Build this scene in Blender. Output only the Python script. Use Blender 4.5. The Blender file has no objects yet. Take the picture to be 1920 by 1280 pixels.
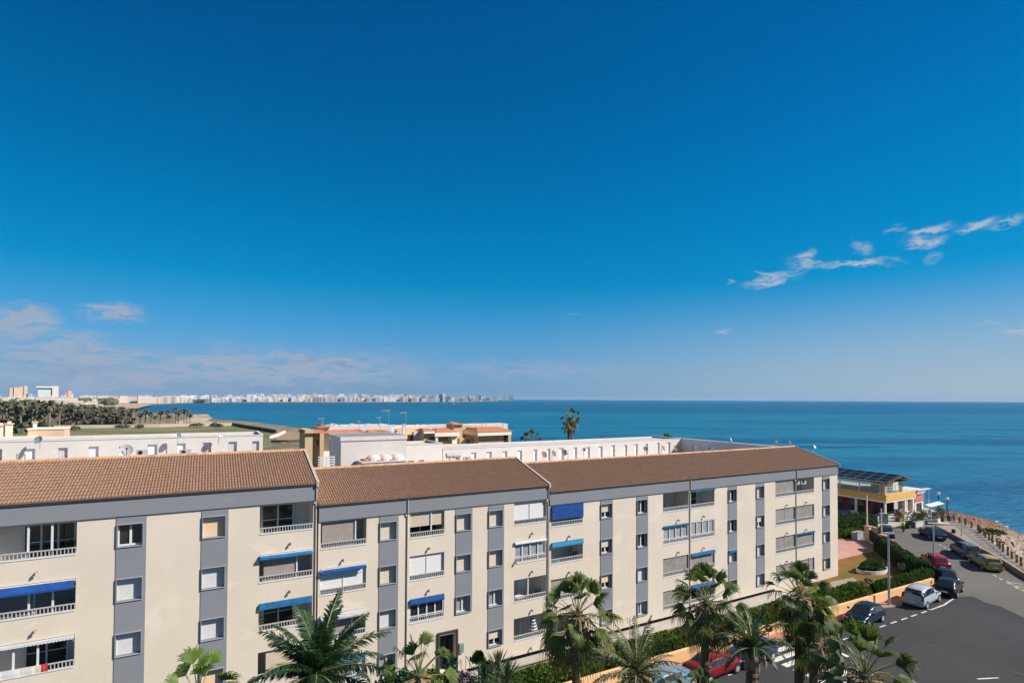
import bpy, math, random
from mathutils import Vector, Matrix
R = math.radians
rnd = random.Random(7)
sc = bpy.context.scene
COL = sc.collection

# ------------------------------------------------------------------ camera geometry (solved from the facade)
F, TH, RO, CY, AL, CZ = 1020.0, 0.0201748, 0.00447115, 726.721, 0.508332, 19.0
FY = 34.53                                   # the long facade stands on the plane y = FY
cA, sA = math.cos(AL), math.sin(AL)
def w_of(x, y, z):                           # camera-heading frame -> world (x along the facade, y towards it)
    return Vector((cA*x + sA*y, -sA*x + cA*y, z))
RIGHT0, UP0, FWD = w_of(1,0,0), w_of(0,-math.sin(TH),math.cos(TH)), w_of(0,math.cos(TH),math.sin(TH))
RIGHT = RIGHT0*math.cos(RO) + UP0*math.sin(RO)
UP = UP0*math.cos(RO) - RIGHT0*math.sin(RO)
def ray(px, py):
    return RIGHT*(px-960) + UP*(CY-py) + FWD*F
def gp(px, py, z=0.0):                       # the real place on level z
    d = ray(px, py); t = (z-CZ)/d.z
    return (d.x*t, d.y*t)
def fp(px, py, Y=FY):                        # the real place on an upright plane parallel to the facade -> (x, z)
    d = ray(px, py); t = Y/d.y
    return (d.x*t, d.z*t+CZ)
def at(px, py, depth):
    d = ray(px, py); return Vector((0,0,CZ)) + d*(depth/F)
def fwd_depth(x, y): return sA*x + cA*y

# ------------------------------------------------------------------ materials
MATS = {}
def mat(name, col, rough=0.8, var=0.12, scale=3.0, bump=0.0, bscale=30.0, metal=0.0, spec=0.3, col2=None, detail=6, stretch=None, trans=None, coat=0.0):
    if name in MATS: return MATS[name]
    m = bpy.data.materials.new(name); m.use_nodes = True; nt = m.node_tree; N = nt.nodes; L = nt.links
    b = N['Principled BSDF']
    b.inputs['Roughness'].default_value = rough; b.inputs['Metallic'].default_value = metal
    b.inputs['Specular IOR Level'].default_value = spec
    if coat: b.inputs['Coat Weight'].default_value = coat; b.inputs['Coat Roughness'].default_value = 0.08
    tc = N.new('ShaderNodeTexCoord'); mp = N.new('ShaderNodeMapping')
    L.new(tc.outputs['Object'], mp.inputs['Vector'])
    if stretch: mp.inputs['Scale'].default_value = stretch
    if var > 0 or col2:
        n = N.new('ShaderNodeTexNoise'); n.inputs['Scale'].default_value = scale; n.inputs['Detail'].default_value = detail
        L.new(mp.outputs[0], n.inputs['Vector'])
        r = N.new('ShaderNodeValToRGB')
        r.color_ramp.elements[0].position = 0.3; r.color_ramp.elements[1].position = 0.7
        c2 = col2 or tuple(min(1, c*(1+var)) for c in col)
        c1 = col if col2 else tuple(c*(1-var) for c in col)
        r.color_ramp.elements[0].color = (*c1, 1); r.color_ramp.elements[1].color = (*c2, 1)
        L.new(n.outputs['Fac'], r.inputs['Fac']); L.new(r.outputs['Color'], b.inputs['Base Color'])
    else:
        b.inputs['Base Color'].default_value = (*col, 1)
    if bump:
        n2 = N.new('ShaderNodeTexNoise'); n2.inputs['Scale'].default_value = bscale; n2.inputs['Detail'].default_value = 4
        L.new(mp.outputs[0], n2.inputs['Vector'])
        bp = N.new('ShaderNodeBump'); bp.inputs['Strength'].default_value = min(1, bump); bp.inputs['Distance'].default_value = 0.05
        L.new(n2.outputs['Fac'], bp.inputs['Height']); L.new(bp.outputs[0], b.inputs['Normal'])
    if trans:
        t = N.new('ShaderNodeBsdfTranslucent'); t.inputs['Color'].default_value = (*trans, 1)
        mx = N.new('ShaderNodeMixShader'); mx.inputs[0].default_value = 0.3
        L.new(b.outputs[0], mx.inputs[1]); L.new(t.outputs[0], mx.inputs[2])
        L.new(mx.outputs[0], N['Material Output'].inputs['Surface'])
    MATS[name] = m
    return m

def node_mix(nt, fac, a, b):
    m = nt.nodes.new('ShaderNodeMix'); m.data_type = 'RGBA'
    def put(sock, v):
        if isinstance(v, tuple): sock.default_value = (*v, 1) if len(v) == 3 else v
        elif isinstance(v, (int, float)): sock.default_value = v
        else: nt.links.new(v, sock)
    put(m.inputs[0], fac); put(m.inputs[6], a); put(m.inputs[7], b)
    return m.outputs[2]
def node_noise(nt, vec, scale, detail=5, rough=0.5):
    n = nt.nodes.new('ShaderNodeTexNoise'); n.inputs['Scale'].default_value = scale
    n.inputs['Detail'].default_value = detail; n.inputs['Roughness'].default_value = rough
    nt.links.new(vec, n.inputs['Vector']); return n.outputs['Fac']
def node_range(nt, v, a, b, c=0.0, d=1.0, smooth=True):
    n = nt.nodes.new('ShaderNodeMapRange'); n.interpolation_type = 'SMOOTHSTEP' if smooth else 'LINEAR'
    nt.links.new(v, n.inputs[0])
    for i, x in enumerate((a, b, c, d)): n.inputs[i+1].default_value = x
    return n.outputs[0]
def node_math(nt, op, a, b=None, c=None):
    n = nt.nodes.new('ShaderNodeMath'); n.operation = op
    for i, v in enumerate((a, b, c)):
        if v is None: continue
        if isinstance(v, (int, float)): n.inputs[i].default_value = v
        else: nt.links.new(v, n.inputs[i])
    return n.outputs[0]
def node_map(nt, vec, scale=(1,1,1), rot=(0,0,0), loc=(0,0,0), kind='POINT'):
    n = nt.nodes.new('ShaderNodeMapping'); n.vector_type = kind
    n.inputs['Scale'].default_value = scale; n.inputs['Rotation'].default_value = rot; n.inputs['Location'].default_value = loc
    nt.links.new(vec, n.inputs['Vector']); return n.outputs[0]
def base_nodes(name, rough=0.8, spec=0.3):
    m = bpy.data.materials.new(name); m.use_nodes = True; nt = m.node_tree
    b = nt.nodes['Principled BSDF']; b.inputs['Roughness'].default_value = rough; b.inputs['Specular IOR Level'].default_value = spec
    tc = nt.nodes.new('ShaderNodeTexCoord'); MATS[name] = m
    return m, nt, b, tc.outputs['Object']
def set_bump(nt, b, h, strength=0.5, dist=0.05):
    bp = nt.nodes.new('ShaderNodeBump'); bp.inputs['Strength'].default_value = strength; bp.inputs['Distance'].default_value = dist
    nt.links.new(h, bp.inputs['Height']); nt.links.new(bp.outputs[0], b.inputs['Normal'])

WALLC = (0.665, 0.572, 0.468)
def stucco(name, col, dirt=0.16):
    m, nt, b, v = base_nodes(name, 0.9, 0.15)
    big = node_noise(nt, v, 0.35, 6, 0.6)
    vs = node_map(nt, v, (1.6, 1.6, 0.18))
    runs = node_noise(nt, vs, 1.6, 6, 0.65)
    fine = node_noise(nt, v, 22, 3)
    drip = node_noise(nt, node_map(nt, v, (5.5, 5.5, 0.22)), 1.3, 5, 0.6)
    c = node_mix(nt, node_range(nt, big, 0.35, 0.7), tuple(x*(1-dirt*0.55) for x in col), col)
    c = node_mix(nt, node_range(nt, runs, 0.58, 0.78, 0, 0.55), c, tuple(x*(1-dirt*1.5) for x in col))
    c = node_mix(nt, node_range(nt, fine, 0.3, 0.7, 0, 0.25), c, tuple(min(1, x*1.06) for x in col))
    c = node_mix(nt, node_range(nt, drip, 0.60, 0.80, 0, 0.35), c, tuple(x*(1-dirt*1.3) for x in col))
    patch = node_noise(nt, node_map(nt, v, (0.9, 0.9, 1.4), loc=(7,3,1)), 0.55, 2, 0.4)
    c = node_mix(nt, node_range(nt, patch, 0.66, 0.68, 0, 0.5), c, tuple(min(1, x*1.07) for x in col))
    nt.links.new(c, b.inputs['Base Color']); set_bump(nt, b, fine, 0.25, 0.02)
    return m
M_wall = stucco('cream_render', WALLC)
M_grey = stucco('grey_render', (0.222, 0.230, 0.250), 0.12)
M_white = stucco('white_render', (0.63, 0.58, 0.54), 0.14)
M_ochre = stucco('ochre_render', (0.58, 0.42, 0.24), 0.2)
M_peach = stucco('peach_render', (0.72, 0.50, 0.32), 0.2)
M_room = stucco('balcony_render', (0.72, 0.67, 0.61), 0.1)
M_paint = mat('white_paint', (0.62,0.62,0.61), 0.5, 0.05)
M_metalw = mat('painted_metal', (0.43,0.42,0.41), 0.45, 0.08, 8)
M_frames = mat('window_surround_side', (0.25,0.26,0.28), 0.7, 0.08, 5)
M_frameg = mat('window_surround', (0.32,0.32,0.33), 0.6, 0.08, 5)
M_shw = mat('shutter_white', (0.64,0.63,0.61), 0.55, 0.05, 4)
M_shc = mat('shutter_cream', (0.68,0.58,0.46), 0.55, 0.05, 4)
M_shp = mat('shutter_tan', (0.80,0.57,0.36), 0.55, 0.06, 4)
M_glass = mat('dark_glass', (0.02,0.025,0.03), 0.06, 0.3, 1.5, spec=0.8)
M_curt = mat('curtained_glass', (0.30,0.32,0.33), 0.15, 0.5, 7, spec=0.7, stretch=(6,1,0.3))
M_dark = mat('dark_interior', (0.025,0.022,0.022), 0.8, 0.3)
M_screen = mat('grey_screen', (0.26,0.235,0.215), 0.8, 0.16, 1.6, bump=0.2, bscale=80)
M_blue = mat('blue_awning', (0.007,0.058,0.23), 0.8, 0.22, 3)
M_lblue = mat('light_blue_awning', (0.014,0.125,0.29), 0.8, 0.22, 3)
M_teal = mat('teal_awning', (0.02,0.20,0.36), 0.7, 0.12, 5)
M_gawn = mat('striped_grey_awning', (0.36,0.36,0.38), 0.8, 0.2, 8)
M_blind = mat('white_blind', (0.64,0.63,0.60), 0.7, 0.04, 6, bump=0.15, bscale=12)
M_tan = mat('tan_blind', (0.52,0.42,0.32), 0.8, 0.18, 30, stretch=(3,3,0.1))
M_shadeblind = mat('shade_toned_blind', (0.30,0.255,0.22), 0.8, 0.08, 3)  # beige blind with the balcony shade put into a darker colour
M_beigeb = mat('beige_blind', (0.62,0.54,0.47), 0.8, 0.08, 3)
M_conc = mat('concrete', (0.50,0.47,0.42), 0.9, 0.15, 1.3, bump=0.3)
M_kerb = mat('kerb_stone', (0.42,0.40,0.36), 0.9, 0.15, 4)
M_plinth = mat('plinth', (0.16,0.13,0.10), 0.9, 0.25, 2)
M_pipe = mat('downpipe', (0.42,0.37,0.31), 0.6, 0.1)
M_gutter = mat('gutter', (0.05,0.045,0.045), 0.6, 0.2)
M_cap = mat('verge_cap', (0.42,0.36,0.30), 0.9, 0.2, 6)
M_black = mat('black_metal', (0.02,0.02,0.022), 0.5, 0.2)
M_steel = mat('galvanised_steel', (0.42,0.43,0.44), 0.45, 0.12, 6, metal=0.4)
M_rust = mat('rusty_metal', (0.22,0.13,0.08), 0.8, 0.3, 9)
M_trunk = mat('palm_trunk', (0.15,0.105,0.075), 0.95, 0.5, 9, bump=1.0, bscale=22, stretch=(1,1,2.5))
M_oldfrond = mat('ageing_fronds', (0.075,0.075,0.022), 0.7, 0.4, 3, spec=0.2, col2=(0.26,0.20,0.09), trans=(0.2,0.16,0.04))
M_skirt = mat('dead_fronds', (0.20,0.135,0.075), 0.95, 0.45, 6, col2=(0.40,0.30,0.18))
M_frond = mat('palm_fronds', (0.026,0.056,0.014), 0.5, 0.4, 2.2, spec=0.3, col2=(0.145,0.180,0.042), trans=(0.18,0.25,0.03))
M_frondb = mat('date_palm_fronds', (0.014,0.042,0.024), 0.45, 0.4, 1.6, spec=0.35, col2=(0.055,0.105,0.040), trans=(0.06,0.14,0.03))
M_frondg = mat('grey_green_fronds', (0.070,0.095,0.050), 0.55, 0.3, 2.0, col2=(0.17,0.18,0.11), trans=(0.16,0.2,0.06))
M_pet = mat('frond_stalks', (0.20,0.19,0.07), 0.6, 0.3, 5)
M_hedge = mat('hedge_leaves', (0.022,0.048,0.018), 0.8, 0.4, 1.2, spec=0.1, col2=(0.070,0.105,0.040), trans=(0.06,0.12,0.02))
M_hedgel = mat('clipped_green_leaves', (0.050,0.090,0.014), 0.8, 0.3, 0.9, spec=0.1, col2=(0.115,0.165,0.026), trans=(0.1,0.16,0.02))
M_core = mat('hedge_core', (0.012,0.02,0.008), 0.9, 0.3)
M_far = mat('far_palm_leaves', (0.066,0.074,0.040), 0.8, 0.3, 0.6, col2=(0.160,0.150,0.088))
M_fart = mat('far_palm_trunks', (0.22,0.17,0.13), 0.9, 0.3)
M_wood = mat('weathered_wood', (0.20,0.13,0.085), 0.85, 0.3, 10)
M_yel = mat('yellow_band', (0.66,0.40,0.11), 0.8, 0.1, 2)
M_ytrim = mat('cream_trim', (0.80,0.72,0.60), 0.8, 0.08, 2)
M_red = mat('dark_red_wall', (0.13,0.025,0.02), 0.8, 0.3, 1.5)
M_pink = mat('pink_awning', (0.55,0.16,0.17), 0.7, 0.08, 2)
M_panel = mat('solar_cells', (0.008,0.010,0.018), 0.4, 0.4, 3, spec=0.12)
M_alu = mat('aluminium', (0.60,0.61,0.62), 0.35, 0.05, metal=0.6)
M_tglass = None
M_tyre = mat('tyre_rubber', (0.02,0.02,0.02), 0.8, 0.2)
M_rim = mat('alloy_rim', (0.52,0.53,0.54), 0.35, 0.05, metal=0.5)
M_cglass = mat('car_glass', (0.014,0.020,0.026), 0.04, 0.2, spec=1.0)
M_tail = mat('tail_light', (0.13,0.008,0.008), 0.2, 0.1, spec=0.6)
M_head = mat('head_light', (0.70,0.72,0.74), 0.1, 0.1, spec=0.8)
M_plate = mat('number_plate', (0.75,0.75,0.72), 0.5, 0.03)
M_skin = mat('skin', (0.50,0.30,0.20), 0.6, 0.08)
M_hair = mat('hair', (0.04,0.025,0.015), 0.7, 0.3)
M_sand = mat('sandy_rock', (0.30,0.21,0.13), 0.95, 0.3)

# translucent terrace glass
def make_tglass():
    m = bpy.data.materials.new('terrace_glass'); m.use_nodes = True; nt = m.node_tree
    b = nt.nodes['Principled BSDF']; b.inputs['Base Color'].default_value = (0.35,0.45,0.43,1); b.inputs['Roughness'].default_value = 0.05
    b.inputs['Specular IOR Level'].default_value = 0.8
    t = nt.nodes.new('ShaderNodeBsdfTransparent'); t.inputs['Color'].default_value = (0.75,0.86,0.84,1)
    mx = nt.nodes.new('ShaderNodeMixShader'); mx.inputs[0].default_value = 0.28
    nt.links.new(t.outputs[0], mx.inputs[1]); nt.links.new(b.outputs[0], mx.inputs[2])
    nt.links.new(mx.outputs[0], nt.nodes['Material Output'].inputs['Surface']); return m
M_tglass = make_tglass()

def roof_mat(name, c1, c2, c3, px=0.33, py=0.38):
    m, nt, b, v = base_nodes(name, 0.85, 0.2)
    # every tile its own tone
    vs = node_map(nt, v, (1/px, 1/py, 0.0))
    sn = nt.nodes.new('ShaderNodeVectorMath'); sn.operation = 'FLOOR'; nt.links.new(vs, sn.inputs[0])
    wn = nt.nodes.new('ShaderNodeTexWhiteNoise'); wn.noise_dimensions = '3D'; nt.links.new(sn.outputs[0], wn.inputs['Vector'])
    big = node_noise(nt, v, 0.45, 5, 0.6)
    c = node_mix(nt, wn.outputs['Value'], c1, c2)
    c = node_mix(nt, node_range(nt, big, 0.4, 0.72, 0, 0.7), c, c3)
    lich = node_noise(nt, v, 5.0, 5, 0.7)
    c = node_mix(nt, node_range(nt, lich, 0.62, 0.72, 0, 0.5), c, tuple(x*0.62 for x in c1))
    nt.links.new(c, b.inputs['Base Color'])
    return m
M_roof = roof_mat('brown_roof_tiles', (0.250,0.148,0.098), (0.300,0.180,0.120), (0.270,0.168,0.118), 0.150)
M_rooft = roof_mat('terracotta_tiles', (0.46,0.16,0.08), (0.58,0.24,0.12), (0.50,0.24,0.14), 0.3, 0.3)
# terracotta with ribs
_n = M_rooft.node_tree; _w = _n.nodes.new('ShaderNodeTexWave'); _w.inputs['Scale'].default_value = 1.1; _w.bands_direction = 'X'
_tc = _n.nodes.new('ShaderNodeTexCoord'); _n.links.new(_tc.outputs['Object'], _w.inputs['Vector'])
set_bump(_n, _n.nodes['Principled BSDF'], _w.outputs['Fac'], 0.7, 0.1)

# ------------------------------------------------------------------ mesh builder
class MB:
    def __init__(s): s.v = []; s.f = []; s.m = []; s.mats = []; s.smooth = False
    def mi(s, m):
        if m not in s.mats: s.mats.append(m)
        return s.mats.index(m)
    def quad(s, a, b, c, d, m):
        i = len(s.v); s.v += [tuple(a), tuple(b), tuple(c), tuple(d)]; s.f.append((i,i+1,i+2,i+3)); s.m.append(s.mi(m))
    def tri(s, a, b, c, m):
        i = len(s.v); s.v += [tuple(a), tuple(b), tuple(c)]; s.f.append((i,i+1,i+2)); s.m.append(s.mi(m))
    def poly(s, pts, m):
        i = len(s.v); s.v += [tuple(p) for p in pts]; s.f.append(tuple(range(i, i+len(pts)))); s.m.append(s.mi(m))
    def box(s, x0, x1, y0, y1, z0, z1, m):
        i = len(s.v); k = s.mi(m)
        s.v += [(x0,y0,z0),(x1,y0,z0),(x1,y1,z0),(x0,y1,z0),(x0,y0,z1),(x1,y0,z1),(x1,y1,z1),(x0,y1,z1)]
        for q in ((0,3,2,1),(4,5,6,7),(0,1,5,4),(1,2,6,5),(2,3,7,6),(3,0,4,7)):
            s.f.append(tuple(i+j for j in q)); s.m.append(k)
    def obox(s, c, u, hl, hw, z0, z1, m):        # box along direction u (2D) centred at c
        ux, uy = u; l = math.hypot(ux, uy); ux /= l; uy /= l; vx, vy = -uy, ux
        P = [(c[0]+ux*a*hl+vx*b*hw, c[1]+uy*a*hl+vy*b*hw) for a, b in ((-1,-1),(1,-1),(1,1),(-1,1))]
        i = len(s.v); k = s.mi(m)
        s.v += [(*p, z0) for p in P] + [(*p, z1) for p in P]
        for q in ((0,3,2,1),(4,5,6,7),(0,1,5,4),(1,2,6,5),(2,3,7,6),(3,0,4,7)):
            s.f.append(tuple(i+j for j in q)); s.m.append(k)
    def frustum(s, x0,x1,y0,y1,z0, a0,a1,b0,b1,z1, m):
        i = len(s.v); k = s.mi(m)
        s.v += [(x0,y0,z0),(x1,y0,z0),(x1,y1,z0),(x0,y1,z0),(a0,b0,z1),(a1,b0,z1),(a1,b1,z1),(a0,b1,z1)]
        for q in ((0,3,2,1),(4,5,6,7),(0,1,5,4),(1,2,6,5),(2,3,7,6),(3,0,4,7)):
            s.f.append(tuple(i+j for j in q)); s.m.append(k)
    def tube(s, pts, rads, m, n=8, cap=True):
        k = s.mi(m); rings = []
        pts = [Vector(p) for p in pts]
        if not isinstance(rads, (list, tuple)): rads = [rads]*len(pts)
        for j, p in enumerate(pts):
            d = (pts[min(j+1, len(pts)-1)] - pts[max(j-1, 0)]).normalized()
            a = d.orthogonal().normalized() if j == 0 else (a - d*a.dot(d)).normalized()
            b = d.cross(a); i = len(s.v)
            for t in range(n):
                w = 2*math.pi*t/n
                s.v.append(tuple(p + (a*math.cos(w) + b*math.sin(w))*rads[j]))
            rings.append(i)
        for r0, r1 in zip(rings, rings[1:]):
            for t in range(n):
                s.f.append((r0+t, r0+(t+1)%n, r1+(t+1)%n, r1+t)); s.m.append(k)
        if cap:
            s.f.append(tuple(rings[0]+t for t in reversed(range(n)))); s.m.append(k)
            s.f.append(tuple(rings[-1]+t for t in range(n))); s.m.append(k)
    def sphere(s, c, r, m, nu=10, nv=7, sq=(1,1,1)):
        k = s.mi(m); i = len(s.v)
        for a in range(nv+1):
            p = math.pi*a/nv
            for t in range(nu):
                w = 2*math.pi*t/nu
                s.v.append((c[0]+r*sq[0]*math.sin(p)*math.cos(w), c[1]+r*sq[1]*math.sin(p)*math.sin(w), c[2]+r*sq[2]*math.cos(p)))
        for a in range(nv):
            for t in range(nu):
                s.f.append((i+a*nu+t, i+(a+1)*nu+t, i+(a+1)*nu+(t+1)%nu, i+a*nu+(t+1)%nu)); s.m.append(k)
    def build(s, name, parent=None, smooth=False, loc=None, rz=0):
        me = bpy.data.meshes.new(name); me.from_pydata(s.v, [], s.f)
        for m in s.mats: me.materials.append(m)
        me.polygons.foreach_set('material_index', s.m)
        if smooth or s.smooth: me.polygons.foreach_set('use_smooth', [True]*len(s.f))
        me.update()
        o = bpy.data.objects.new(name, me); COL.objects.link(o)
        if parent: o.parent = parent
        if loc: o.location = loc
        if rz: o.rotation_euler = (0,0,rz)
        return o

def tag(o, label=None, cat=None, group=None, kind=None):
    if label: o['label'] = label
    if cat: o['category'] = cat
    if group: o['group'] = group
    if kind: o['kind'] = kind
    return o
def empty(name, loc=(0,0,0), rz=0, label=None, cat=None, group=None):
    o = bpy.data.objects.new(name, None); COL.objects.link(o); o.location = loc; o.rotation_euler = (0,0,rz)
    o.empty_display_size = 0.3
    return tag(o, label, cat, group)
KIDS = {}
def copy_tree(o, parent=None):
    c = o.copy(); COL.objects.link(c); c.parent = parent
    for ch in [k for k in o.children]: copy_tree(ch, c)
    return c

# ------------------------------------------------------------------ world, sun, camera
SUN = Vector((0.797, -0.603, 0)).normalized(); EL = R(38)
SKY_ROT = math.atan2(SUN.x, SUN.y)
def build_world():
    w = bpy.data.worlds.new('World'); sc.world = w; w.use_nodes = True; nt = w.node_tree; L = nt.links
    bg = nt.nodes['Background']; bg.inputs['Strength'].default_value = 0.10
    tc = nt.nodes.new('ShaderNodeTexCoord'); V = tc.outputs['Generated']
    sep = nt.nodes.new('ShaderNodeSeparateXYZ'); L.new(V, sep.inputs[0])
    zc = node_math(nt, 'MAXIMUM', sep.outputs[2], 0.004)
    cmb = nt.nodes.new('ShaderNodeCombineXYZ'); L.new(sep.outputs[0], cmb.inputs[0]); L.new(sep.outputs[1], cmb.inputs[1]); L.new(zc, cmb.inputs[2])
    sky = nt.nodes.new('ShaderNodeTexSky'); sky.sky_type = 'NISHITA'; sky.sun_disc = False
    sky.sun_elevation = EL; sky.sun_rotation = SKY_ROT; sky.altitude = 0; sky.air_density = 1.0; sky.dust_density = 0.25; sky.ozone_density = 1.5
    L.new(cmb.outputs[0], sky.inputs[0])
    # the clear polarised high sky of the photograph: the deep blue grows with height
    ele = node_math(nt, 'ARCSINE', zc)
    rp = nt.nodes.new('ShaderNodeValToRGB'); rp.color_ramp.interpolation = 'LINEAR'
    els = [e for e, c in SKY_RAMP]; cr = rp.color_ramp.elements
    while len(cr) < len(SKY_RAMP): cr.new(0.5)
    for k, (e, c) in enumerate(SKY_RAMP): cr[k].position = e/0.7; cr[k].color = (c[0]/4, c[1]/4, c[2]/4, 1)
    L.new(node_math(nt, 'DIVIDE', ele, 0.7), rp.inputs['Fac'])
    sc4 = nt.nodes.new('ShaderNodeVectorMath'); sc4.operation = 'SCALE'; sc4.inputs['Scale'].default_value = 4.0; L.new(rp.outputs['Color'], sc4.inputs[0])
    mu = nt.nodes.new('ShaderNodeVectorMath'); mu.operation = 'MULTIPLY'
    L.new(sky.outputs[0], mu.inputs[0]); L.new(sc4.outputs[0], mu.inputs[1])
    az = node_math(nt, 'ARCTAN2', sep.outputs[0], sep.outputs[1])
    t = node_math(nt, 'MINIMUM', node_math(nt, 'ABSOLUTE', node_math(nt, 'DIVIDE', node_math(nt, 'SUBTRACT', az, AL), 0.73)), 1.0)
    k = node_math(nt, 'SUBTRACT', 1.0, node_math(nt, 'MULTIPLY', node_math(nt, 'POWER', t, 2.0), 0.13))
    sk = nt.nodes.new('ShaderNodeVectorMath'); sk.operation = 'SCALE'; L.new(mu.outputs[0], sk.inputs[0]); L.new(k, sk.inputs['Scale'])
    # overhead, out of view, the sky is made paler to fill the shade
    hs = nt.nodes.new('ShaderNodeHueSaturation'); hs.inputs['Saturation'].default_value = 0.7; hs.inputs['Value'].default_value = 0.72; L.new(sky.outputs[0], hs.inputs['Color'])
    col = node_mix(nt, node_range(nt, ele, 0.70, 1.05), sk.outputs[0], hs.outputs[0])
    # paler, milky air low over the sea towards the sun
    low = node_math(nt, 'MULTIPLY', node_range(nt, ele, 0.0, 0.20, 1, 0), node_range(nt, az, AL-0.15, AL+0.85, 0, 0.75))
    col = node_mix(nt, low, col, (3.1,3.75,4.2))
    lowl = node_math(nt, 'MULTIPLY', node_range(nt, ele, 0.0, 0.12, 1, 0), node_range(nt, az, AL-0.85, AL+0.15, 0.55, 0))
    col = node_mix(nt, lowl, col, (1.4,2.35,3.4))
    # clouds, in azimuth / elevation
    ae = nt.nodes.new('ShaderNodeCombineXYZ'); L.new(az, ae.inputs[0]); L.new(ele, ae.inputs[1]); P = ae.outputs[0]
    nz = nt.nodes.new('ShaderNodeTexNoise'); nz.inputs['Scale'].default_value = 18; nz.inputs['Detail'].default_value = 6; nz.inputs['Roughness'].default_value = 0.6
    L.new(node_map(nt, P, (1,2.2,1)), nz.inputs['Vector'])
    sb = nt.nodes.new('ShaderNodeVectorMath'); sb.operation = 'SUBTRACT'; L.new(nz.outputs['Color'], sb.inputs[0]); sb.inputs[1].default_value = (0.5,0.5,0.5)
    scl = nt.nodes.new('ShaderNodeVectorMath'); scl.operation = 'SCALE'; L.new(sb.outputs[0], scl.inputs[0]); scl.inputs['Scale'].default_value = 0.045
    ad = nt.nodes.new('ShaderNodeVectorMath'); ad.operation = 'ADD'; L.new(P, ad.inputs[0]); L.new(scl.outputs[0], ad.inputs[1]); PW = ad.outputs[0]
    def ae_of(px, py):
        d = ray(px, py).normalized(); return math.atan2(d.x, d.y), math.asin(d.z)
    def stroke(x0, y0, x1, y1, wpx, amp=1.0):
        a0, e0 = ae_of(x0, y0); a1, e1 = ae_of(x1, y1)
        L_ = math.hypot(a1-a0, e1-e0)/2; ang = math.atan2(e1-e0, a1-a0); W = wpx/F*0.75
        v = node_map(nt, PW, (L_, W, 1), (0,0,ang), ((a0+a1)/2, (e0+e1)/2, 0), 'TEXTURE')
        ln = nt.nodes.new('ShaderNodeVectorMath'); ln.operation = 'LENGTH'; L.new(v, ln.inputs[0])
        return node_math(nt, 'MULTIPLY', node_range(nt, ln.outputs['Value'], 0.15, 1.25, 1, 0), amp)
    def union(lst):
        r = lst[0]
        for q in lst[1:]: r = node_math(nt, 'MAXIMUM', r, q)
        return r
    wisp = node_noise(nt, node_map(nt, PW, (1,3.2,1), (0,0,R(-14))), 34, 8, 0.62)
    right = union([stroke(1392,538,1508,508,15), stroke(1410,508,1480,516,8,0.8), stroke(1475,492,1560,500,14,0.8), stroke(1540,503,1690,488,9),
                   stroke(1480,490,1535,468,10,0.7), stroke(1594,462,1632,470,12,0.6), stroke(1690,462,1780,446,12), stroke(1700,442,1800,415,13,0.9),
                   stroke(1790,440,1860,412,10,0.9), stroke(1845,432,1915,408,11,0.9), stroke(1655,436,1700,428,8,0.55), stroke(1365,528,1385,532,5,0.8),
                   stroke(1345,622,1378,620,8,0.7), stroke(1880,622,1990,610,14,0.9), stroke(1810,608,1905,606,4,0.5), stroke(1730,480,1765,480,9,0.35)])
    m1 = node_math(nt, 'MINIMUM', node_math(nt, 'MULTIPLY', node_math(nt, 'MULTIPLY', right, 1.35), node_range(nt, wisp, 0.34, 0.60)), 1.0)
    left = union([stroke(-60,610,118,602,36,1.5), stroke(140,584,275,590,20,1.4), stroke(200,568,270,575,8,0.4), stroke(60,630,220,640,20,0.9),
                  stroke(-80,655,330,668,34,1.3), stroke(230,700,330,700,11,1.2), stroke(300,672,730,680,24,1.5), stroke(-40,690,860,694,58,1.25),
                  stroke(540,716,640,716,5,0.7), stroke(-80,695,420,715,46,1.3), stroke(1130,688,1225,686,8,0.3), stroke(760,690,1240,692,30,0.6),
                  stroke(1060,592,1100,592,6,0.3)])
    m2 = node_math(nt, 'MULTIPLY', left, node_range(nt, node_noise(nt, node_map(nt, PW, (1,7,1)), 17, 9, 0.62), 0.30, 0.62))
    greyb = union([stroke(540,680,620,676,9,0.8), stroke(600,688,680,682,7,0.7), stroke(640,660,750,652,6,0.5), stroke(820,690,860,688,6,0.4), stroke(-60,735,1000,735,30,0.7), stroke(60,690,260,700,12,0.4)])
    m3 = node_math(nt, 'MULTIPLY', greyb, node_range(nt, wisp, 0.25, 0.6))
    col = node_mix(nt, node_math(nt, 'MINIMUM', m2, 0.92), col, CLOUD_L)
    col = node_mix(nt, node_math(nt, 'MULTIPLY', m3, 0.75), col, CLOUD_G)
    col = node_mix(nt, node_math(nt, 'MULTIPLY', m1, 0.9), col, CLOUD_R)
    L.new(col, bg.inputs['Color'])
EXPO = 0.5
HAZE = 4e-5
HAZEC = (0.42,0.70,1.0)
SKY_RAMP = [(0.0,(0.21,0.40,0.95)),(0.012,(0.21,0.40,0.88)),(0.046,(0.21,0.41,0.78)),(0.095,(0.18,0.46,0.75)),(0.144,(0.10,0.49,0.76)),(0.20,(0.010,0.51,0.76)),(0.285,(0.001,0.52,0.79)),(0.416,(0.001,0.48,0.80)),(0.535,(0.001,0.43,0.76)),(0.66,(0.001,0.41,0.74))]
CLOUD_R, CLOUD_L, CLOUD_G = (3.0,3.6,4.4), (2.4,2.95,3.85), (1.15,1.95,3.1)
build_world()
sl = bpy.data.lights.new('sun', 'SUN'); sl.energy = 5.0; sl.angle = R(0.53); sl.color = (1.0, 0.93, 0.84)
so = bpy.data.objects.new('sun', sl); COL.objects.link(so)
sd = Vector((SUN.x*math.cos(EL), SUN.y*math.cos(EL), math.sin(EL)))
so.rotation_euler = (-sd).to_track_quat('-Z', 'Y').to_euler(); so.location = (60,-60,90)
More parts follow.
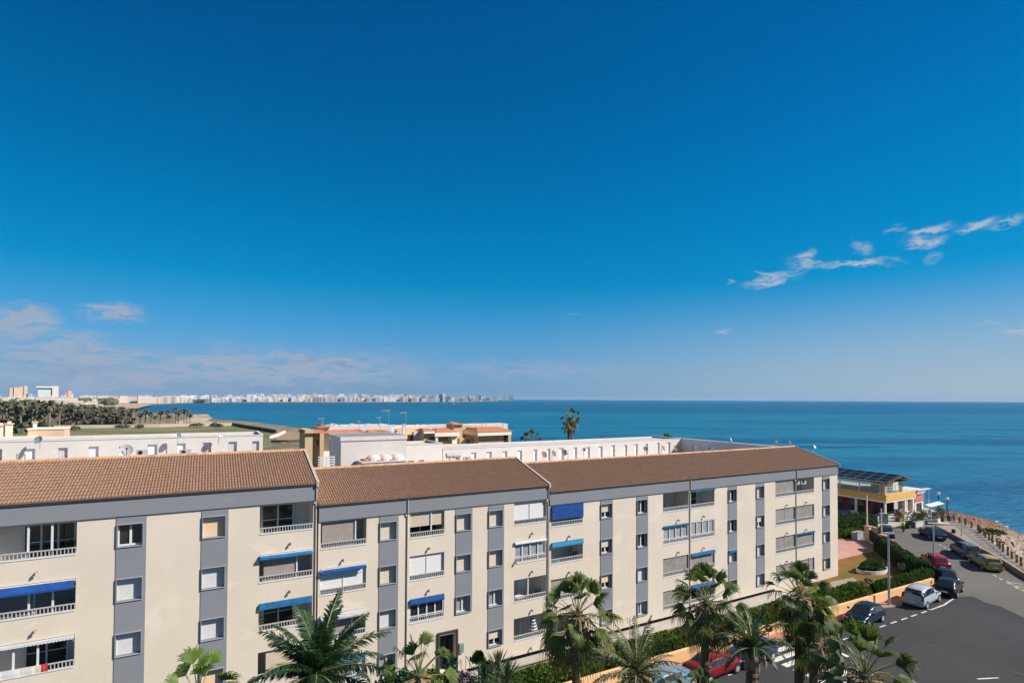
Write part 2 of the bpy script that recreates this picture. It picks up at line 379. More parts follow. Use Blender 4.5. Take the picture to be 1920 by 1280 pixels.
cam = bpy.data.cameras.new('camera'); co = bpy.data.objects.new('camera', cam); COL.objects.link(co); sc.camera = co
cam.sensor_width = 36; cam.sensor_fit = 'HORIZONTAL'; cam.lens = F/1920*36; cam.shift_y = (CY-640)/1920
cam.clip_start = 0.1; cam.clip_end = 60000
co.matrix_world = Matrix(((RIGHT.x, UP.x, -FWD.x, 0), (RIGHT.y, UP.y, -FWD.y, 0), (RIGHT.z, UP.z, -FWD.z, CZ), (0,0,0,1)))
sc.view_settings.view_transform = 'Standard'; sc.view_settings.look = 'None'; sc.view_settings.exposure = EXPO; sc.view_settings.gamma = 1
sc.cycles.max_bounces = 6; sc.cycles.diffuse_bounces = 3; sc.cycles.glossy_bounces = 3; sc.cycles.transmission_bounces = 4
sc.cycles.transparent_max_bounces = 12; sc.cycles.volume_bounces = 0; sc.cycles.use_denoising = True
sc.cycles.caustics_reflective = False; sc.cycles.caustics_refractive = False

# ------------------------------------------------------------------ sea
def sea_material():
    m, nt, b, v = base_nodes('sea_water', 0.38, 0.14)
    L = nt.links
    # distances stretch the eye's view of the water, so swell bands are long and thin
    rot = node_map(nt, v, (1,1,1), (0,0,AL))
    big = node_noise(nt, node_map(nt, rot, (0.0016,0.0045,1)), 1.0, 6, 0.62)
    mid = node_noise(nt, node_map(nt, rot, (0.010,0.040,1)), 1.0, 6, 0.62)
    fine = node_noise(nt, node_map(nt, rot, (0.09,0.30,1)), 1.0, 6, 0.6)
    sep = nt.nodes.new('ShaderNodeSeparateXYZ'); L.new(rot, sep.inputs[0])
    dist = sep.outputs[1]
    deep, turq, dark = (0.002,0.095,0.210), (0.014,0.170,0.270), (0.001,0.060,0.150)
    warp = node_math(nt, 'ADD', dist, node_math(nt, 'MULTIPLY', node_math(nt, 'SUBTRACT', mid, 0.5), 160))
    c = node_mix(nt, node_range(nt, big, 0.36, 0.60), deep, turq)
    c = node_mix(nt, node_range(nt, warp, 300, 420, 0, 0.75), c, (0.010,0.145,0.235))
    c = node_mix(nt, node_math(nt, 'MULTIPLY', node_range(nt, warp, 262, 282, 0, 0.8), node_range(nt, warp, 300, 325, 1, 0)), c, dark)
    far = node_mix(nt, node_range(nt, big, 0.4, 0.6), (0.001,0.072,0.165), (0.003,0.095,0.195))
    c = node_mix(nt, node_range(nt, warp, 830, 950), c, far)
    c = node_mix(nt, node_range(nt, mid, 0.46, 0.66, 0, 0.75), c, dark)
    c = node_mix(nt, node_range(nt, mid, 0.46, 0.34, 0, 0.5), c, (0.022,0.20,0.29))
    c = node_mix(nt, node_range(nt, fine, 0.48, 0.72, 0, 0.5), c, (0.03,0.19,0.28))
    L.new(c, b.inputs['Base Color'])
    f2 = node_noise(nt, node_map(nt, rot, (0.30,0.95,1)), 1.0, 6, 0.65)
    c = node_mix(nt, node_range(nt, f2, 0.42, 0.70, 0, 0.35), c, (0.03,0.20,0.30))
    c = node_mix(nt, node_range(nt, f2, 0.46, 0.30, 0, 0.5), c, (0.001,0.055,0.13))
    L.new(c, b.inputs['Base Color'])
    h = node_math(nt, 'ADD', node_math(nt, 'MULTIPLY', fine, 1.2), node_math(nt, 'MULTIPLY', f2, 0.5))
    set_bump(nt, b, h, 0.9, 1.2)
    return m
SEAZ = -3.0
def build_sea():
    mb = MB(); m = sea_material()
    ring = [(16000*math.cos(a), 16000*math.sin(a)) for a in [2*math.pi*i/96 for i in range(96)]]
    mb.poly([(x,y,SEAZ) for x,y in ring], m)
    tag(mb.build('sea'), kind='structure')
build_sea()

# ------------------------------------------------------------------ ground: one land sheet with the coast cut into it
shore = [(105,130),(98,200),(75,280),
         (60,340),(53,382),(45.7,413),(37,467),(17.7,525),(4,570),(-6,610),(-15.5,679),(2,700),(4.8,708),(-10,728),(-25,745),(-60,800),(-85,880),(-98,987),(-110,1188),(-150,1500),(-152,1957),(-120,2150),(-81,2393),
         (20,2640),(126,2793),(300,2810),(483,2825),(860,2950),(1280,3103),(1700,3600),(2300,4500),(3000,5600),(4107,7302)]
land_far = [(4300,8200),(2500,8600),(-3000,9500),(-8500,6000),(-9000,0),(-7000,-3000),(-400,-1500)]
def chaikin(p, n=2):
    for _ in range(n):
        q = [p[0]]
        for a, b in zip(p, p[1:]):
            q += [(a[0]*.75+b[0]*.25, a[1]*.75+b[1]*.25), (a[0]*.25+b[0]*.75, a[1]*.25+b[1]*.75)]
        p = q + [p[-1]]
    return p
def land_mat():
    m, nt, b, v = base_nodes('coastal_land', 0.95, 0.1)
    n1 = node_noise(nt, v, 0.012, 8, 0.65); n2 = node_noise(nt, v, 0.10, 8, 0.6); n3 = node_noise(nt, v, 0.6, 5, 0.6)
    c = node_mix(nt, node_range(nt, n1, 0.38, 0.62), (0.24,0.185,0.12), (0.12,0.115,0.065))
    c = node_mix(nt, node_range(nt, n2, 0.45, 0.65), c, (0.32,0.26,0.185))
    c = node_mix(nt, node_range(nt, n3, 0.4, 0.7, 0, 0.5), c, (0.14,0.12,0.08))
    nt.links.new(c, b.inputs['Base Color']); return m
def res_line(L, n):
    d = [0]
    for a, c in zip(L, L[1:]): d.append(d[-1]+math.dist(a,c))
    out = []; j = 0
    for i in range(n):
        t = d[-1]*i/(n-1)
        while j < len(d)-2 and d[j+1] < t: j += 1
        k = (t-d[j])/max(1e-9, d[j+1]-d[j]); out.append((L[j][0]+(L[j+1][0]-L[j][0])*k, L[j][1]+(L[j+1][1]-L[j][1])*k))
    return out
def build_ground():
    near_o = res_line(chaikin([(70,-400),(88,-120),(98,-20),(107,12),(113,27),(118,37.6),(119,38.9),(122.2,41.3),(125.5,44),(126.6,46.5),(126.8,50),(125,54.5),(120.5,58.5),(117,65),(114,78),(111,100),(105,125)]), 90)
    near_i = res_line(chaikin([(38,-400),(50,-120),(58,-12),(66,10),(76,19),(90,29),(98,35),(104,40.5),(111,45),(113.6,51),(112,58),(105,65),(100,80),(97,100),(92,125)]), 90)
    pts = near_o + chaikin(shore) + land_far
    jr = random.Random(3); m = land_mat(); mb = MB()
    top = []; ns = len(chaikin(shore))+90
    for i, (x, y) in enumerate(pts):
        if 1 < i < ns-2: a = min(2.2, 0.4+abs(y)*0.01); x += jr.uniform(-a,a); y += jr.uniform(-a,a)
        top.append((x,y))
    # the shore slopes down; the sheet is triangulated by bmesh fill
    import bmesh
    bm = bmesh.new()
    out = [bm.verts.new((x, y, SEAZ-2.5)) for x, y in top]
    inner = []
    n = len(top)
    for i in range(n):
        p = Vector(top[i-1]); q = Vector(top[(i+1) % n]); d = (q-p); d.normalize()
        nx, ny = -d.y, d.x                        # inland is to the left of this outline
        off = 5.0 if i < ns else 60
        if i < 90: inner.append(bm.verts.new((near_i[i][0]-2.5, near_i[i][1]+1.0, -0.12 if near_i[i][1] < 100 else 0.0))); continue
        inner.append(bm.verts.new((top[i][0]+nx*off, top[i][1]+ny*off, 0.0)))
    for i in range(n):
        j = (i+1) % n
        try: bm.faces.new((out[i], out[j], inner[j], inner[i]))
        except ValueError: pass
    from mathutils.geometry import delaunay_2d_cdt
    vo, _, fo, ov, _, _ = delaunay_2d_cdt([Vector((v.co.x, v.co.y)) for v in inner], [], [list(range(n))], 1, 1e-5)
    nv = [inner[o[0]] if o else bm.verts.new((c.x, c.y, 0)) for c, o in zip(vo, ov)]
    for t in fo:
        try: bm.faces.new([nv[k] for k in t])
        except ValueError: pass
    bmesh.ops.recalc_face_normals(bm, faces=bm.faces)
    me = bpy.data.meshes.new('ground'); bm.to_mesh(me); bm.free(); me.materials.append(m)
    o = bpy.data.objects.new('ground', me); COL.objects.link(o); tag(o, kind='structure')
build_ground()

def sheet(name, pts, z, m, thick=None, side=None):
    mb = MB()
    A = sum(pts[i][0]*pts[(i+1)%len(pts)][1]-pts[(i+1)%len(pts)][0]*pts[i][1] for i in range(len(pts)))
    if A < 0: pts = pts[::-1]
    mb.poly([(x,y,z) for x,y in pts], m)
    if thick:
        for i in range(len(pts)):
            a, b = pts[i], pts[(i+1)%len(pts)]
            mb.quad((*a,z-thick),(*b,z-thick),(*b,z),(*a,z), side or m)
    o = mb.build(name); tag(o, kind='structure'); return o

def asphalt(name, col, v2, patch=0.25):
    m, nt, b, v = base_nodes(name, 0.9, 0.2)
    n1 = node_noise(nt, v, 0.12, 7, 0.6); n2 = node_noise(nt, node_map(nt, v, (0.25,1.6,1), (0,0,R(38))), 0.7, 5, 0.6); n3 = node_noise(nt, v, 40, 3)
    n4 = node_noise(nt, node_map(nt, v, (0.1,1.9,1), (0,0,R(4))), 0.5, 3, 0.5)
    c = node_mix(nt, node_range(nt, n1, 0.3, 0.7), col, v2)
    c = node_mix(nt, node_range(nt, n2, 0.52, 0.74, 0, patch), c, tuple(x*1.5 for x in v2))
    c = node_mix(nt, node_range(nt, n4, 0.55, 0.7, 0, 0.3), c, tuple(x*0.72 for x in col))
    st = nt.nodes.new('ShaderNodeTexVoronoi'); st.inputs['Scale'].default_value = 0.35; nt.links.new(node_map(nt, v, (1,1.7,1), (0,0,0.6)), st.inputs['Vector'])
    c = node_mix(nt, node_range(nt, st.outputs['Distance'], 0.05, 0.16, 0.45, 0), c, tuple(x*0.45 for x in col))
    n6 = node_noise(nt, node_map(nt, v, (0.05,2.4,1), (0,0,R(-32))), 0.55, 4, 0.55)
    c = node_mix(nt, node_range(nt, n6, 0.56, 0.68, 0, 0.35), c, tuple(x*1.45 for x in col))
    c = node_mix(nt, node_range(nt, n3, 0.35, 0.65, 0, 0.3), c, tuple(x*0.8 for x in col))
    vor = nt.nodes.new('ShaderNodeTexVoronoi'); vor.feature = 'DISTANCE_TO_EDGE'; vor.inputs['Scale'].default_value = 0.22
    nt.links.new(v, vor.inputs['Vector'])
    c = node_mix(nt, node_range(nt, vor.outputs['Distance'], 0.003, 0.010, 0.16, 0), c, tuple(x*0.6 for x in col))
    nt.links.new(c, b.inputs['Base Color']); set_bump(nt, b, n3, 0.3, 0.01); return m
def _tyres(): pass
M_asphd = asphalt('dark_asphalt', (0.042,0.042,0.044), (0.055,0.055,0.056))
M_asphl = asphalt('worn_asphalt', (0.125,0.115,0.102), (0.155,0.143,0.128), 0.15)
M_mark = mat('road_paint', (0.62,0.60,0.56), 0.8, 0.25, 2.5)
M_markb = mat('road_paint_blue', (0.04,0.24,0.33), 0.8, 0.2, 2.5)
M_marky = mat('road_paint_yellow', (0.45,0.36,0.14), 0.8, 0.2, 2.5)
def paving(name, c1, c2, sx, sy, rot=0, mortar=0.75):
    m, nt, b, v = base_nodes(name, 0.9, 0.15)
    br = nt.nodes.new('ShaderNodeTexBrick'); nt.links.new(node_map(nt, v, (1,1,1), (0,0,rot)), br.inputs['Vector'])
    br.inputs['Color1'].default_value = (*c1,1); br.inputs['Color2'].default_value = (*c2,1); br.inputs['Mortar'].default_value = (*[x*mortar for x in c1],1)
    br.inputs['Scale'].default_value = 1; br.inputs['Brick Width'].default_value = sx; br.inputs['Row Height'].default_value = sy; br.inputs['Mortar Size'].default_value = 0.02
    n = node_noise(nt, v, 0.4, 6, 0.65)
    c = node_mix(nt, node_range(nt, n, 0.35, 0.7, 0, 0.6), br.outputs['Color'], tuple(x*0.72 for x in c1))
    nt.links.new(c, b.inputs['Base Color']); return m
M_redp = paving('red_pavers', (0.42,0.19,0.14), (0.50,0.26,0.20), 0.4, 0.2)
M_pinkp = paving('pink_pavers', (0.50,0.26,0.22), (0.56,0.31,0.26), 0.5, 0.5, R(8))
M_prom = paving('promenade_slabs', (0.30,0.26,0.21), (0.34,0.30,0.245), 0.8, 0.4, R(44))
M_prom2 = paving('boardwalk', (0.24,0.21,0.19), (0.28,0.25,0.22), 3.0, 0.2, R(44))
M_court = paving('forecourt_slabs', (0.42,0.38,0.32), (0.47,0.43,0.37), 0.6, 0.6, R(10))
M_path = paving('pale_path', (0.43,0.39,0.34), (0.47,0.42,0.37), 1.0, 1.0)

curb = [(60,9.5),(68,16.8),(76.8,24.6),(80.4,27.35),(84.56,30.9),(87.1,33.5),(91.9,37.8),(95.5,41.2)]
# coast road, worn asphalt
sheet('road', [(-30,-6),(56,-6),(60,9.5)] + curb[1:] + [(93,43),(86.5,43.5),(81,41.2),(77,37.9),(72.6,33.6),(68.6,29.6),(66,27.3),(-30,27.3)], 0.006, M_asphl)
sheet('street', [(-29,-5),(58.5,-5),(60.5,11),(61.6,17),(62.85,20.2),(64.3,22.3),(64.2,23.3),(65.2,24.7),(63.3,25.6),(62.5,27.25),(-29,27.25)], 0.012, M_asphd)
# pavement with kerb along the garden wall and round the corner
sheet('pavement', [(-30,27.3),(47,27.4),(54,27.3),(56.2,26.7),(57.4,27.1),(62,27.3),(65.4,26.6),(67.6,27.1),(69.6,29.4),(73.4,33.2),(77.6,37.3),(80.6,40.2),(79.6,41),(74.6,37.4),(70.6,33.9),(66.9,30.2),(65.2,28.15),(-30,28.9)], 0.13, M_redp, 0.14, M_kerb)
def lawn_mat():
    m, nt, b, v = base_nodes('dry_lawn', 0.95, 0.1)
    n1 = node_noise(nt, v, 0.22, 6, 0.6); n2 = node_noise(nt, v, 2.2, 6, 0.7); n3 = node_noise(nt, v, 14, 4, 0.7)
    c = node_mix(nt, node_range(nt, n1, 0.40, 0.62), (0.25,0.125,0.032), (0.14,0.105,0.030))
    c = node_mix(nt, node_range(nt, n2, 0.42, 0.7, 0, 0.6), c, (0.24,0.14,0.05))
    c = node_mix(nt, node_range(nt, n3, 0.4, 0.75, 0, 0.5), c, (0.07,0.065,0.02))
    nt.links.new(c, b.inputs['Base Color']); set_bump(nt, b, n3, 0.8, 0.05); return m
M_lawn = lawn_mat()
M_grass = mat('green_grass', (0.06,0.105,0.018), 0.9, 0.3, 1.5, bump=0.6, bscale=30, col2=(0.12,0.165,0.03))
sheet('garden_ground', [(34,28.3),(65.2,27.9),(67.2,30.6),(70.9,34.2),(74.9,37.7),(74.9,37.95),(59.9,37.95),(59.9,34.56),(49,34.56),(49,34),(34,34)], 0.05, M_lawn)
sheet('grass_strip', [(-20,28.7),(52,28.4),(56,29.4),(54,33.2),(-20,33.7)], 0.07, M_grass)
sheet('building_path', [(-20,33.75),(22,33.7),(32,33.2),(50,32.95),(51.5,34.6),(-20,34.6)], 0.14, M_path, 0.1)
sheet('paved_yard', [(59.7,37.95),(75.1,37.95),(78.3,41.0),(77.8,42.3),(75.9,44.2),(59.7,45)], 0.06, M_pinkp, 0.06, M_conc)
sheet('forecourt', [(83.2,43.9),(83.2,41.9),(87,43.9),(93,43.4),(97,42.6),(99.3,40.2),(104,43),(110,47),(113,53),(112,62),(90,62),(90,52),(87.5,47.5)], 0.10, M_court, 0.1)
cu = [(60.5,9.5),(68.4,16.8),(77.2,24.6),(80.8,27.35),(84.9,30.9),(87.5,33.5),(92.3,37.8),(96.0,41.4)]
div = [(64.5,9.5),(72,18.6),(78.48,25.13),(85.75,30.62),(91.5,34.6),(98.4,39.2),(98.9,40.0)]
post_line = [(62,12),(70.5,18.8),(81.5,26.4),(89.9,31.5),(98.3,36.6),(104.5,42.6)]
sheet('promenade', cu + div[::-1], 0.12, M_prom, 0.1)
sheet('boardwalk', div + [(104.5,43.0),(98.6,36.7),(90.2,31.6),(81.8,26.5),(70.8,18.9),(64.5,9.0)], 0.126, M_prom2, 0.1)
sheet('gravel_patch', [gp(1556,1092),gp(1600,1083),gp(1618,1098),gp(1585,1106),gp(1560,1104)], 0.075, mat('grey_gravel',(0.30,0.25,0.20),0.95,0.3,4,bump=0.5))
sheet('paved_spot', [gp(1572,1103),gp(1588,1100),gp(1598,1106),gp(1580,1110)], 0.09, M_path)
for a_, b_ in zip(div, div[1:]): pass
sheet('drain_strip', [(x-0.07,y+0.07) for x,y in div]+[(x+0.07,y-0.07) for x,y in div[::-1]], 0.134, M_plinth)
# road markings
def marks(name, quads, z, m):
    mb = MB()
    for q in quads:
        mb.poly([(x,y,z) for x,y in q], m)
    tag(mb.build(name), kind='structure')
def dash(x, y, dx, dy, l, w):
    n = math.hypot(dx,dy); dx/=n; dy/=n; px, py = -dy*w/2, dx*w/2
    q = [(x-px,y-py),(x+dx*l-px,y+dy*l-py),(x+dx*l+px,y+dy*l+py),(x+px,y+py)]
    return q
q = []
for s in [20,21.8,23.6,25.4,27.2,29.2,31.6]: q.append(dash(s,25.85,1,-0.05,0.85,0.13))
for s in [44.2,46.05,47.7,49.4,51.08,52.75,54.3,56.0]: q.append(dash(s,25.15-(s-49)*0.02,1,-0.015,0.9,0.13))
q.append(dash(57.5,24.97,1,0.0,2.6,0.13)); q.append(dash(60.1,24.97,1,0.13,3.1,0.13))
for s,y in [(57.6,24.95)]: q.append(dash(s,y,0,1,1.9,0.11))
q.append(dash(41.7,23.4,0,1,1.3,0.35)); q.append(dash(*gp(1872,1270),-0.72,0.3,1.6,0.12))
for k in range(10):                                  # zebra crossing
    y = 26.55-k*0.87; q.append([(36.15+k*0.02,y-0.24),(39.3+k*0.02,y-0.24),(39.3+k*0.02,y+0.24),(36.15+k*0.02,y+0.24)])
marks('street_markings', q, 0.018, M_mark)
q = []
cd = [(84.74,35.69),(83.9,34.85),(83.0,33.95),(82.1,33.1),(78.77,30.08),(76.2,27.55),(75.3,26.7),(74.4,25.85),(73.3,24.85),(72.3,23.9),(70.9,22.6),(69.2,21.0),(67.5,19.4)]
for x, y in cd: q.append(dash(x,y,-0.72,-0.69,0.62,0.12))
for k in range(7): q.append(dash(73.6-k*0.9,24.9-k*0.84,0.4,-1,1.15,0.14))
marks('road_markings', q, 0.0165, M_mark)
marks('yellow_kerb_line', [dash(73.9,25.1,-0.74,-0.67,8,0.14), dash(62.4,14.8,-0.74,-0.67,0.5,0.12)], 0.019, M_marky)
marks('bay_marking', [[(73.4,23.3),(71.2,21.3),(72.2,20.4),(74.3,22.4)]], 0.0205, M_markb)

for k_, (a_, b_, l_) in enumerate([(1908,1262,'round iron manhole cover in the dark asphalt at the lower right corner'),(1700,1236,'round iron manhole cover in the open asphalt right of the big fan palm')]):
    mb = MB(); x_, y_ = gp(a_, b_); mb.tube([(0,0,0),(0,0,0.012)],0.38,mat('cast_iron',(0.06,0.058,0.055),0.7,0.3,8,metal=0.3),20); tag(mb.build('manhole_cover', loc=(x_,y_,0.0135)), l_, 'manhole cover')
# low kerb wall between the coast road and the promenade
def wall_strip(name, line, w, h, m, label, cat='wall', z0=0.0, cap=None, group=None):
    mb = MB(); L = []
    for i,(x,y) in enumerate(line):
        a = line[max(i-1,0)]; b = line[min(i+1,len(line)-1)]; d = Vector((b[0]-a[0], b[1]-a[1])).normalized()
        L.append(((x+d.y*w/2, y-d.x*w/2), (x-d.y*w/2, y+d.x*w/2)))
    for (a,b),(c,d) in zip(L, L[1:]):
        mb.quad((*a,z0),(*c,z0),(*c,z0+h),(*a,z0+h),m); mb.quad((*d,z0),(*b,z0),(*b,z0+h),(*d,z0+h),m)
        mb.quad((*a,z0+h),(*c,z0+h),(*d,z0+h),(*b,z0+h),cap or m)
    for (a,b) in (L[0], L[-1]): mb.quad((*a,z0),(*b,z0),(*b,z0+h),(*a,z0+h),m)
    o = mb.build(name); return tag(o, label, cat, group)
wall_strip('kerb_wall', [(59,8.3)]+[(x+0.12,y-0.1) for x,y in curb[1:-1]]+[(94.6,40.2)], 0.38, 0.55, mat('kerb_wall_stone',(0.30,0.24,0.18),0.9,0.25,2), 'low brown kerb wall between the coast road and the seaside promenade')
wall_strip('garden_wall', [(-20,29.0),(20,28.95),(40,28.55),(56,28.15),(64.9,27.95)], 0.28, 0.88, stucco('orange_wall', (0.80,0.50,0.26), 0.2), 'long low orange rendered wall below the clipped hedge along the street')
M_rockl = mat('coast_rock', (0.34,0.235,0.15), 0.95, 0.3, 0.35, bump=0.8, bscale=2.5, col2=(0.55,0.45,0.345))
def build_rocks():
    m, nt, b, v = base_nodes('shore_rock', 0.95, 0.1)
    n1 = node_noise(nt, v, 0.10, 6, 0.6); n2 = node_noise(nt, v, 0.7, 8, 0.7); n3 = node_noise(nt, v, 3, 6, 0.7)
    sep = nt.nodes.new('ShaderNodeSeparateXYZ'); nt.links.new(v, sep.inputs[0])
    pale = node_range(nt, node_math(nt, 'ADD', sep.outputs[1], node_math(nt, 'MULTIPLY', n1, 10)), 40.5, 47.5, 1, 0)
    c = node_mix(nt, pale, (0.25,0.14,0.075), (0.42,0.33,0.25))
    c = node_mix(nt, node_range(nt, n2, 0.45, 0.68, 0, 0.75), c, (0.19,0.12,0.075))
    c = node_mix(nt, node_range(nt, n3, 0.5, 0.75, 0, 0.5), c, (0.60,0.50,0.42))
    wet = node_range(nt, sep.outputs[2], -2.9, -1.9, 0.93, 0)
    c = node_mix(nt, wet, c, (0.035,0.030,0.022))
    nt.links.new(c, b.inputs['Base Color']); set_bump(nt, b, n3, 0.9, 0.25)
    A = chaikin([(50,-2),(62,12),(71,19),(82,26.3),(90.3,31.4),(98.6,36.5),(105,42.2),(110.5,46.3),(113.6,51.5),(112,59),(105,66),(102,80),(100,92)], 2)
    B = chaikin([(94,-20),(103,10),(110.5,26),(118.4,37.6),(121.5,40.4),(125.5,43.6),(127.8,47),(127.4,51.5),(123,57.5),(118,64),(115.5,76),(113,92)], 2)
    def res(L, n):
        d = [0]
        for a, c in zip(L, L[1:]): d.append(d[-1]+math.dist(a,c))
        out = []; j = 0
        for i in range(n):
            t = d[-1]*i/(n-1)
            while j < len(d)-2 and d[j+1] < t: j += 1
            k = (t-d[j])/max(1e-9, d[j+1]-d[j]); out.append((L[j][0]+(L[j+1][0]-L[j][0])*k, L[j][1]+(L[j+1][1]-L[j][1])*k))
        return out
    NU, NV = 210, 70
    A = res(A, NU); B = res(B, NU)
    from mathutils import noise
    vs = []
    for i in range(NU):
        for j in range(NV+1):
            u = j/NV; x = A[i][0]*(1-u)+B[i][0]*u; y = A[i][1]*(1-u)+B[i][1]*u
            q = Vector((x*0.28, y*0.28, 0.3)); h = noise.fractal(q, 0.9, 2.0, 5)
            r = abs(noise.fractal(Vector((x*0.9,y*0.9,4)), 0.8, 2.1, 4))
            e = min(1, u*6); base = -0.30 - 2.35*u**0.85 - (max(0,u-0.86)/0.14)**1.3*1.8
            vs.append((x, y, base + (h*0.36 + (r-0.25)*0.42)*e*(1-0.72*u)))
    fs = [(i*(NV+1)+j, (i+1)*(NV+1)+j, (i+1)*(NV+1)+j+1, i*(NV+1)+j+1) for i in range(NU-1) for j in range(NV)]
    me = bpy.data.meshes.new('rocky_shore'); me.from_pydata(vs, [], fs); me.materials.append(m); me.update()
    o = bpy.data.objects.new('rocky_shore', me); COL.objects.link(o); tag(o, kind='structure')
    # white wash where the swell meets the rock
    mb = MB(); fm = mat('foam', (0.8,0.85,0.86), 0.6, 0.1)
    for i in range(4, NU-4):
        x, y = B[i]
        if rnd.random() < 0.35:
            for _ in range(3):
                a = x-rnd.uniform(0.2,2.2); c = y+rnd.uniform(-1,1); r_ = rnd.uniform(0.15,0.6)
                mb.poly([(a+r_*math.cos(t)*rnd.uniform(.6,1.5), c+r_*0.6*math.sin(t)*rnd.uniform(.6,1.4), SEAZ+0.03) for t in [k*math.pi/4 for k in range(8)]], fm)
    tag(mb.build('sea_foam'), 'white wash of small waves along the dark wet rocks', 'foam', kind='stuff')
build_rocks()

# ------------------------------------------------------------------ hedges and bushes
def hedge(name, line, w, h, m, label, z0=0.05, dens=230, size=0.11, cat='hedge', seed=1, rounded=0.25, taper=1.0, kind=None, group=None):
    r = random.Random(seed); mb = MB()
    L = [Vector((x,y)) for x,y in line]
    core = MB()
    for a, b in zip(L, L[1:]):
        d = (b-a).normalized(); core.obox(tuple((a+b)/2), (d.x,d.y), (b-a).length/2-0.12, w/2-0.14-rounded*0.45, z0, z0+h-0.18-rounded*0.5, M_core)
        ln = (b-a).length; n = int(ln*(w+2*h)*dens/ (1 if size<0.2 else 2))
        nr = Vector((-d.y, d.x))
        for _ in range(n + (int(w*h*dens*1.2) if size < 0.2 else 0)):
            t = r.random()*ln; u = r.random()*(w+2*h)
            bump = 0.10*math.sin(t*1.7+seed)+0.07*math.sin(t*4.1+2*seed)
            if u < h: o_, z = -w/2, u
            elif u < h+w: o_, z = u-h-w/2, h
            else: o_, z = w/2, u-h-w
            ed = (abs(o_)/(w/2))**4*rounded if z >= h-0.01 else (z/h)**5*rounded
            if z >= h-0.01: z = h-ed+bump
            else: o_ = math.copysign(w/2-ed+bump*0.7, o_)
            z += r.uniform(-0.10,0.07); o_ += r.uniform(-0.09,0.06)*(1 if o_>0 else -1)
            if _ >= n: t = 0.0 if _ % 2 else ln; o_ = r.uniform(-w/2,w/2); z = r.uniform(0.02,h-rounded*0.6); t += r.uniform(-0.1,0.1)
            c = a + d*t + nr*o_
            c3 = Vector((c.x, c.y, z0+max(0.03,z)))
            s_ = size*r.uniform(0.6,1.5)
            ax = Vector((r.uniform(-1,1), r.uniform(-1,1), r.uniform(-0.6,1))).normalized(); ay = ax.orthogonal().normalized(); az = ax.cross(ay)
            mb.quad(c3-ay*s_-az*s_*0.5, c3+ay*s_-az*s_*0.4, c3+ay*s_*0.9+az*s_*0.5, c3-ay*s_*0.8+az*s_*0.4, m)
    o = mb.build(name); tag(o, label, cat, group, kind)
    c = core.build('stems_or_core', o); return o  # dark solid core painted as the shaded depth behind the leaves
def bush(name, c, rx, ry, h, m, label, n=900, size=0.10, seed=1, z0=0.05, cat='bush', stem=True, group=None):
    r = random.Random(seed); mb = MB()
    o = empty(name, (c[0], c[1], z0), 0, label, cat, group)
    for _ in range(n):
        a = r.uniform(0, 2*math.pi); e = math.asin(r.uniform(-0.15,1)); k = r.uniform(0.62,1.0)*(0.88+0.14*math.sin(a*3+seed)+0.10*math.sin(e*5+a*2))
        p = Vector((rx*math.cos(a)*math.cos(e)*k, ry*math.sin(a)*math.cos(e)*k, h*0.45+h*0.55*math.sin(e)*k))
        s_ = size*r.uniform(0.6,1.5); ax = Vector((r.uniform(-1,1), r.uniform(-1,1), r.uniform(-0.5,1))).normalized(); ay = ax.orthogonal().normalized(); az = ax.cross(ay)
        mb.quad(p-ay*s_-az*s_*0.5, p+ay*s_-az*s_*0.4, p+ay*s_*0.9+az*s_*0.5, p-ay*s_*0.8+az*s_*0.4, m)
    mb.build('leaves', o)
    st = MB()
    for k in range(5):
        a = k*1.3+seed; st.tube([(0.05*math.cos(a),0.05*math.sin(a),0),(rx*0.35*math.cos(a),ry*0.35*math.sin(a),h*0.35),(rx*0.55*math.cos(a),ry*0.55*math.sin(a),h*0.65)],[0.04,0.03,0.012],M_trunk,5)
    st.build('stems_or_core', o); return o
hedge('clipped_hedge', [(19.2,30.3),(40,30.0),(55.2,29.6)], 1.8, 1.3, M_hedgel, 'broad bright green clipped hedge in front of the long cream apartment block', dens=150, seed=3)
hedge('clipped_hedge', [(-12,30.4),(19.1,30.3)], 1.9, 1.3, M_hedgel, 'near end of the clipped hedge, behind the palms left of the entrance', dens=90, seed=4)
hedge('street_hedge', [(55.6,28.85),(62,28.65),(65.8,28.5)], 0.75, 1.45, M_hedge, 'dark green hedge on top of the orange wall beside the dry lawn', seed=5)
hedge('corner_hedge', [(66.3,29.1),(68.2,31.6),(71.5,34.8),(74.8,37.8)], 1.6, 1.75, M_hedge, 'tall dark hedge curving round the lawn corner beside the red car', seed=6, rounded=0.5, dens=200)
hedge('yard_hedge', [gp(1560,1009),gp(1612,1006)], 1.0, 1.0, M_hedgel, 'low green hedge along the back of the pink paved yard', seed=7, dens=120)
hedge('yard_hedge', [gp(1560,996),gp(1600,990),gp(1630,987)], 2.6, 1.9, M_hedge, 'tall dark shrubs behind the pink paved yard', seed=8, dens=90, rounded=0.9)
hedge('flower_bed', [(72,53.5),(80,51.5),(88.5,46.6)], 1.2, 0.8, mat('rusty_plants',(0.16,0.06,0.025),0.8,0.4,1.5,col2=(0.25,0.12,0.06)), 'long bed of rusty brown plants in front of the restaurant', cat='plant bed', seed=9, dens=110)
bush('oval_bush', (64.6,33.6), 1.9, 1.0, 1.15, M_hedge, 'rounded bush growing in the white oval planter on the dry lawn', 1500, 0.10, 5, 0.2)
mb = MB()
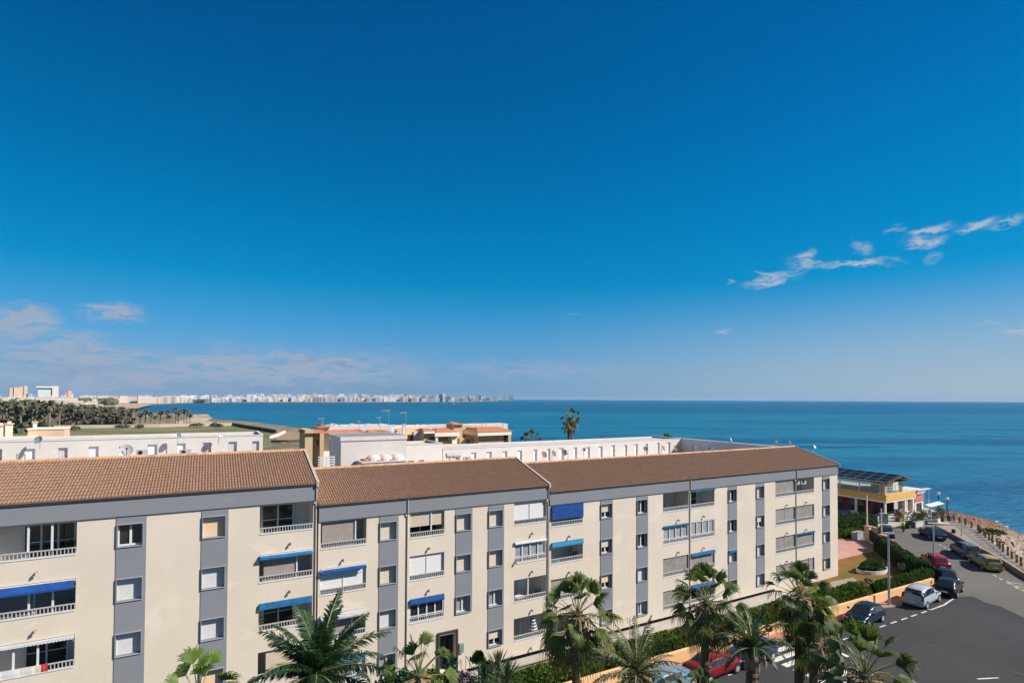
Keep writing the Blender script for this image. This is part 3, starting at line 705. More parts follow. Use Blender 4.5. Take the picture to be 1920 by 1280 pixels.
for k in range(24):
    a = 2*math.pi*k/24; b = 2*math.pi*(k+1)/24
    P = lambda t, s: (2.05*s*math.cos(t), 1.2*s*math.sin(t))
    mb.quad((*P(a,1),0),(*P(b,1),0),(*P(b,1),0.38),(*P(a,1),0.38),M_white); mb.quad((*P(a,1),0.38),(*P(b,1),0.38),(*P(b,.92),0.38),(*P(a,.92),0.38),M_white)
    mb.quad((*P(b,.92),0.38),(*P(b,.92),0.2),(*P(a,.92),0.2),(*P(a,.92),0.38),M_white); mb.tri((*P(a,.92),0.22),(*P(b,.92),0.22),(0,0,0.25),M_core)
tag(mb.build('oval_planter', loc=(64.6,33.6,0.05), rz=R(-6)), 'white oval planter ring standing on the dry lawn', 'planter')
bush('flowering_bush', (67.2,31.6), 0.75, 0.7, 1.1, mat('pale_flowers',(0.30,0.28,0.16),0.8,0.5,3,col2=(0.5,0.42,0.36)), 'small pale flowering bush at the foot of the corner hedge', 350, 0.07, 8)
for k,(x,y,rr) in enumerate([(57.2,30.9,0.5),(58.6,31.5,0.7),(60.0,31.6,0.5)]):
    bush('grey_shrub', (x,y), rr, rr, 0.5, mat('grey_leaves',(0.13,0.13,0.09),0.9,0.3,2,col2=(0.25,0.23,0.17)), ['small grey shrub nearest the corner of the cream block','wide grey shrub on the gravel patch by the lawn','small grey shrub furthest out on the gravel patch'][k], 160, 0.07, 20+k)
# ------------------------------------------------------------------ the long apartment block, three stepped houses
def grid_wall(mb, x0, x1, z0, z1, y, holes, depth, m, mrev=None):
    xs = sorted({x0,x1,*[h[0] for h in holes],*[h[1] for h in holes]}); zs = sorted({z0,z1,*[h[2] for h in holes],*[h[3] for h in holes]})
    xs = [x for x in xs if x0 <= x <= x1]; zs = [z for z in zs if z0 <= z <= z1]
    for a, b in zip(xs, xs[1:]):
        for c, d in zip(zs, zs[1:]):
            mx, mz = (a+b)/2, (c+d)/2
            if any(h[0] < mx < h[1] and h[2] < mz < h[3] for h in holes): continue
            mb.quad((a,y,c),(b,y,c),(b,y,d),(a,y,d),m)
    for h in holes:
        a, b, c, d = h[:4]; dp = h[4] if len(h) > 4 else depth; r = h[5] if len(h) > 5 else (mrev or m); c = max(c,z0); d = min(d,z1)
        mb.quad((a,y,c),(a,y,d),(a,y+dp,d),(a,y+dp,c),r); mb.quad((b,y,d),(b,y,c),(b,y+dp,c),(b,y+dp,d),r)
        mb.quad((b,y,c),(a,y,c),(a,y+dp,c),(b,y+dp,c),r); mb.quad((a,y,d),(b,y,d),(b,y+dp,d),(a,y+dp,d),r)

def tile_roof(x0, x1, y0, y1, z0, z1, parent, px=0.150, rows=13, step=0.045, amp=0.05):
    nper = int(round((x1-x0)/px)); px = (x1-x0)/nper; K = 5
    prof = [0.0, 0.55, 1.0, 1.0, 0.55]
    X = []; H = []
    for i in range(nper):
        for k in range(K): X.append(x0+(i+k/K)*px); H.append(prof[k]*amp)
    X.append(x1); H.append(0)
    n = len(X); vs = []; fs = []
    L = math.hypot(y1-y0, z1-z0); ny, nz = -(z1-z0)/L, (y1-y0)/L
    jr = random.Random(int(x0*10)+5)
    jit = [[jr.uniform(-0.008,0.012) for _ in range(nper+1)] for _ in range(rows)]
    for r_ in range(rows):
        t0, t1 = r_/rows, (r_+1)/rows
        for t, o in ((t0, step), (t1, 0.0)):
            y = y0+(y1-y0)*t; z = z0+(z1-z0)*t
            for i in range(n):
                h = H[i] + o + jit[r_][min(i//K, nper)]
                vs.append((X[i], y+ny*h, z+nz*h))
        b = r_*2*n
        for i in range(n-1): fs.append((b+i, b+i+1, b+n+i+1, b+n+i))
        if r_ > 0:
            p = b-n
            for i in range(n-1): fs.append((p+i, p+i+1, b+i+1, b+i))
    # scalloped tile ends at the eave
    b0 = len(vs)
    for i in range(n): vs.append((X[i], y0, z0-0.03))
    for i in range(n-1): fs.append((b0+i, b0+i+1, i+1, i))
    me = bpy.data.meshes.new('roof'); me.from_pydata(vs, [], fs); me.materials.append(M_roof); me.update()
    o = bpy.data.objects.new('roof', me); COL.objects.link(o); o.parent = parent
    return o

def add_window(par, x0, x1, z0, z1, kind, y=FY, col=None, w_in=0.24, blue=False):
    """window opening x0..x1, z0..z1: surround (part) with shutter / sash as sub-parts"""
    fr = MB(); t = 0.035; pr = 0.09
    for i_,(a,b,c,d) in enumerate(((x0-t,x1+t,z1,z1+t),(x0-t,x1+t,z0-t,z0),(x0-t,x0,z0,z1),(x1,x1+t,z0,z1))):
        fr.box(a,b,y-pr,y+0.03,c,d,M_frameg if i_ < 2 else M_frames)  # top and bottom boards lighter: their lit edges are put into the colour
    w = fr.build('window', par)
    yb = y+w_in-0.04
    if kind in ('S','P','C'):
        s_ = MB(); m = {'S':M_shw,'P':M_shp,'C':M_shc}[kind]; n = int((z1-z0)/0.055)
        for k in range(n):
            a = z0+(z1-z0)*k/n; b = z0+(z1-z0)*(k+1)/n; s_.box(x0+0.03,x1-0.03,yb,yb+0.03,a,b-0.008,m)
        s_.box(x0,x0+0.03,yb-0.02,yb+0.03,z0,z1,M_paint); s_.box(x1-0.03,x1,yb-0.02,yb+0.03,z0,z1,M_paint)
        s_.build('shutter', w)
    else:
        g = MB(); gm = M_curt if kind == 'G2' else M_glass
        g.quad((x0,yb+0.03,z0),(x1,yb+0.03,z0),(x1,yb+0.03,z1),(x0,yb+0.03,z1),gm); g.build('pane', w)
        f = MB(); t2 = 0.06; mid = (x0+x1)/2
        for a,b,c,d in ((x0,x1,z0,z0+t2+0.02),(x0,x1,z1-t2,z1),(x0,x0+t2,z0+t2+0.02,z1-t2),(x1-t2,x1,z0+t2+0.02,z1-t2),(mid-0.05,mid+0.05,z0+t2+0.02,z1-t2)):
            f.box(a,b,yb-0.04,yb+0.02,c,d,M_paint)
        f.build('sash', w)
        if kind in ('H','HP'):
            s_ = MB(); zz = z0+(z1-z0)*0.42; m = M_shp if kind == 'HP' else M_shc
            n = 12
            for k in range(n):
                a = zz+(z1-zz)*k/n; b = zz+(z1-zz)*(k+1)/n; s_.box(x0+0.03,x1-0.03,yb-0.09,yb-0.055,a,b-0.008,m)
            s_.build('shutter', w)
    if blue:
        a_ = MB(); a_.box(x0,x1,y-0.12,y-0.02,z1-0.22,z1,M_lblue); a_.build('awning', w)
    return w

def add_balcony(par, x0, x1, z0, z1, spec, y=FY, depth=1.5):
    b = MB(); rm = spec.get('room', M_room); e = 0.004
    x0r, x1r = x0+e, x1-e; zf = z0-0.75
    # room behind the parapet
    b.quad((x0r,y+0.2,zf),(x0r,y+depth,zf),(x0r,y+depth,z1+0.1),(x0r,y+0.2,z1+0.1),rm)
    b.quad((x1r,y+0.2,z1+0.1),(x1r,y+depth,z1+0.1),(x1r,y+depth,zf),(x1r,y+0.2,zf),rm)
    b.quad((x0r,y+depth,zf),(x1r,y+depth,zf),(x1r,y+depth,z1+0.1),(x0r,y+depth,z1+0.1),rm)
    b.quad((x0r,y+0.2,z1+0.1),(x0r,y+depth,z1+0.1),(x1r,y+depth,z1+0.1),(x1r,y+0.2,z1+0.1),rm)
    b.quad((x0r,y+0.2,zf),(x1r,y+0.2,zf),(x1r,y+depth,zf),(x0r,y+depth,zf),M_conc)
    b.quad((x1r,y+0.2,zf),(x0r,y+0.2,zf),(x0r,y+0.2,z0),(x1r,y+0.2,z0),rm)
    b.box(x0,x1,y-0.03,y+0.2,z0-0.05,z0,M_paint if spec.get('rail',1) else M_wall)
    B = b.build('balcony', par)
    d = spec.get('door')
    if d:
        dm = MB(); a, c = spec.get('dx', (0.25,0.75)); xa, xb = x0+(x1-x0)*a, x0+(x1-x0)*c; top = z1-0.08 if d != 'low' else z1-0.3
        yd = y+depth-0.05; n = spec.get('dn', 2)
        g = {'dark':M_glass,'low':M_glass,'curt':M_curt,'screen':M_screen,'shut':M_beigeb,'white':M_blind}[d]
        dm.quad((xa,yd,zf),(xb,yd,zf),(xb,yd,top),(xa,yd,top),g)
        for k in range(n+1):
            xx = xa+(xb-xa)*k/n; dm.box(xx-0.04,xx+0.04,yd-0.06,yd-0.005,zf,top,M_paint)
        dm.box(xa,xb,yd-0.06,yd-0.005,top-0.06,top,M_paint)
        if n > 1 and d in ('dark','low'): dm.box(xa+0.04,xb-0.04,yd-0.03,yd-0.005,zf+1.2,zf+1.24,M_paint)
        dm.build('sliding_door', B)
    if spec.get('rail', 1):
        r_ = MB(); zr = z0+0.33; yr = y+0.03
        r_.box(x0,x1,yr-0.035,yr+0.035,zr-0.05,zr,M_metalw); r_.box(x0,x1,yr-0.03,yr+0.03,z0+0.0,z0+0.035,M_metalw)
        n = max(4, int((x1-x0)/0.15))
        for k in range(n+1):
            xx = x0+0.03+(x1-x0-0.06)*k/n; r_.box(xx-0.02,xx+0.02,yr-0.02,yr+0.02,z0+0.035,zr-0.05,M_metalw)
        r_.build('railing', B)
    if spec.get('posts'):
        p = MB()
        for f_ in spec['posts']:
            xx = x0+(x1-x0)*f_; p.box(xx-0.04,xx+0.04,y+0.07,y+0.15,z0,z1,M_paint)
        p.build('post', B)
    if spec.get('glaz'):
        p = MB(); n = spec['glaz']; yg = y+0.08
        p.quad((x0,yg+0.02,z0),(x1,yg+0.02,z0),(x1,yg+0.02,z1),(x0,yg+0.02,z1),spec.get('gm', M_curt))
        for k in range(n+1):
            xx = x0+0.04+(x1-x0-0.08)*k/n; p.box(xx-0.045,xx+0.045,yg-0.05,yg,z0,z1,M_paint)
        p.box(x0,x1,yg-0.06,yg+0.01,z1-0.09,z1,M_paint); p.box(x0,x1,yg-0.06,yg+0.01,z0,z0+0.07,M_paint); p.box(x0,x1,yg-0.045,yg,z0+0.38,z0+0.43,M_paint)
        p.build('glazing', B)
    if spec.get('blind'):
        m, top, bot = spec['blind']; p = MB(); n = 28; H_ = z1-z0; zt, zb = z0+H_*top, z0+H_*bot; yb = y+0.13
        a, c = spec.get('bx', (0,1)); xa, xb = x0+(x1-x0)*a+0.02, x0+(x1-x0)*c-0.02
        for k in range(n):
            q0 = zb+(zt-zb)*k/n; q1 = zb+(zt-zb)*(k+1)/n; p.quad((xa,yb,q0),(xb,yb,q0),(xb,yb+0.012,q1),(xa,yb+0.012,q1),m)
        if m is M_blind: xx = (xa+xb)/2; p.box(xx-0.03,xx+0.03,yb-0.03,yb+0.0,zb,zt,M_paint)
        p.build('roller_blind', B)
    if spec.get('screen'):
        p = MB(); n = spec['screen']; W = (x1-x0)/n
        for k in range(n):
            xa, xb = x0+W*k+0.02, x0+W*(k+1)-0.02; p.quad((xa,y+0.10,z0+0.03),(xb,y+0.10,z0+0.03),(xb,y+0.10,z1-0.03),(xa,y+0.10,z1-0.03),M_screen)
            p.box(xb,xb+0.04,y+0.08,y+0.12,z0,z1,M_metalw)
        p.box(x0,x1,y+0.04,y+0.10,z0+0.28,z0+0.32,M_metalw); p.box(x0,x1,y+0.04,y+0.12,z1-0.05,z1,M_metalw)
        p.build('roller_screen', B)
    if spec.get('awn'):
        m, drop, out = spec['awn']; p = MB(); zt = z1-0.02; n = 26; ya = y-0.02
        p.box(x0+0.02,x1-0.02,ya-0.10,ya,zt-0.10,zt,M_paint if out > 0.2 else m)
        out *= 0.6; y2, z2 = ya-out-0.06, zt-drop
        p.quad((x0+0.03,ya-0.10,zt-0.03),(x0+0.03,y2,z2),(x1-0.03,y2,z2),(x1-0.03,ya-0.10,zt-0.03),m)
        if drop < 0.7:
            W = (x1-x0-0.06)/n
            for k in range(n):
                a = x0+0.03+W*k; sc_ = 0.04 if spec.get('scal',1) else 0
                p.poly([(a,y2,z2),(a,y2-0.005,z2-0.12+sc_),(a+W/2,y2-0.005,z2-0.12),(a+W,y2-0.005,z2-0.12+sc_),(a+W,y2,z2)],m)
            for xx in (x0+0.05,x1-0.05): p.tube([(xx,ya,zt-0.3-drop*0.3),(xx,y2+0.02,z2)],0.015,M_metalw,5)
        p.build('awning', B)
    return B

def add_lamp(par, x, z, y=FY):
    l = MB(); l.box(x-0.04,x+0.04,y-0.10,y,z-0.04,z+0.04,M_wood); l.tube([(x,y-0.10,z+0.02),(x,y-0.16,z+0.0),(x,y-0.16,z-0.10)],[0.03,0.05,0.07],mat('lamp_shade_beige',(0.42,0.30,0.19),0.7,0.1),7)
    return l.build('wall_lamp', par)

def house(name, label, x0, x1, zt, strips, balcs, wins, wsill, bsill, dh=0.0, seams=(), lamps=(), right_end=False, door=None):
    """zt = eave; wins: {strip_index: [kinds]}; balcs: list of (x0, x1, [spec per row])"""
    root = empty(name, (0,0,0), 0, label, 'apartment block', 'stepped cream apartment houses')
    fas = zt-1.03
    holes = []
    for i,(a,b) in enumerate(strips):
        for r_, k in enumerate(wins[i]):
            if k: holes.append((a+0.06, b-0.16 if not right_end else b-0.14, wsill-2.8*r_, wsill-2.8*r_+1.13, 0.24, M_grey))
    for (a,b,rows) in balcs:
        for r_, s_ in enumerate(rows):
            if s_: holes.append((a, b, bsill-2.78*r_, min(bsill-2.78*r_+1.57, fas-0.02), 0.2))
    if door: holes.append((door[0],door[1],0.55,door[2],0.6))
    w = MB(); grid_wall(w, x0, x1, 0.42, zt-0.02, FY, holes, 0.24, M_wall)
    w.quad((x0,FY,0.42),(x0,FY,zt),(x0,FY+10.2,zt),(x0,FY+10.2,0.42),M_wall); w.quad((x1,FY,zt),(x1,FY,0.42),(x1,FY+10.2,0.42),(x1,FY+10.2,zt),M_wall)
    w.quad((x1,FY+10.2,0),(x0,FY+10.2,0),(x0,FY+10.2,zt),(x1,FY+10.2,zt),M_wall)
    zr = zt+1.50; yr = FY+5.0
    for xx in (x0, x1): w.tri((xx,FY,zt-0.02),(xx,yr,zr-0.02),(xx,FY+10.2,zt-0.02),M_white)
    w.quad((x1,FY,0.42),(x0,FY,0.42),(x0,FY+0.35,0.42),(x1,FY+0.35,0.42),M_wall)
    if right_end: w.quad((49.0,FY,0),(x1,FY,0),(x1,FY,0.42),(49.0,FY,0.42),M_wall); w.quad((x1,FY,0),(x1,FY+10.2,0),(x1,FY+10.2,0.42),(x1,FY,0.42),M_wall); w.quad((49.0,FY+0.35,0),(49.0,FY,0),(49.0,FY,0.42),(49.0,FY+0.35,0.42),M_wall)
    w.build('wall', root)
    p = MB(); p.quad((x0,FY+0.35,0),(x1,FY+0.35,0),(x1,FY+0.35,0.45),(x0,FY+0.35,0.45),M_plinth); p.quad((x0,FY,0),(x0,FY,0.42),(x0,FY+0.35,0.42),(x0,FY+0.35,0),M_plinth)
    p.build('plinth', root)
    f = MB(); xs = [x0, *seams, x1]
    for a, b in zip(xs, xs[1:]): f.box(a+0.012,b-0.012,FY-0.09,FY-0.004,fas,zt-0.05,M_grey)
    for a,b in strips:
        f.box(a,a+0.06,FY-0.035,FY-0.002,0.9 if True else 0,fas-0.002,M_grey) if False else None
    f.build('fascia', root)
    # grey strips between the windows
    for i,(a,b) in enumerate(strips):
        g = MB(); ks = wins[i]; hx1 = b-0.16 if not right_end else b-0.14
        rows_ = [r_ for r_ in range(4) if ks[r_]]
        bot = wsill-2.8*max(rows_)-0.02 if len(rows_) == 4 else wsill-2.8*(max(rows_))-0.06
        hol = [(a+0.055, hx1+0.005, wsill-2.8*r_-0.005, wsill-2.8*r_+1.135) for r_ in rows_]
        grid_wall(g, a, b, bot, fas-0.002, FY-0.03, hol, 0.029, M_grey)
        for xx in (a,b): g.quad((xx,FY-0.03,bot),(xx,FY-0.03,fas),(xx,FY-0.001,fas),(xx,FY-0.001,bot),M_grey)
        g.quad((a,FY-0.03,bot),(b,FY-0.03,bot),(b,FY-0.001,bot),(a,FY-0.001,bot),M_grey)
        g.build('window_panel', root)
        for r_ in rows_:
            k = ks[r_]; bl = k.endswith('b'); k = k.rstrip('b')
            add_window(root, a+0.06, hx1, wsill-2.8*r_, wsill-2.8*r_+1.13, k, blue=bl)
    for (a,b,rows) in balcs:
        for r_, s_ in enumerate(rows):
            if s_: add_balcony(root, a, b, bsill-2.78*r_, min(bsill-2.78*r_+1.57, fas-0.02), s_)
    for x, z in lamps: add_lamp(root, x, z)
    rf = tile_roof(x0-0.02, x1+(0.02 if not right_end else 0.12), FY-0.20, yr, zt, zr, root)
    bk = MB(); bk.quad((x0,yr,zr),(x1,yr,zr),(x1,FY+10.4,zt),(x0,FY+10.4,zt),M_roof); bk.build('roof_slope', rf)
    rc = MB(); n = int((x1-x0)/0.42)
    for k in range(n):
        a = x0+(x1-x0)*k/n; b = x0+(x1-x0)*(k+1)/n; rc.tube([(a,yr,zr+0.03),(b+0.03,yr,zr+0.05)],[0.13,0.11],mat('ridge_tiles',(0.50,0.29,0.17),0.85,0.25,3),8)
    rc.build('ridge_tiles', rf)
    gt = MB(); gt.box(x0,x1,FY-0.17,FY-0.02,zt-0.12,zt-0.03,M_gutter); gt.build('gutter', root)
    if right_end or name:
        v = MB()
        for xx, ww in ((x1, 0.08),) if not right_end else ((x1+0.08, 0.05),):
            v.quad((xx-ww,FY-0.24,zt+0.11),(xx+ww,FY-0.24,zt+0.11),(xx+ww,yr,zr+0.13),(xx-ww,yr,zr+0.13),M_cap)
            v.quad((xx+ww,FY-0.24,zt-0.2),(xx+ww,yr,zr-0.2),(xx+ww,yr,zr+0.13),(xx+ww,FY-0.24,zt+0.11),M_cap)
            v.quad((xx-ww,FY-0.24,zt-0.06),(xx-ww,yr,zr-0.06),(xx-ww,yr,zr+0.13),(xx-ww,FY-0.24,zt+0.11),M_gutter)  # inner side near black: the shadow line beside the cap, painted on
            v.quad((xx-ww,FY-0.24,zt-0.2),(xx+ww,FY-0.24,zt-0.2),(xx+ww,FY-0.24,zt+0.11),(xx-ww,FY-0.24,zt+0.11),M_cap)
        v.build('verge', rf)
    for sx in list(seams)+[x1-0.06]:
        if right_end and sx > x1-1: continue
        d_ = MB(); d_.tube([(sx,FY-0.13,zt-0.1),(sx,FY-0.13,fas-0.03),(sx,FY-0.05,fas-0.25),(sx,FY-0.05,0.3)],0.036,M_pipe,7); d_.build('downpipe', root)
    return root

D = dict
bA = [D(door='dark',dx=(0.38,0.92),dn=3,posts=[0.05,0.5,0.74]), D(awn=(M_blue,0.30,0.45),door='screen',dx=(0.0,1.0),dn=2,posts=[0.2,0.52,0.76],room=mat('grey_room',(0.30,0.31,0.33),0.8,0.1)),  # the awning balcony has darker grey room walls
      D(door='dark',dx=(0.42,0.86),dn=2,posts=[0.38,0.62],awn=(M_paint,0.06,0.05)), D(door='dark')]
bB = [D(door='dark',dx=(0.08,0.68)), D(awn=(M_lblue,0.12,0.30),blind=(M_shadeblind,0.95,0.05),bx=(0.08,0.68),posts=[0.70]), D(awn=(M_lblue,0.20,0.10),scal=0,door='dark',dx=(0.12,0.7)), D(blind=(M_tan,1,0),bx=(0.14,1))]
seg1_left = [(-13.6,-11.4)]
h1 = house('apartment_house', 'tallest, nearest cream house of the row, cut by the left picture edge', -16, 5.8, 13.87,
      [(-12.2,-10.9),(-4.07,-2.77),(-0.25,1.06)], [(-9.45,-5.68,bA),(2.66,5.58,bB),(-15.9,-12.9,[D(),D(),D(),D()])],
      [['S','S','S','S'],['G','S','S','S'],['P','S','S','P']], 11.27, 11.16, lamps=[(-7.2,10.45),(-7.2,7.66),(-7.2,4.88),(4.33,10.45),(4.33,7.66),(4.33,4.88)])
bC = [D(blind=(M_shadeblind,1,0.0),bx=(0.03,0.74),posts=[0.76]), D(awn=(M_blue,0.14,0.3),blind=(M_blind,1,0.05)), D(awn=(M_gawn,0.18,0.45),blind=(M_shadeblind,0.95,0.0),bx=(0.0,0.68),posts=[0.7]), D(awn=(M_lblue,0.2,0.2),blind=(M_blind,1,0.0))]
bD = [D(door='dark',dx=(0.0,1),dn=2,room=M_tan,blind=(M_tan,1,0.42),bx=(0,1),posts=[0.62]), D(blind=(M_blind,1,0.06)), D(awn=(M_blue,0.22,0.2),glaz=4,gm=M_glass), None]
bE = [D(blind=(M_blind,1,0.16)), D(glaz=4,awn=(M_paint,0.08,0.1)), D(door='curt',dx=(0,0.45),dn=2,posts=[0.45]), D(door='curt',dx=(0.0,0.5),dn=2)]
h2 = house('apartment_house', 'middle cream house of the row, with the dark entrance door between blue awnings', 5.9, 22.42, 12.55,
      [(9.6,10.86),(14.87,16.13),(17.36,18.63)], [(6.03,8.79,bC),(11.63,14.05,bD),(19.47,22.22,bE)],
      [['C','C','S','G2'],['C','C','G2',''],['C','C','G2','H']], 9.93, 9.86, seams=(11.45,), lamps=[(7.38,9.07),(7.38,6.28),(12.96,9.07),(12.96,6.28),(20.98,9.11),(20.98,6.32),(20.98,3.5),(20.9,0.75),(19.57,7.2)], door=(13.77,14.97,3.05))
bF = [D(awn=(M_blue,1.02,0.1)), D(awn=(M_teal,0.22,0.15),door='shut',dx=(0.4,1),dn=1), D(blind=(M_shadeblind,1,0.0)), D(door='curt')]
bG = [D(door='curt',dx=(0.05,0.62),dn=2,room=M_beigeb), D(glaz=4,awn=(M_lblue,0.03,0.03)), D(screen=2), D(screen=2)]
bH = [D(door='dark',dx=(0.2,0.75),awn=(M_lblue,0.02,0.03)), D(glaz=4), D(awn=(M_lblue,0.12,0.10),screen=2), D(awn=(M_lblue,0.12,0.1),door='dark')]
bI = [D(screen=1), D(screen=2), D(screen=2), D(screen=2)]
bJ = [D(door='shut',dx=(0.0,0.9),dn=1,posts=[0.0]), D(screen=1), D(screen=1,awn=(M_lblue,0.02,0.02)), D(screen=1)]
h3 = house('apartment_house', 'longest cream house of the row, running to the corner by the dry lawn', 22.5, 59.72, 12.04,
      [(27.33,28.59),(31.13,32.36),(42.24,43.49),(46.22,47.47),(56.96,58.28)],
      [(22.66,25.62,bF),(34.08,37.13,bG),(37.42,40.45,bH),(49.17,52.35,bI),(52.5,55.5,bJ)],
      [['H','H','HP','G2'],['G','G','S','G2'],['G','G','Sb','G2'],['C','H','S','S'],['S','S','S','C']], 9.50, 9.37, seams=(37.28,52.43),
      lamps=[(24.3,8.5),(24.3,5.76),(35.84,8.54),(38.98,8.55),(35.84,5.76),(38.97,5.74),(35.83,2.95),(50.88,8.47),(54.03,8.48),(50.86,5.69),(54.0,5.67),(50.83,2.88)], right_end=True)
# entrance door, meter box, steps of the middle house
M_brown = mat('brown_door_frame', (0.07,0.045,0.035), 0.6, 0.2)
e = MB(); e.quad((13.77,FY+0.6,0.55),(14.97,FY+0.6,0.55),(14.97,FY+0.6,3.05),(13.77,FY+0.6,3.05),M_glass)
for a,b,c,d in ((13.77,13.87,0.55,3.05),(14.87,14.97,0.55,3.05),(13.87,14.87,2.9,3.05),(14.3,14.36,0.55,2.9)): e.box(a,b,FY+0.5,FY+0.58,c,d,M_brown)
e.box(13.6,13.76,FY-0.10,FY+0.1,0.5,3.2,M_brown); e.box(14.98,15.08,FY-0.10,FY+0.1,0.5,3.2,M_brown); e.box(13.6,15.08,FY-0.10,FY+0.1,3.2,3.3,M_brown)
e.build('entrance_door', h2)
e = MB(); e.box(15.15,15.5,FY-0.14,FY,1.65,2.3,M_frameg); e.box(15.18,15.47,FY-0.15,FY-0.141,1.7,2.25,mat('meter_glass',(0.2,0.26,0.2),0.2,0.3)); e.build('meter_box', h2)
e = MB()
for k in range(4): e.box(13.2,15.6,FY-0.35-0.3*(k+1),FY-0.35-0.3*k,0,0.5-0.12*k,M_path)
e.box(13.2,15.6,FY-0.35,FY-0.005,0,0.52,M_path); e.build('doorstep', h2)
for s_, n_ in ((13.2,'hand_rail'),(15.6,'hand_rail')):
    r_ = MB(); r_.tube([(s_,FY-0.2,1.4),(s_,FY-0.5,1.4),(s_,FY-1.6,0.9)],0.025,M_black,6)
    for yy,zz in ((0.2,1.4),(0.8,1.27),(1.6,0.9)): r_.tube([(s_,FY-yy,0.1),(s_,FY-yy,zz)],0.02,M_black,5)
    r_.build(n_, h2)

# air-conditioners inside the top right balcony
def ac_unit(x, y, z, label, w=0.8, group=None):
    o = empty('air_conditioner', (x,y,z), 0, label, 'air conditioner', group)
    m = MB(); m.box(-w/2,w/2,-0.15,0.15,0,0.55,M_metalw); m.build('casing', o)
    f = MB(); f.tube([(-w*0.12,-0.151,0.28),(-w*0.12,-0.17,0.28)],0.2,M_black,14); f.build('fan', o); return o
ac_unit(53.0,FY+0.35,10.3,'air conditioner hanging left in the top balcony at the far end of the block'); ac_unit(54.1,FY+0.35,10.28,'air conditioner hanging right of the other one in the far top balcony')
# things on the balconies
def parasol():
    o = empty('parasol', (21.35,FY+0.45,1.0), 0, 'navy and white striped parasol half closed on a low balcony', 'parasol')
    c = MB(); 
    for k in range(10):
        z0 = 0.9+k*0.1; r0 = 0.36*(1-k/10)**0.7; r1 = 0.36*(1-(k+1)/10)**0.7 if k < 9 else 0.02
        c.tube([(0,0,z0),(0,0,z0+0.1)],[r0,r1],mat('navy_cloth',(0.03,0.04,0.09),0.8,0.1) if k%2 else M_paint,10,cap=False)
    c.build('canopy', o); p = MB(); p.tube([(0,0,-0.3),(0,0,1.95)],0.02,M_paint,6); p.build('pole', o)
parasol()
def table(x,y,z,label,group=None,r_=0.4,m=None):
    o = empty('table', (x,y,z), 0, label, 'table', group); m = m or M_paint
    t = MB(); t.tube([(0,0,0.70),(0,0,0.73)],r_,m,14); t.build('table_top', o)
    l = MB(); l.tube([(0,0,0),(0,0,0.70)],0.03,m,6); l.box(-0.2,0.2,-0.03,0.03,0,0.03,m); l.box(-0.03,0.03,-0.2,0.2,0.03,0.05,m); l.build('stand', o); return o
def chair(x,y,z,rz,label,group=None,m=None):
    o = empty('chair', (x,y,z), rz, label, 'chair', group); m = m or M_paint
    s_ = MB(); s_.box(-0.22,0.22,-0.22,0.22,0.42,0.46,m); s_.build('seat', o)
    b = MB(); b.box(-0.22,0.22,0.19,0.22,0.46,0.86,m); b.build('backrest', o)
    for a in (-0.2,0.2):
        for c in (-0.2,0.2):
            l = MB(); l.box(a-0.02,a+0.02,c-0.02,c+0.02,0,0.42,m); l.build('leg', o)
    return o
table(20.3,FY+0.6,3.66,'white table on the open balcony beside the grey house corner')
chair(21.3,FY+0.8,3.66,R(160),'dark folding chair beside the white balcony table', m=M_black)
chair(23.6,FY+0.7,5.85,R(190),'green plastic chair on the balcony under the teal awning', m=mat('green_plastic',(0.01,0.18,0.14),0.5,0.1))
chair(4.7,FY+0.7,4.85,R(150),'orange cane chair on the balcony under the solid blue awning', m=mat('orange_cane',(0.5,0.2,0.1),0.7,0.2))
chair(-8.85,FY+0.6,10.4,R(200),'round wicker chair on the top left balcony', m=mat('wicker',(0.33,0.22,0.11),0.8,0.3))
for k,(x,lab,m) in enumerate([(-8.6,'white towel hanging over the lower left balcony railing',M_paint),(-7.65,'yellow and white cloth drying on the lower left balcony railing',M_shc),(-7.0,'red cloth drying on the lower left balcony railing',mat('red_cloth',(0.5,0.05,0.05),0.8,0.1))]):
    c = MB(); w_ = [1.3,0.7,0.3][k]; zt = 5.6+0.34
    pts = [(FY+0.10,zt-0.25),(FY+0.07,zt),(FY-0.02,zt+0.01),(FY-0.03,zt-0.18),(FY-0.02,zt-0.36)]
    for (a,b),(p,q_) in zip(pts, pts[1:]):
        for i in range(6):
            xa, xb = x+w_*i/6, x+w_*(i+1)/6; da, db = 0.012*math.sin(i*1.9), 0.012*math.sin((i+1)*1.9)
            c.quad((xa,a+da,b),(xb,a+db,b),(xb,p+db,q_),(xa,p+da,q_),m)
    tag(c.build('drying_cloth', smooth=True), lab, 'cloth')

# pots, chairs and racks on the open balconies
bal_rnd = random.Random(9)
M_terra = mat('terracotta_pot', (0.40,0.16,0.08), 0.8, 0.15)
def pot_plant(x, y, z, label, h=0.7, m=None):
    o = empty('potted_plant', (x,y,z), 0, label, 'plant', 'potted plants on the balconies')
    p = MB(); p.tube([(0,0,0),(0,0,0.32)],[0.13,0.18],m or M_terra,10); p.build('pot', o); l = MB()
    for k in range(60):
        a = bal_rnd.uniform(0,6.28); r_ = bal_rnd.uniform(0.05,0.3); q = Vector((r_*math.cos(a), r_*math.sin(a), 0.34+h*bal_rnd.random())); s_ = 0.07
        l.quad(q+Vector((-s_,0,0)), q+Vector((0,s_*.6,-s_*.5)), q+Vector((s_,0,s_*.3)), q+Vector((0,-s_*.6,s_)), M_hedgel if k % 3 else M_hedge)
    l.build('foliage', o)
pot_plant(-6.0, FY+0.6, 10.6, 'potted plant in the right corner of the top left balcony')
pot_plant(3.0, FY+0.5, 5.1, 'leafy plant behind the railing under the solid blue awning', 0.9)
pot_plant(8.4, FY+0.6, 3.75, 'potted plant under the scalloped grey awning', 0.7, M_paint)
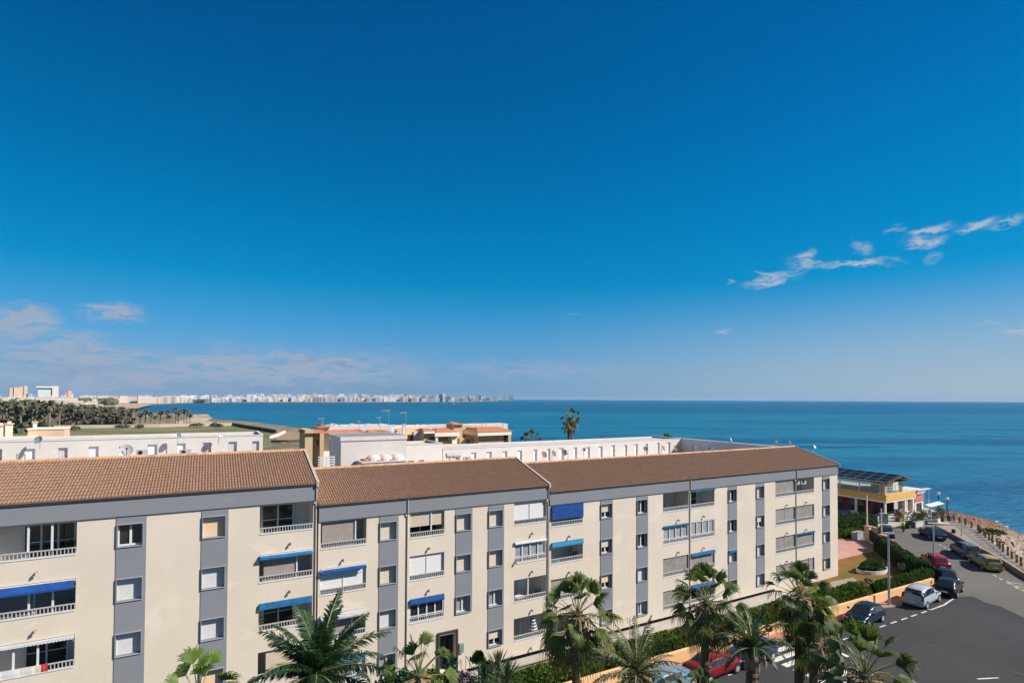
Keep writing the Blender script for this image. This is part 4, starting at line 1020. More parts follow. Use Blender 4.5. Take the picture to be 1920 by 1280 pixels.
pot_plant(13.7, FY+0.7, 9.2, 'potted plant under the half lowered brown blinds', 0.6)
pot_plant(21.9, FY+0.6, 3.8, 'small potted plant by the right wall of the open balcony with the white table', 0.6)
pot_plant(25.2, FY+0.6, 6.0, 'potted plant in the right corner under the teal awning', 0.7)
pot_plant(38.0, FY+0.5, 8.8, 'red flowering pot behind the top railing next to the downpipe', 0.5)
# ------------------------------------------------------------------ white hotel block behind (roof storey with doors)
YB = 70.8
M_doorg = mat('lilac_grey_door', (0.50,0.47,0.50), 0.6, 0.06)
M_doorw = mat('white_door', (0.80,0.80,0.82), 0.6, 0.04)
def door_row(root, holes, m_, y, axis='y'):
    for h in holes:
        d = MB(); m = h[4]
        d.box(h[0]+0.03,h[1]-0.03,y+0.22,y+0.26,h[2],h[3]-0.03,m); d.box(h[1]-0.16,h[1]-0.10,y+0.19,y+0.22,h[2]+1.0,h[2]+1.12,M_black)
        d.build('door', root)
def px_hole(x0, x1, ytop, m, Y=YB, z0=None, hgt=2.05):
    a, zt = fp(x0, ytop, Y); b, _ = fp(x1, ytop, Y)
    return [a, b, (zt-hgt) if z0 is None else z0, zt, m]
def white_block(name, label, x0, x1, y0, y1, z1, holes, m=M_white, cat='building', z0=0.0):
    root = empty(name, (0,0,0), 0, label, cat, 'white roof storeys behind the cream houses')
    w = MB(); grid_wall(w, x0, x1, z0, z1, y0, [h[:4]+[0.25] for h in holes], 0.25, m)
    w.quad((x0,y1,z0),(x0,y0,z0),(x0,y0,z1),(x0,y1,z1),m); w.quad((x1,y0,z0),(x1,y1,z0),(x1,y1,z1),(x1,y0,z1),m); w.quad((x1,y1,z0),(x0,y1,z0),(x0,y1,z1),(x1,y1,z1),m)
    w.quad((x0,y0,z1-0.25),(x1,y0,z1-0.25),(x1,y1,z1-0.25),(x0,y1,z1-0.25),M_conc); w.build('wall', root)
    c = MB(); c.box(x0-0.06,x1+0.06,y0-0.06,y0+0.22,z1,z1+0.09,M_paint); c.box(x1-0.2,x1+0.06,y0+0.22,y1,z1,z1+0.09,M_paint); c.box(x0-0.06,x0+0.2,y0+0.22,y1,z1,z1+0.09,M_paint); c.build('parapet_cap', root)
    door_row(root, holes, m, y0); return root
hl = [px_hole(-14,4,842,M_doorg), px_hole(45,66,841.5,M_doorw), px_hole(109,127,839.5,M_doorg), px_hole(166,185,837,M_doorw), px_hole(223,240,836.5,M_doorw), px_hole(277,295,833,M_doorw),
      px_hole(332,348,831,M_doorw), px_hole(381,396,829.5,M_doorg), px_hole(429,444,828,M_doorg), px_hole(473,486,827,M_doorg)]
white_block('white_building', 'long white roof storey with a row of doors behind the tallest tiled roof', -22, 5.67, YB, YB+8, 14.55, hl)
hm = [px_hole(765,776,863.5,M_doorg,hgt=2.6), px_hole(785,795,862,M_doorg,hgt=2.6)]
white_block('white_building', 'short stepped-up white roof storey with two grey doors, right of the plain white stair block', 22.6, 28.42, YB, YB+6, 12.75, hm)
hr = [px_hole(851,861.5,849,M_doorg), px_hole(883,893,848,M_doorw)] + [px_hole(a,b,c,M_doorw) for a,b,c in ((912,922,846.5),(942,951,845.5),(971,979,844),(1000,1007,842),(1026,1032,841),(1048,1057,839.5),(1075,1082,838.2),(1098,1106,837.8),(1122,1130,836.5),(1146,1153,834.3),(1170,1176,833.8),(1189,1196,832),(1210,1215,831.2),(1232,1237,829.5),(1251,1257,829))]
white_block('white_building', 'longest white roof storey with many doors, running right to the shaded corner', 28.5, 74.4, YB, YB+7, 11.95, hr)
# the wing that turns towards the street, its side in shade
ws = empty('white_building', (0,0,0), 0, 'white roof wing seen on its shaded lilac side above the end of the tiled ridge', 'building', 'white roof storeys behind the cream houses')
w = MB(); holes = [(2.6,3.5,9.6,11.0),(6.2,7.2,9.6,11.0),(11.0,12.0,9.6,11.0),(13.4,14.4,9.6,11.0)]
holes = [[a,b,c,d,0.25] for a,b,c,d in holes]
grid_wall(w, 0, 21, 0, 11.95, 0, holes, 0.25, M_white); w.quad((21,0,0),(21,.5,0),(21,.5,11.95),(21,0,11.95),M_white); w.quad((21,.5,0),(0,.5,0),(0,.5,11.95),(21,.5,11.95),M_white)
w_ = w.build('wall', ws); 
cp = MB(); cp.box(0,21.05,-0.06,0.55,11.95,12.04,M_paint); cp.build('parapet_cap', ws)
for h in holes:
    d = MB(); d.box(h[0]+0.03,h[1]-0.03,0.20,0.24,h[2],h[3]-0.03,M_doorw); d.build('door', ws)
ws.location = (74.4,YB-0.01,0); ws.rotation_euler = (0,0,-math.pi/2)
# lower body of the hotel between
mb = MB(); mb.box(-22,74.3,YB-9.5,YB-0.02,0,9.3,M_white); mb.box(-22,74.3,YB-9.7,YB-9.5,0,9.9,M_white)
lb = mb.build('white_building'); tag(lb, 'lower white terrace storeys hidden behind the tiled roofs', 'building', 'white roof storeys behind the cream houses')
# plain stair block
xa, za = fp(639.5,819,60); xb, _ = fp(762,815,60)
tb = empty('stair_block', (0,0,0), 0, 'big plain white stair block rising behind the middle tiled roof', 'building')
w = MB(); w.box(xa,xb,60,66,9.4,za-0.45,M_white); w.box(xa,xb,60.005,65.995,8,9.4,M_white); w.build('wall', tb)
w = MB(); w.box(xa-0.08,xb+0.08,59.9,66.1,za-0.44,za,M_white); w.quad((xa,60,za+0.004),(xb,60,za+0.004),(xb,66,za+0.004),(xa,66,za+0.004),mat('grey_roof_felt',(0.22,0.24,0.25),0.8,0.2)); w.build('parapet', tb)
w = MB(); w.box(xa-0.05,xa+0.02,62,62.9,10,12.4,M_paint); w.build('door', tb)
# the little domed hut in front
dh = empty('roof_hut', (0,0,0), 0, 'small white hut with three low domes and terracotta edges in front of the stair block', 'roof hut')
hx0, hz = fp(680,862,57.5); hx1, _ = fp(762,862,57.5)
w = MB(); w.box(hx0,hx1,57.5,59.8,9,hz-0.35,M_white); w.box(hx0-0.1,hx1+0.1,57.4,59.85,hz-0.34,hz-0.2,M_paint); w.build('wall', dh)
for k in range(3):
    d = MB(); cx = hx0+(hx1-hx0)*(0.30+k*0.27); n = 12
    for a in range(5):
        for t in range(n):
            P = lambda i,j: (cx+0.85*math.cos(math.pi/2*i/5)*math.cos(2*math.pi*j/n), 58.6+0.85*math.cos(math.pi/2*i/5)*math.sin(2*math.pi*j/n), hz-0.2+0.62*math.sin(math.pi/2*i/5))
            d.quad(P(a,t),P(a,t+1),P(a+1,t+1),P(a+1,t),M_white)
    d.smooth = True; d.build('dome', dh)
w = MB()
for k in range(3):
    cx = hx0+(hx1-hx0)*(0.03+k*0.29); w.frustum(cx,cx+0.9,57.5,59.7,hz-0.19,cx+0.2,cx+0.6,58.2,59.2,hz-0.02,M_rooft)
w.build('roof', dh)
w = MB(); w.box(hx0+0.8,hx0+1.7,57.42,57.5,9.8,hz-0.6,M_glass); w.build('window', dh)
# slatted white fence by the gap
sf = empty('roof_fence', (0,0,0), 0, 'white slatted screen left of the stair block, above the roof step', 'fence')
sx0, sz0 = fp(597,876,56); sx1, sz1 = fp(627,856,56)
w = MB()
for k in range(5): zz = sz0+(sz1-sz0)*k/4; w.box(sx0,sx1,56,56.06,zz-0.06,zz+0.06,M_paint)
w.build('slat_panel', sf); w = MB()
for xx in (sx0,(sx0+sx1)/2,sx1): w.box(xx-0.04,xx+0.04,56.07,56.13,sz0-2.5,sz1+0.1,M_paint)
w.build('post', sf)
# beige roof boxes on the left
def roof_box(name, label, x0p, x1p, ytop, ybot, Y, D_, m, group=None, mtop=None):
    a, zt = fp(x0p,ytop,Y); b, zb = fp(x1p,ybot,Y)
    w = MB(); w.box(a,b,Y,Y+D_,min(zb,13.0),zt-0.16,m); w.box(a-0.08,b+0.08,Y-0.08,Y+D_+0.08,zt-0.158,zt,mtop or M_ytrim); o = w.build(name); return tag(o,label,'roof hut',group)
roof_box('roof_hut','wide peach roof box with an orange end, left behind the white roof storey',52,120,803,830,82,3,M_peach)
roof_box('roof_hut','low peach roof terrace wall at the left picture edge',-30,60,821,835,80,2,M_peach)
for k,(a,b,t,bb,lab) in enumerate([(-8,5,793,822,'cream chimney cut by the left picture edge'),(10,21,790,821,'tall cream chimney second from the left picture edge'),(62,68,787,804,'thin cream chimney standing on the wide peach roof box')]):
    xa, zt = fp(a,t,83); xb, zb = fp(b,bb,83)
    w = MB(); w.box(xa,xb,83,83+xb-xa,zb-2,zt-0.35,M_ytrim); w.box(xa-0.1,xb+0.1,82.9,83.1+xb-xa,zt-0.348,zt-0.2,M_peach); w.box(xa+0.15,xb-0.15,83.15,82.95+xb-xa,zt-0.2,zt,M_ytrim)
    tag(w.build('chimney'),lab,'chimney','cream chimneys behind the white roof')

# satellite dishes, aerials and roof units
def dish(loc, r_, az, label, m=M_paint, h=0.7, group='satellite dishes on the roofs'):
    o = empty('satellite_dish', loc, az, label, 'satellite dish', group)
    p = MB(); p.tube([(0,0,0),(0,0,h)],0.04,M_steel,6); p.tube([(0,0,h),(0,-0.15,h+0.1)],0.035,M_steel,6); p.build('mast', o)
    d = MB(); n = 16; T = Matrix.Rotation(R(62),3,'X')
    def P(i,j): 
        q_ = r_*i/4; v = T @ Vector((q_*math.cos(2*math.pi*j/n), q_*math.sin(2*math.pi*j/n), 0.28*r_*(i/4)**2)); return (v.x, v.y-0.18, v.z+h+0.15)
    for i in range(4):
        for j in range(n): d.quad(P(i,j),P(i,j+1),P(i+1,j+1),P(i+1,j),m)
    d.smooth = True; d.build('reflector', o)
    a = MB(); v = T @ Vector((0,0,r_*0.9)); b = T @ Vector((0,-r_*0.95,0.2)); a.tube([(b.x,b.y-0.18,b.z+h+0.15),(v.x,v.y-0.18,v.z+h+0.15)],0.02,M_black,5); a.sphere((v.x,v.y-0.18,v.z+h+0.15),0.06,M_black,6,4); a.build('feed_arm', o); return o
def on_plane(px, py, Y): x, z = fp(px, py, Y); return (x, Y, z)
dl = on_plane(236,858,40.5); dish(dl,0.36,R(10),'large pale round dish just behind the ridge of the tallest tiled roof',M_frameg,h=0.3)
for px,py,Y,r_,lab,m in [(75,840,70,0.42,'small dish on the white wall at far left',M_steel),(333,830,70,0.35,'small grey dish near the door right of the large dish',M_steel),(410,830,70,0.35,'small grey dish between the two lilac doors',M_steel),
     (1018,862,66,0.5,'rusty round dish just right of the roof step',M_rust),(1035,860,66,0.5,'rusty round dish, second right of the roof step',M_rust),(1058,858,66,0.45,'rusty round dish, third right of the roof step',M_rust),
     (1094,852,66,0.28,'small dark dish by the white doors in the middle of the long storey',M_rust),(1209,850,66,0.42,'dark dish where the long white wall nears its shaded corner',M_rust),(1240,848,66,0.5,'larger dark dish left of the shaded white corner',M_rust),(1267,848,66,0.45,'dark dish in the shaded white corner',M_rust),
     (1367,832,60,0.45,'dish on a white post above the shaded wing',M_steel),(1455,836,55,0.3,'dark little dish above the far end of the ridge',M_rust),(1478,838,50,0.25,'last small dish at the end of the ridge',M_steel),(1525,846,52,0.3,'white dish peeping over the roof corner',M_paint)]:
    dish(on_plane(px,py+2,Y), r_, R(rnd.uniform(-30,40)), lab, m, 0.75)
for px,py,lab,w_ in [(266,853,'grey roof unit beside the large dish',1.0),(347,852,'grey roof unit left of the lilac doors',1.1),(876,864,'flat grey roof unit in front of the white wall',1.1)]:
    ac_unit(*on_plane(px,py,66), lab, w_)
for k,(px,py) in enumerate([(843,858),(856,858)]):
    x,y,z = on_plane(px,py,64); o = empty('roof_tank',(x,y,z),0,['left of the two round tanks on a stand by the white wall','right of the two round tanks on a stand by the white wall'][k],'water tank')
    t = MB(); t.tube([(-0.45,0,0.3),(0.45,0,0.3)],0.34,M_metalw,12); t.build('tank',o); t = MB(); t.tube([(0,0,0),(0,0,-1.4)],0.05,M_rust,6); t.build('stand',o)
def aerial(px, pyt, pyb, Y, label, n=5, w_=1.4):
    x, zt = fp(px,pyt,Y); _, zb = fp(px,pyb,Y)
    o = empty('television_aerial',(x,Y,zb-1),0,label,'aerial','television aerials')
    p = MB(); p.tube([(0,0,0),(0,0,zt-zb+1)],0.035,M_steel,6); p.build('mast',o)
    a = MB(); h = zt-zb+0.85
    a.tube([(-w_,0,h),(0.3,0,h)],0.03,M_steel,5)
    for k in range(n): xx = -w_+w_*1.1*k/(n-1); a.tube([(xx,-0.4,h),(xx,0.4,h)],0.02,M_steel,4); a.tube([(xx,0,h-0.25),(xx,0,h+0.25)],0.02,M_steel,4)
    a.build('elements',o)
aerial(729,768,800,95,'tallest television aerial over the tiled villas',6,1.4); aerial(761,772,802,95,'television aerial right of the tallest one',6,1.1); aerial(712,781,800,95,'small thin aerial left of the tallest one',3,0.5); aerial(605,783,799,95,'aerial on the leftmost villa',3,0.7); aerial(674,788,800,95,'short aerial over the white chimneys',3,0.3)
aerial(849,790,803,98,'faint aerial over the red roofed turret',3,0.5); aerial(1065,845,880,50,'thin aerial in front of the white wall below the two palms',2,0.2); aerial(1181,1158,1190,33.2,'small leaning aerial-like lamp on the pale path',2,0.25)

# ------------------------------------------------------------------ villas towards the sea
def vp(w, x0, x1, yt, yb, Y, D_, m, z0=None):
    a, zt = fp(x0,yt,Y); b, zb = fp(x1,yb,Y); w.box(a,b,Y,Y+D_,zb if z0 is None else z0,zt,m); return a,b,zb,zt
def vroof(root, x0, x1, yt, yb, Y, D_, ins=0.5, back=1):
    a, zt = fp(x0,yt,Y+D_*0.4); b, _ = fp(x1,yt,Y+D_*0.4); a2, zb = fp(x0,yb,Y); b2, _ = fp(x1,yb,Y)
    r_ = MB(); r_.frustum(a2-0.2,b2+0.2,Y-0.5,Y+D_,zb,a2+ins,b2-ins,Y+D_*0.4,Y+D_*0.6,zt,M_rooft); return r_.build('roof', root)
VG = 'ochre villas with terracotta roofs'
v = empty('villa',(0,0,0),0,'leftmost ochre villa with a dark window under its terracotta roof','villa',VG)
w = MB(); vp(w,572,586,806,846,92,6,M_ochre,0); vp(w,586,600,812,846,92.8,6,M_ochre,0); vp(w,600,607,812,846,91.5,8,M_ochre,0); w.build('wall',v); vroof(v,571,615,806,812,92,6,0.9); vroof(v,564,590,803,808,97,6,0.9)
w = MB(); vp(w,593,600,825,835,92.75,0.06,M_glass); w.build('window',v)
v = empty('villa',(0,0,0),0,'villa with a raised gable left of the long white parapet','villa',VG); w = MB(); vp(w,600,618,801,815,99,6,M_ytrim,0); w.build('wall',v); vroof(v,598,618,796,801,99,6,1.2)
v = empty('villa',(0,0,0),0,'long low villa with white chimneys behind the stair block','villa',VG); w = MB(); vp(w,618,735,799,815,101,6,M_white,0); w.build('wall',v); vroof(v,610,684,806,812,97,3,0.6); vroof(v,688,732,806,812,97,3,0.6)
for k,(a,t) in enumerate([(623,794),(628,795),(640,796),(660,794),(676,797),(690,794),(714,794),(737,796),(758,795)]):
    c = MB(); x0_, zt = fp(a,t,101.5); c.box(x0_-0.28,x0_+0.28,101.5,102.0,11.5,zt-0.15,M_paint); c.box(x0_-0.36,x0_+0.36,101.42,102.08,zt-0.148,zt,M_paint); c.build('chimney',v)
v = empty('villa',(0,0,0),0,'long white rooftop parapet with small chimneys behind the ochre villas','villa',VG); w = MB(); vp(w,735,952,798.5,815,106,4,M_white,0); w.build('wall',v)
for a in (782,792,806,822,836,846,872,884): c = MB(); x0_, zt = fp(a,795.5,106.5); c.box(x0_-0.3,x0_+0.3,106.4,107,11.5,zt,M_paint); c.build('chimney',v)
v = empty('villa',(0,0,0),0,'peach and ochre villa with a slanting shaded wall','villa',VG); w = MB(); vp(w,735,795,803,820,103,5,M_peach,0); vp(w,763,795,815,845,100,3,M_ochre,0); vp(w,764,776,815,826,99.9,0.1,M_red); vp(w,776,797,809,824,99.5,0.4,M_white); w.build('wall',v)
v = empty('villa',(0,0,0),0,'villa with two terracotta roofs and brown shuttered windows','villa',VG)
w = MB(); vp(w,795,816,812,846,97,7,M_ochre,0); vp(w,816,857,817,846,97.5,6,M_ochre,0); vp(w,817,821,817,846,96.0,0.5,M_ytrim,0); vp(w,848,857,816,835,96.4,0.6,M_ytrim,0); vp(w,795,815,809.5,812,96.2,1,M_ytrim); vp(w,816,862,811.5,817,95.8,2,M_ytrim); vp(w,817,857,833,840,96.0,1,M_ochre); w.build('wall',v)
vroof(v,795,816,803,809.5,97,5,0.4); vroof(v,816,860,803,811.5,96.5,6,1.3)
for a,b in ((805,815),(823,840)): w = MB(); vp(w,a,b,819,826,96.93 if a<816 else 97.44,0.05,M_wood); w.build('window',v)
v = empty('villa',(0,0,0),0,'small square turret with a red hipped cap','villa',VG); w = MB(); vp(w,851,867,796,817,100,4,M_ochre,0); vp(w,867,897,798,845,103,5,M_ochre,0); vp(w,884,897,801,825,101,2,M_peach,0); vp(w,862,890,822,846,99,1.0,M_ochre,0); vp(w,875,880,824,842,98.9,0.08,M_wood); w.build('wall',v); vroof(v,850,868,792,796,100,4,0.5)
v = empty('villa',(0,0,0),0,'rightmost ochre villa with a plain wall beside the open sea','villa',VG); w = MB(); vp(w,897,958,815,848,97,7,M_ochre,0); vp(w,896,959,809.5,815,96,8.4,M_ytrim); w.build('wall',v); vroof(v,896,958,801,809.5,96.4,7,1.0)
w = MB(); vp(w,945,953,816,833,96.95,0.04,M_glass); w.build('window',v)
w = MB()
for a in (902,907,913,945): x0_, zt = fp(a,794 if a<940 else 795,101); w.box(x0_-0.15,x0_+0.15,101,101.3,12,zt,M_paint)
w.build('chimney',v)

# ------------------------------------------------------------------ far land: field, walls, groves, towns
def far_sheet(name, pxs, z, m): return sheet(name, [gp(x,y,z) for x,y in pxs], z, m)
def field_mat():
    m, nt, b, v = base_nodes('scrub_field', 0.95, 0.1)
    n1 = node_noise(nt, node_map(nt, v, (1,1.2,1)), 0.022, 7, 0.65); n2 = node_noise(nt, v, 0.12, 7, 0.65); n3 = node_noise(nt, v, 0.5, 5, 0.7)
    c = node_mix(nt, node_range(nt, n1, 0.40, 0.62), (0.25,0.20,0.125), (0.115,0.145,0.055))
    c = node_mix(nt, node_range(nt, n2, 0.50, 0.70, 0, 0.7), c, (0.09,0.10,0.05))
    c = node_mix(nt, node_range(nt, n3, 0.5, 0.8, 0, 0.5), c, (0.22,0.185,0.13))
    nt.links.new(c, b.inputs['Base Color']); return m
far_sheet('field', [(-60,800.5),(120,800),(435,797.5),(470,803),(500,812),(512,818),(500,880),(-60,880)], 0.05, field_mat())
far_sheet('green_field', [(118,818),(170,814),(205,822),(190,832),(118,834)], 0.12, mat('bright_green_crop',(0.13,0.19,0.02),0.9,0.2,0.2))
far_sheet('beach_track', [(505,806),(540,808),(566,812),(560,824),(530,832),(517,824),(512,812)], 0.08, M_sand)
far_sheet('far_beach', [(150,768),(250,767),(284,758.5),(230,752),(160,756)], 0.2, mat('beach_sand',(0.42,0.30,0.21),0.95,0.2,0.02))
far_sheet('headland', [(330,790),(358,783),(400,782),(388,789),(420,793),(330,796)], 0.10, mat('headland_sand',(0.46,0.34,0.24),0.95,0.3,0.05))
def far_wall(name, label, pts, h, m, w_=0.6):
    return wall_strip(name, [gp(x,y) for x,y in pts], w_, h, m, label)
far_wall('field_wall','long cream wall along the far edge of the scrub field',[(90,803.5),(200,802),(300,800.5),(435,798)],2.0,mat('cream_wall',(0.55,0.46,0.35),0.9,0.15,0.05))
far_wall('stone_wall','dark stone wall running from the cream wall down to the shore track',[(436,797.5),(460,802),(490,807),(518,812)],1.9,mat('dark_stone',(0.10,0.085,0.07),0.9,0.3,0.1))
far_wall('track_wall','pale low wall turning beside the shore track',[(506,822),(522,817),(534,811)],1.2,M_ytrim)
far_wall('track_fence','dark fence line below the shore track',[(508,829),(540,829),(566,828)],1.0,mat('dark_fence',(0.08,0.07,0.06),0.9,0.3,0.1),0.3)

def far_palm_mesh(seed, h=12.0, r_=3.2, n=30, w_=0.55):
    r2 = random.Random(seed); mb = MB()
    mb.tube([(0,0,0),(0.15,0.1,h*0.5),(0.1,0.2,h)],[0.42,0.32,0.36],M_fart,6)
    for k in range(n):
        a = 2*math.pi*k*0.618+r2.uniform(-.2,.2); e = R(r2.uniform(-55,75)); L = r_*r2.uniform(0.8,1.1); d = Vector((math.cos(a),math.sin(a),0)); p = Vector((0.1,0.2,h)); sd_ = Vector((-d.y,d.x,0))
        prev = None; nseg = 5
        for j in range(nseg+1):
            t = j/nseg; ee = e-1.5*t; ww = w_*(1-abs(t-0.45)*1.3)*r2.uniform(0.8,1.2)
            row = (p-sd_*ww-Vector((0,0,ww*0.6)), p, p+sd_*ww-Vector((0,0,ww*0.6)))
            if prev: mb.quad(prev[0],row[0],row[1],prev[1],M_far); mb.quad(prev[1],row[1],row[2],prev[2],M_far)
            prev = row; p = p + (d*math.cos(ee)+Vector((0,0,1))*math.sin(ee))*L/nseg
    for k in range(12):
        a = r2.uniform(0,6.28); mb.quad((0.1,0.2,h),(0.1+0.9*math.cos(a),0.2+0.9*math.sin(a),h-1.0),(0.1+0.8*math.cos(a+.5),0.2+0.8*math.sin(a+.5),h-2.1),(0.1,0.2,h-1.8),M_fart)
    return mb
FP = []
for s_ in range(6):
    o = far_palm_mesh(40+s_).build('palm_tree'); FP.append(o.data); bpy.data.objects.remove(o)
fr = random.Random(11)
def far_palm(px, py, hpx, label, group):
    x, y = gp(px, py); d = fwd_depth(x,y); o = bpy.data.objects.new('palm_tree', fr.choice(FP)); COL.objects.link(o)
    s_ = hpx*d/F/13.6; w_ = max(s_*1.05, 1.15 if group.startswith('palms') else 0.95); o.location = (x,y,0); o.scale = (w_,w_,s_); o.rotation_euler = (0,0,fr.uniform(0,6.28)); return tag(o,label,'palm tree',group)
GL = 'palms of the grove beyond the field'
for i in range(270):
    px = fr.uniform(-30,235) if i < 215 else fr.uniform(60,262)
    base = fr.uniform(797,812) if px < 95 and fr.random() < 0.55 else fr.uniform(783,800)
    top = 747+0.03*px+ (px/240)**2*14 + fr.uniform(-2,30)*(0.55+0.45*fr.random())
    far_palm(px, base, max(22, base-top), 'dark green palm in the dense grove between the field wall and the far town', GL)
for k,(px,py,h) in enumerate([(264,799,26),(272,799,31),(283,799,28),(291,798,20),(300,799,30),(312,799,32),(318,797,20),(329,799,36),(334,798,28),(345,799,33),(351,798,29),(356,797,22)]):
    far_palm(px,py,h,['first palm','second palm','third palm','short palm','fourth tall palm','fifth tall palm','short dark palm','tallest palm','slim palm','broad palm','leaning palm','outermost palm'][k]+[' at the left start of the open palm row before the bay',' in the open palm row before the bay'][k>0], 'open row of palms by the bay')
# scrub under the grove
def scrub(name, label, pxs, n, hmax, seed, m=M_far):
    r2 = random.Random(seed); mb = MB(); P_ = [gp(x,y) for x,y in pxs]
    for _ in range(n):
        a = r2.random(); b = r2.random(); p0, p1, p2, p3 = P_
        x = (p0[0]*(1-a)+p1[0]*a)*(1-b)+(p3[0]*(1-a)+p2[0]*a)*b; y = (p0[1]*(1-a)+p1[1]*a)*(1-b)+(p3[1]*(1-a)+p2[1]*a)*b
        s_ = r2.uniform(0.6,1.5)*hmax*0.5; z = r2.random()*hmax; t = r2.uniform(0,6.28)
        mb.quad((x-s_*math.cos(t),y-s_*math.sin(t),z),(x+s_*math.cos(t),y+s_*math.sin(t),z+r2.uniform(-.5,.5)),(x+s_*.7,y+r2.uniform(-1,1),z+s_),(x-s_*.7,y+r2.uniform(-1,1),z+s_*0.8),m)
    tag(mb.build(name), label, 'undergrowth', kind='stuff')
scrub('undergrowth','tangled undergrowth filling the palm grove',[(-40,812),(96,812),(90,790),(-40,785)],2600,4.0,5)
scrub('undergrowth','low brown undergrowth under the right part of the palm grove',[(80,800),(250,799),(240,786),(80,784)],2600,3.2,6,mat('brown_scrub',(0.10,0.080,0.06),0.9,0.3,0.5))
for k,(px,py) in enumerate([(230,803),(262,803),(370,800),(402,799),(410,801),(140,806)]):
    x,y = gp(px,py); bush('field_bush',(x,y),4.2 if k in(0,2) else 2.4,2.5,2.2,M_far,['dark bush at the field wall, leftmost but one','small dark bush at the field wall','dark bush by the wall under the peninsula','small bush near the right end of the field wall','smallest bush near the right end of the field wall','dark bush at the left edge of the open field'][k],200,0.6,60+k)

# far town on the left and the city across the bay
yaw = -AL
def face(px): d = ray(px, 750); return -math.atan2(d.x, d.y)
def facade_mat(name, col, wx=3.2, wz=3.0, win=(0.10,0.13,0.16), amt=0.8):
    m, nt, b, v = base_nodes(name, 0.8, 0.2)
    br = nt.nodes.new('ShaderNodeTexBrick'); br.offset = 0
    sx = nt.nodes.new('ShaderNodeSeparateXYZ'); nt.links.new(v, sx.inputs[0]); cb = nt.nodes.new('ShaderNodeCombineXYZ')
    nt.links.new(node_math(nt,'ADD',sx.outputs[0],sx.outputs[1]), cb.inputs[0]); nt.links.new(sx.outputs[2], cb.inputs[1]); nt.links.new(cb.outputs[0], br.inputs['Vector'])
    br.inputs['Scale'].default_value = 1; br.inputs['Brick Width'].default_value = wx; br.inputs['Row Height'].default_value = wz; br.inputs['Mortar Size'].default_value = wz*0.30; br.inputs['Mortar Smooth'].default_value = 0.0
    br.inputs['Color1'].default_value = (*win,1); br.inputs['Color2'].default_value = (*[x*1.7 for x in win],1); br.inputs['Mortar'].default_value = (*col,1)
    c = node_mix(nt, amt, col, br.outputs['Color']); nt.links.new(c, b.inputs['Base Color']); return m
CM = [facade_mat('city_white',(0.74,0.73,0.72),4.2,3.1,(0.30,0.32,0.36)), facade_mat('city_cream',(0.68,0.58,0.47),4.6,3.1,(0.30,0.28,0.28)), facade_mat('city_grey',(0.45,0.46,0.50),3.8,3.1,(0.16,0.19,0.24)), facade_mat('city_pink',(0.62,0.46,0.40),4.4,3.1,(0.28,0.24,0.25)), facade_mat('city_painted_shade',(0.22,0.27,0.36),4.0,3.1,(0.12,0.15,0.20))]  # the last tone has the shade of unlit blocks put into its colour
def city_mesh(seed, m):
    r2 = random.Random(seed); mb = MB(); mb.box(-12,12,-7,7,0,30,m)
    for _ in range(3):
        a = r2.uniform(-10,6); mb.box(a,a+r2.uniform(3,7),-4,4,30.01,30+r2.uniform(1,3),m)
    mb.box(-12.4,-6,-8.2,-7.01,3,29,m)
    if r2.random() < .6: mb.box(4,12.3,-8.4,-7.01,0,26,m)
    o = mb.build('tower_block'); d = o.data; bpy.data.objects.remove(o); return d
CMESH = [[city_mesh(s_*7+i, m) for i in range(3)] for s_, m in enumerate(CM)]
SH = [(200,760),(283,758),(345,755.5),(450,754),(600,754),(840,753.5),(900,752.3),(964,750)]
def shore_y(px):
    for (a,b),(c,d) in zip(SH, SH[1:]):
        if a <= px <= c: return b+(d-b)*(px-a)/(c-a)
    return SH[0][1] if px < SH[0][0] else SH[-1][1]
def horizon(px): return 741.9+0.00447*px+1.8-0.0
def city_block(px, w_px, top_px, back, ci, label, group):
    yb = shore_y(px); x, y = gp(px, yb, SEAZ); d = fwd_depth(x,y)+back; p = at(px, yb, d); zb = -2.0+min(14, max(0,back-60)*0.03)
    q = at(px, top_px, d); h = max(6, q.z-zb)
    o = bpy.data.objects.new('tower_block', fr.choice(CMESH[ci])); COL.objects.link(o); wd = w_px*d/F
    o.location = (p.x,p.y,zb); o.scale = (wd/24, fr.uniform(0.9,1.4), h/30); o.rotation_euler = (0,0,face(px)+fr.uniform(-0.2,0.2)); return tag(o,label,'tower block',group)
CG = 'tower blocks of the white city across the bay'
CL = {0:'white flat roofed tower block in the crowded city skyline across the bay',1:'cream tower block in the crowded city skyline across the bay',2:'grey tower block in the crowded city skyline across the bay',3:'pinkish tower block in the crowded city skyline across the bay',4:'blue grey block coloured as if in shade in the crowded city skyline across the bay'}
px = 345.0
while px < 952:
    w_ = fr.uniform(4.5,10); 
    den = 1.0 if px < 850 else 0.75
    top = 738.5 if px < 460 else (736.3+ (0 if px < 760 else (px-760)*0.018))
    for row in range(3):
        if fr.random() > den*(0.98 if row < 2 else 0.9): continue
        bk = (25, 200, 480)[row]+fr.uniform(0,60); tp = top+(9.0,6.0,3.4)[row]+fr.uniform(-1.7,1.7)
        if px > 900: bk = (25,120,220)[row]
        ci = fr.choices([0,1,2,3,4],[0.40,0.22,0.16,0.10,0.12])[0] if row else fr.choices([0,1,2,3,4],[0.30,0.2,0.2,0.10,0.2])[0]
        city_block(px+fr.uniform(-2,2), w_*fr.uniform(0.7,1.25), tp, bk, ci, CL[ci], CG)
    px += w_
city_block(958,11,741.0,30,3,'last square block at the seaward tip of the far city',None)
city_block(470,13,739.5,20,0,'broad bright white block at the water in the left part of the far city',None); city_block(832,4,737.5,20,0,'slim white tower above the far harbour mole',None)
city_block(826,6,739,40,4,'dark squat block beside the slim white tower',None)
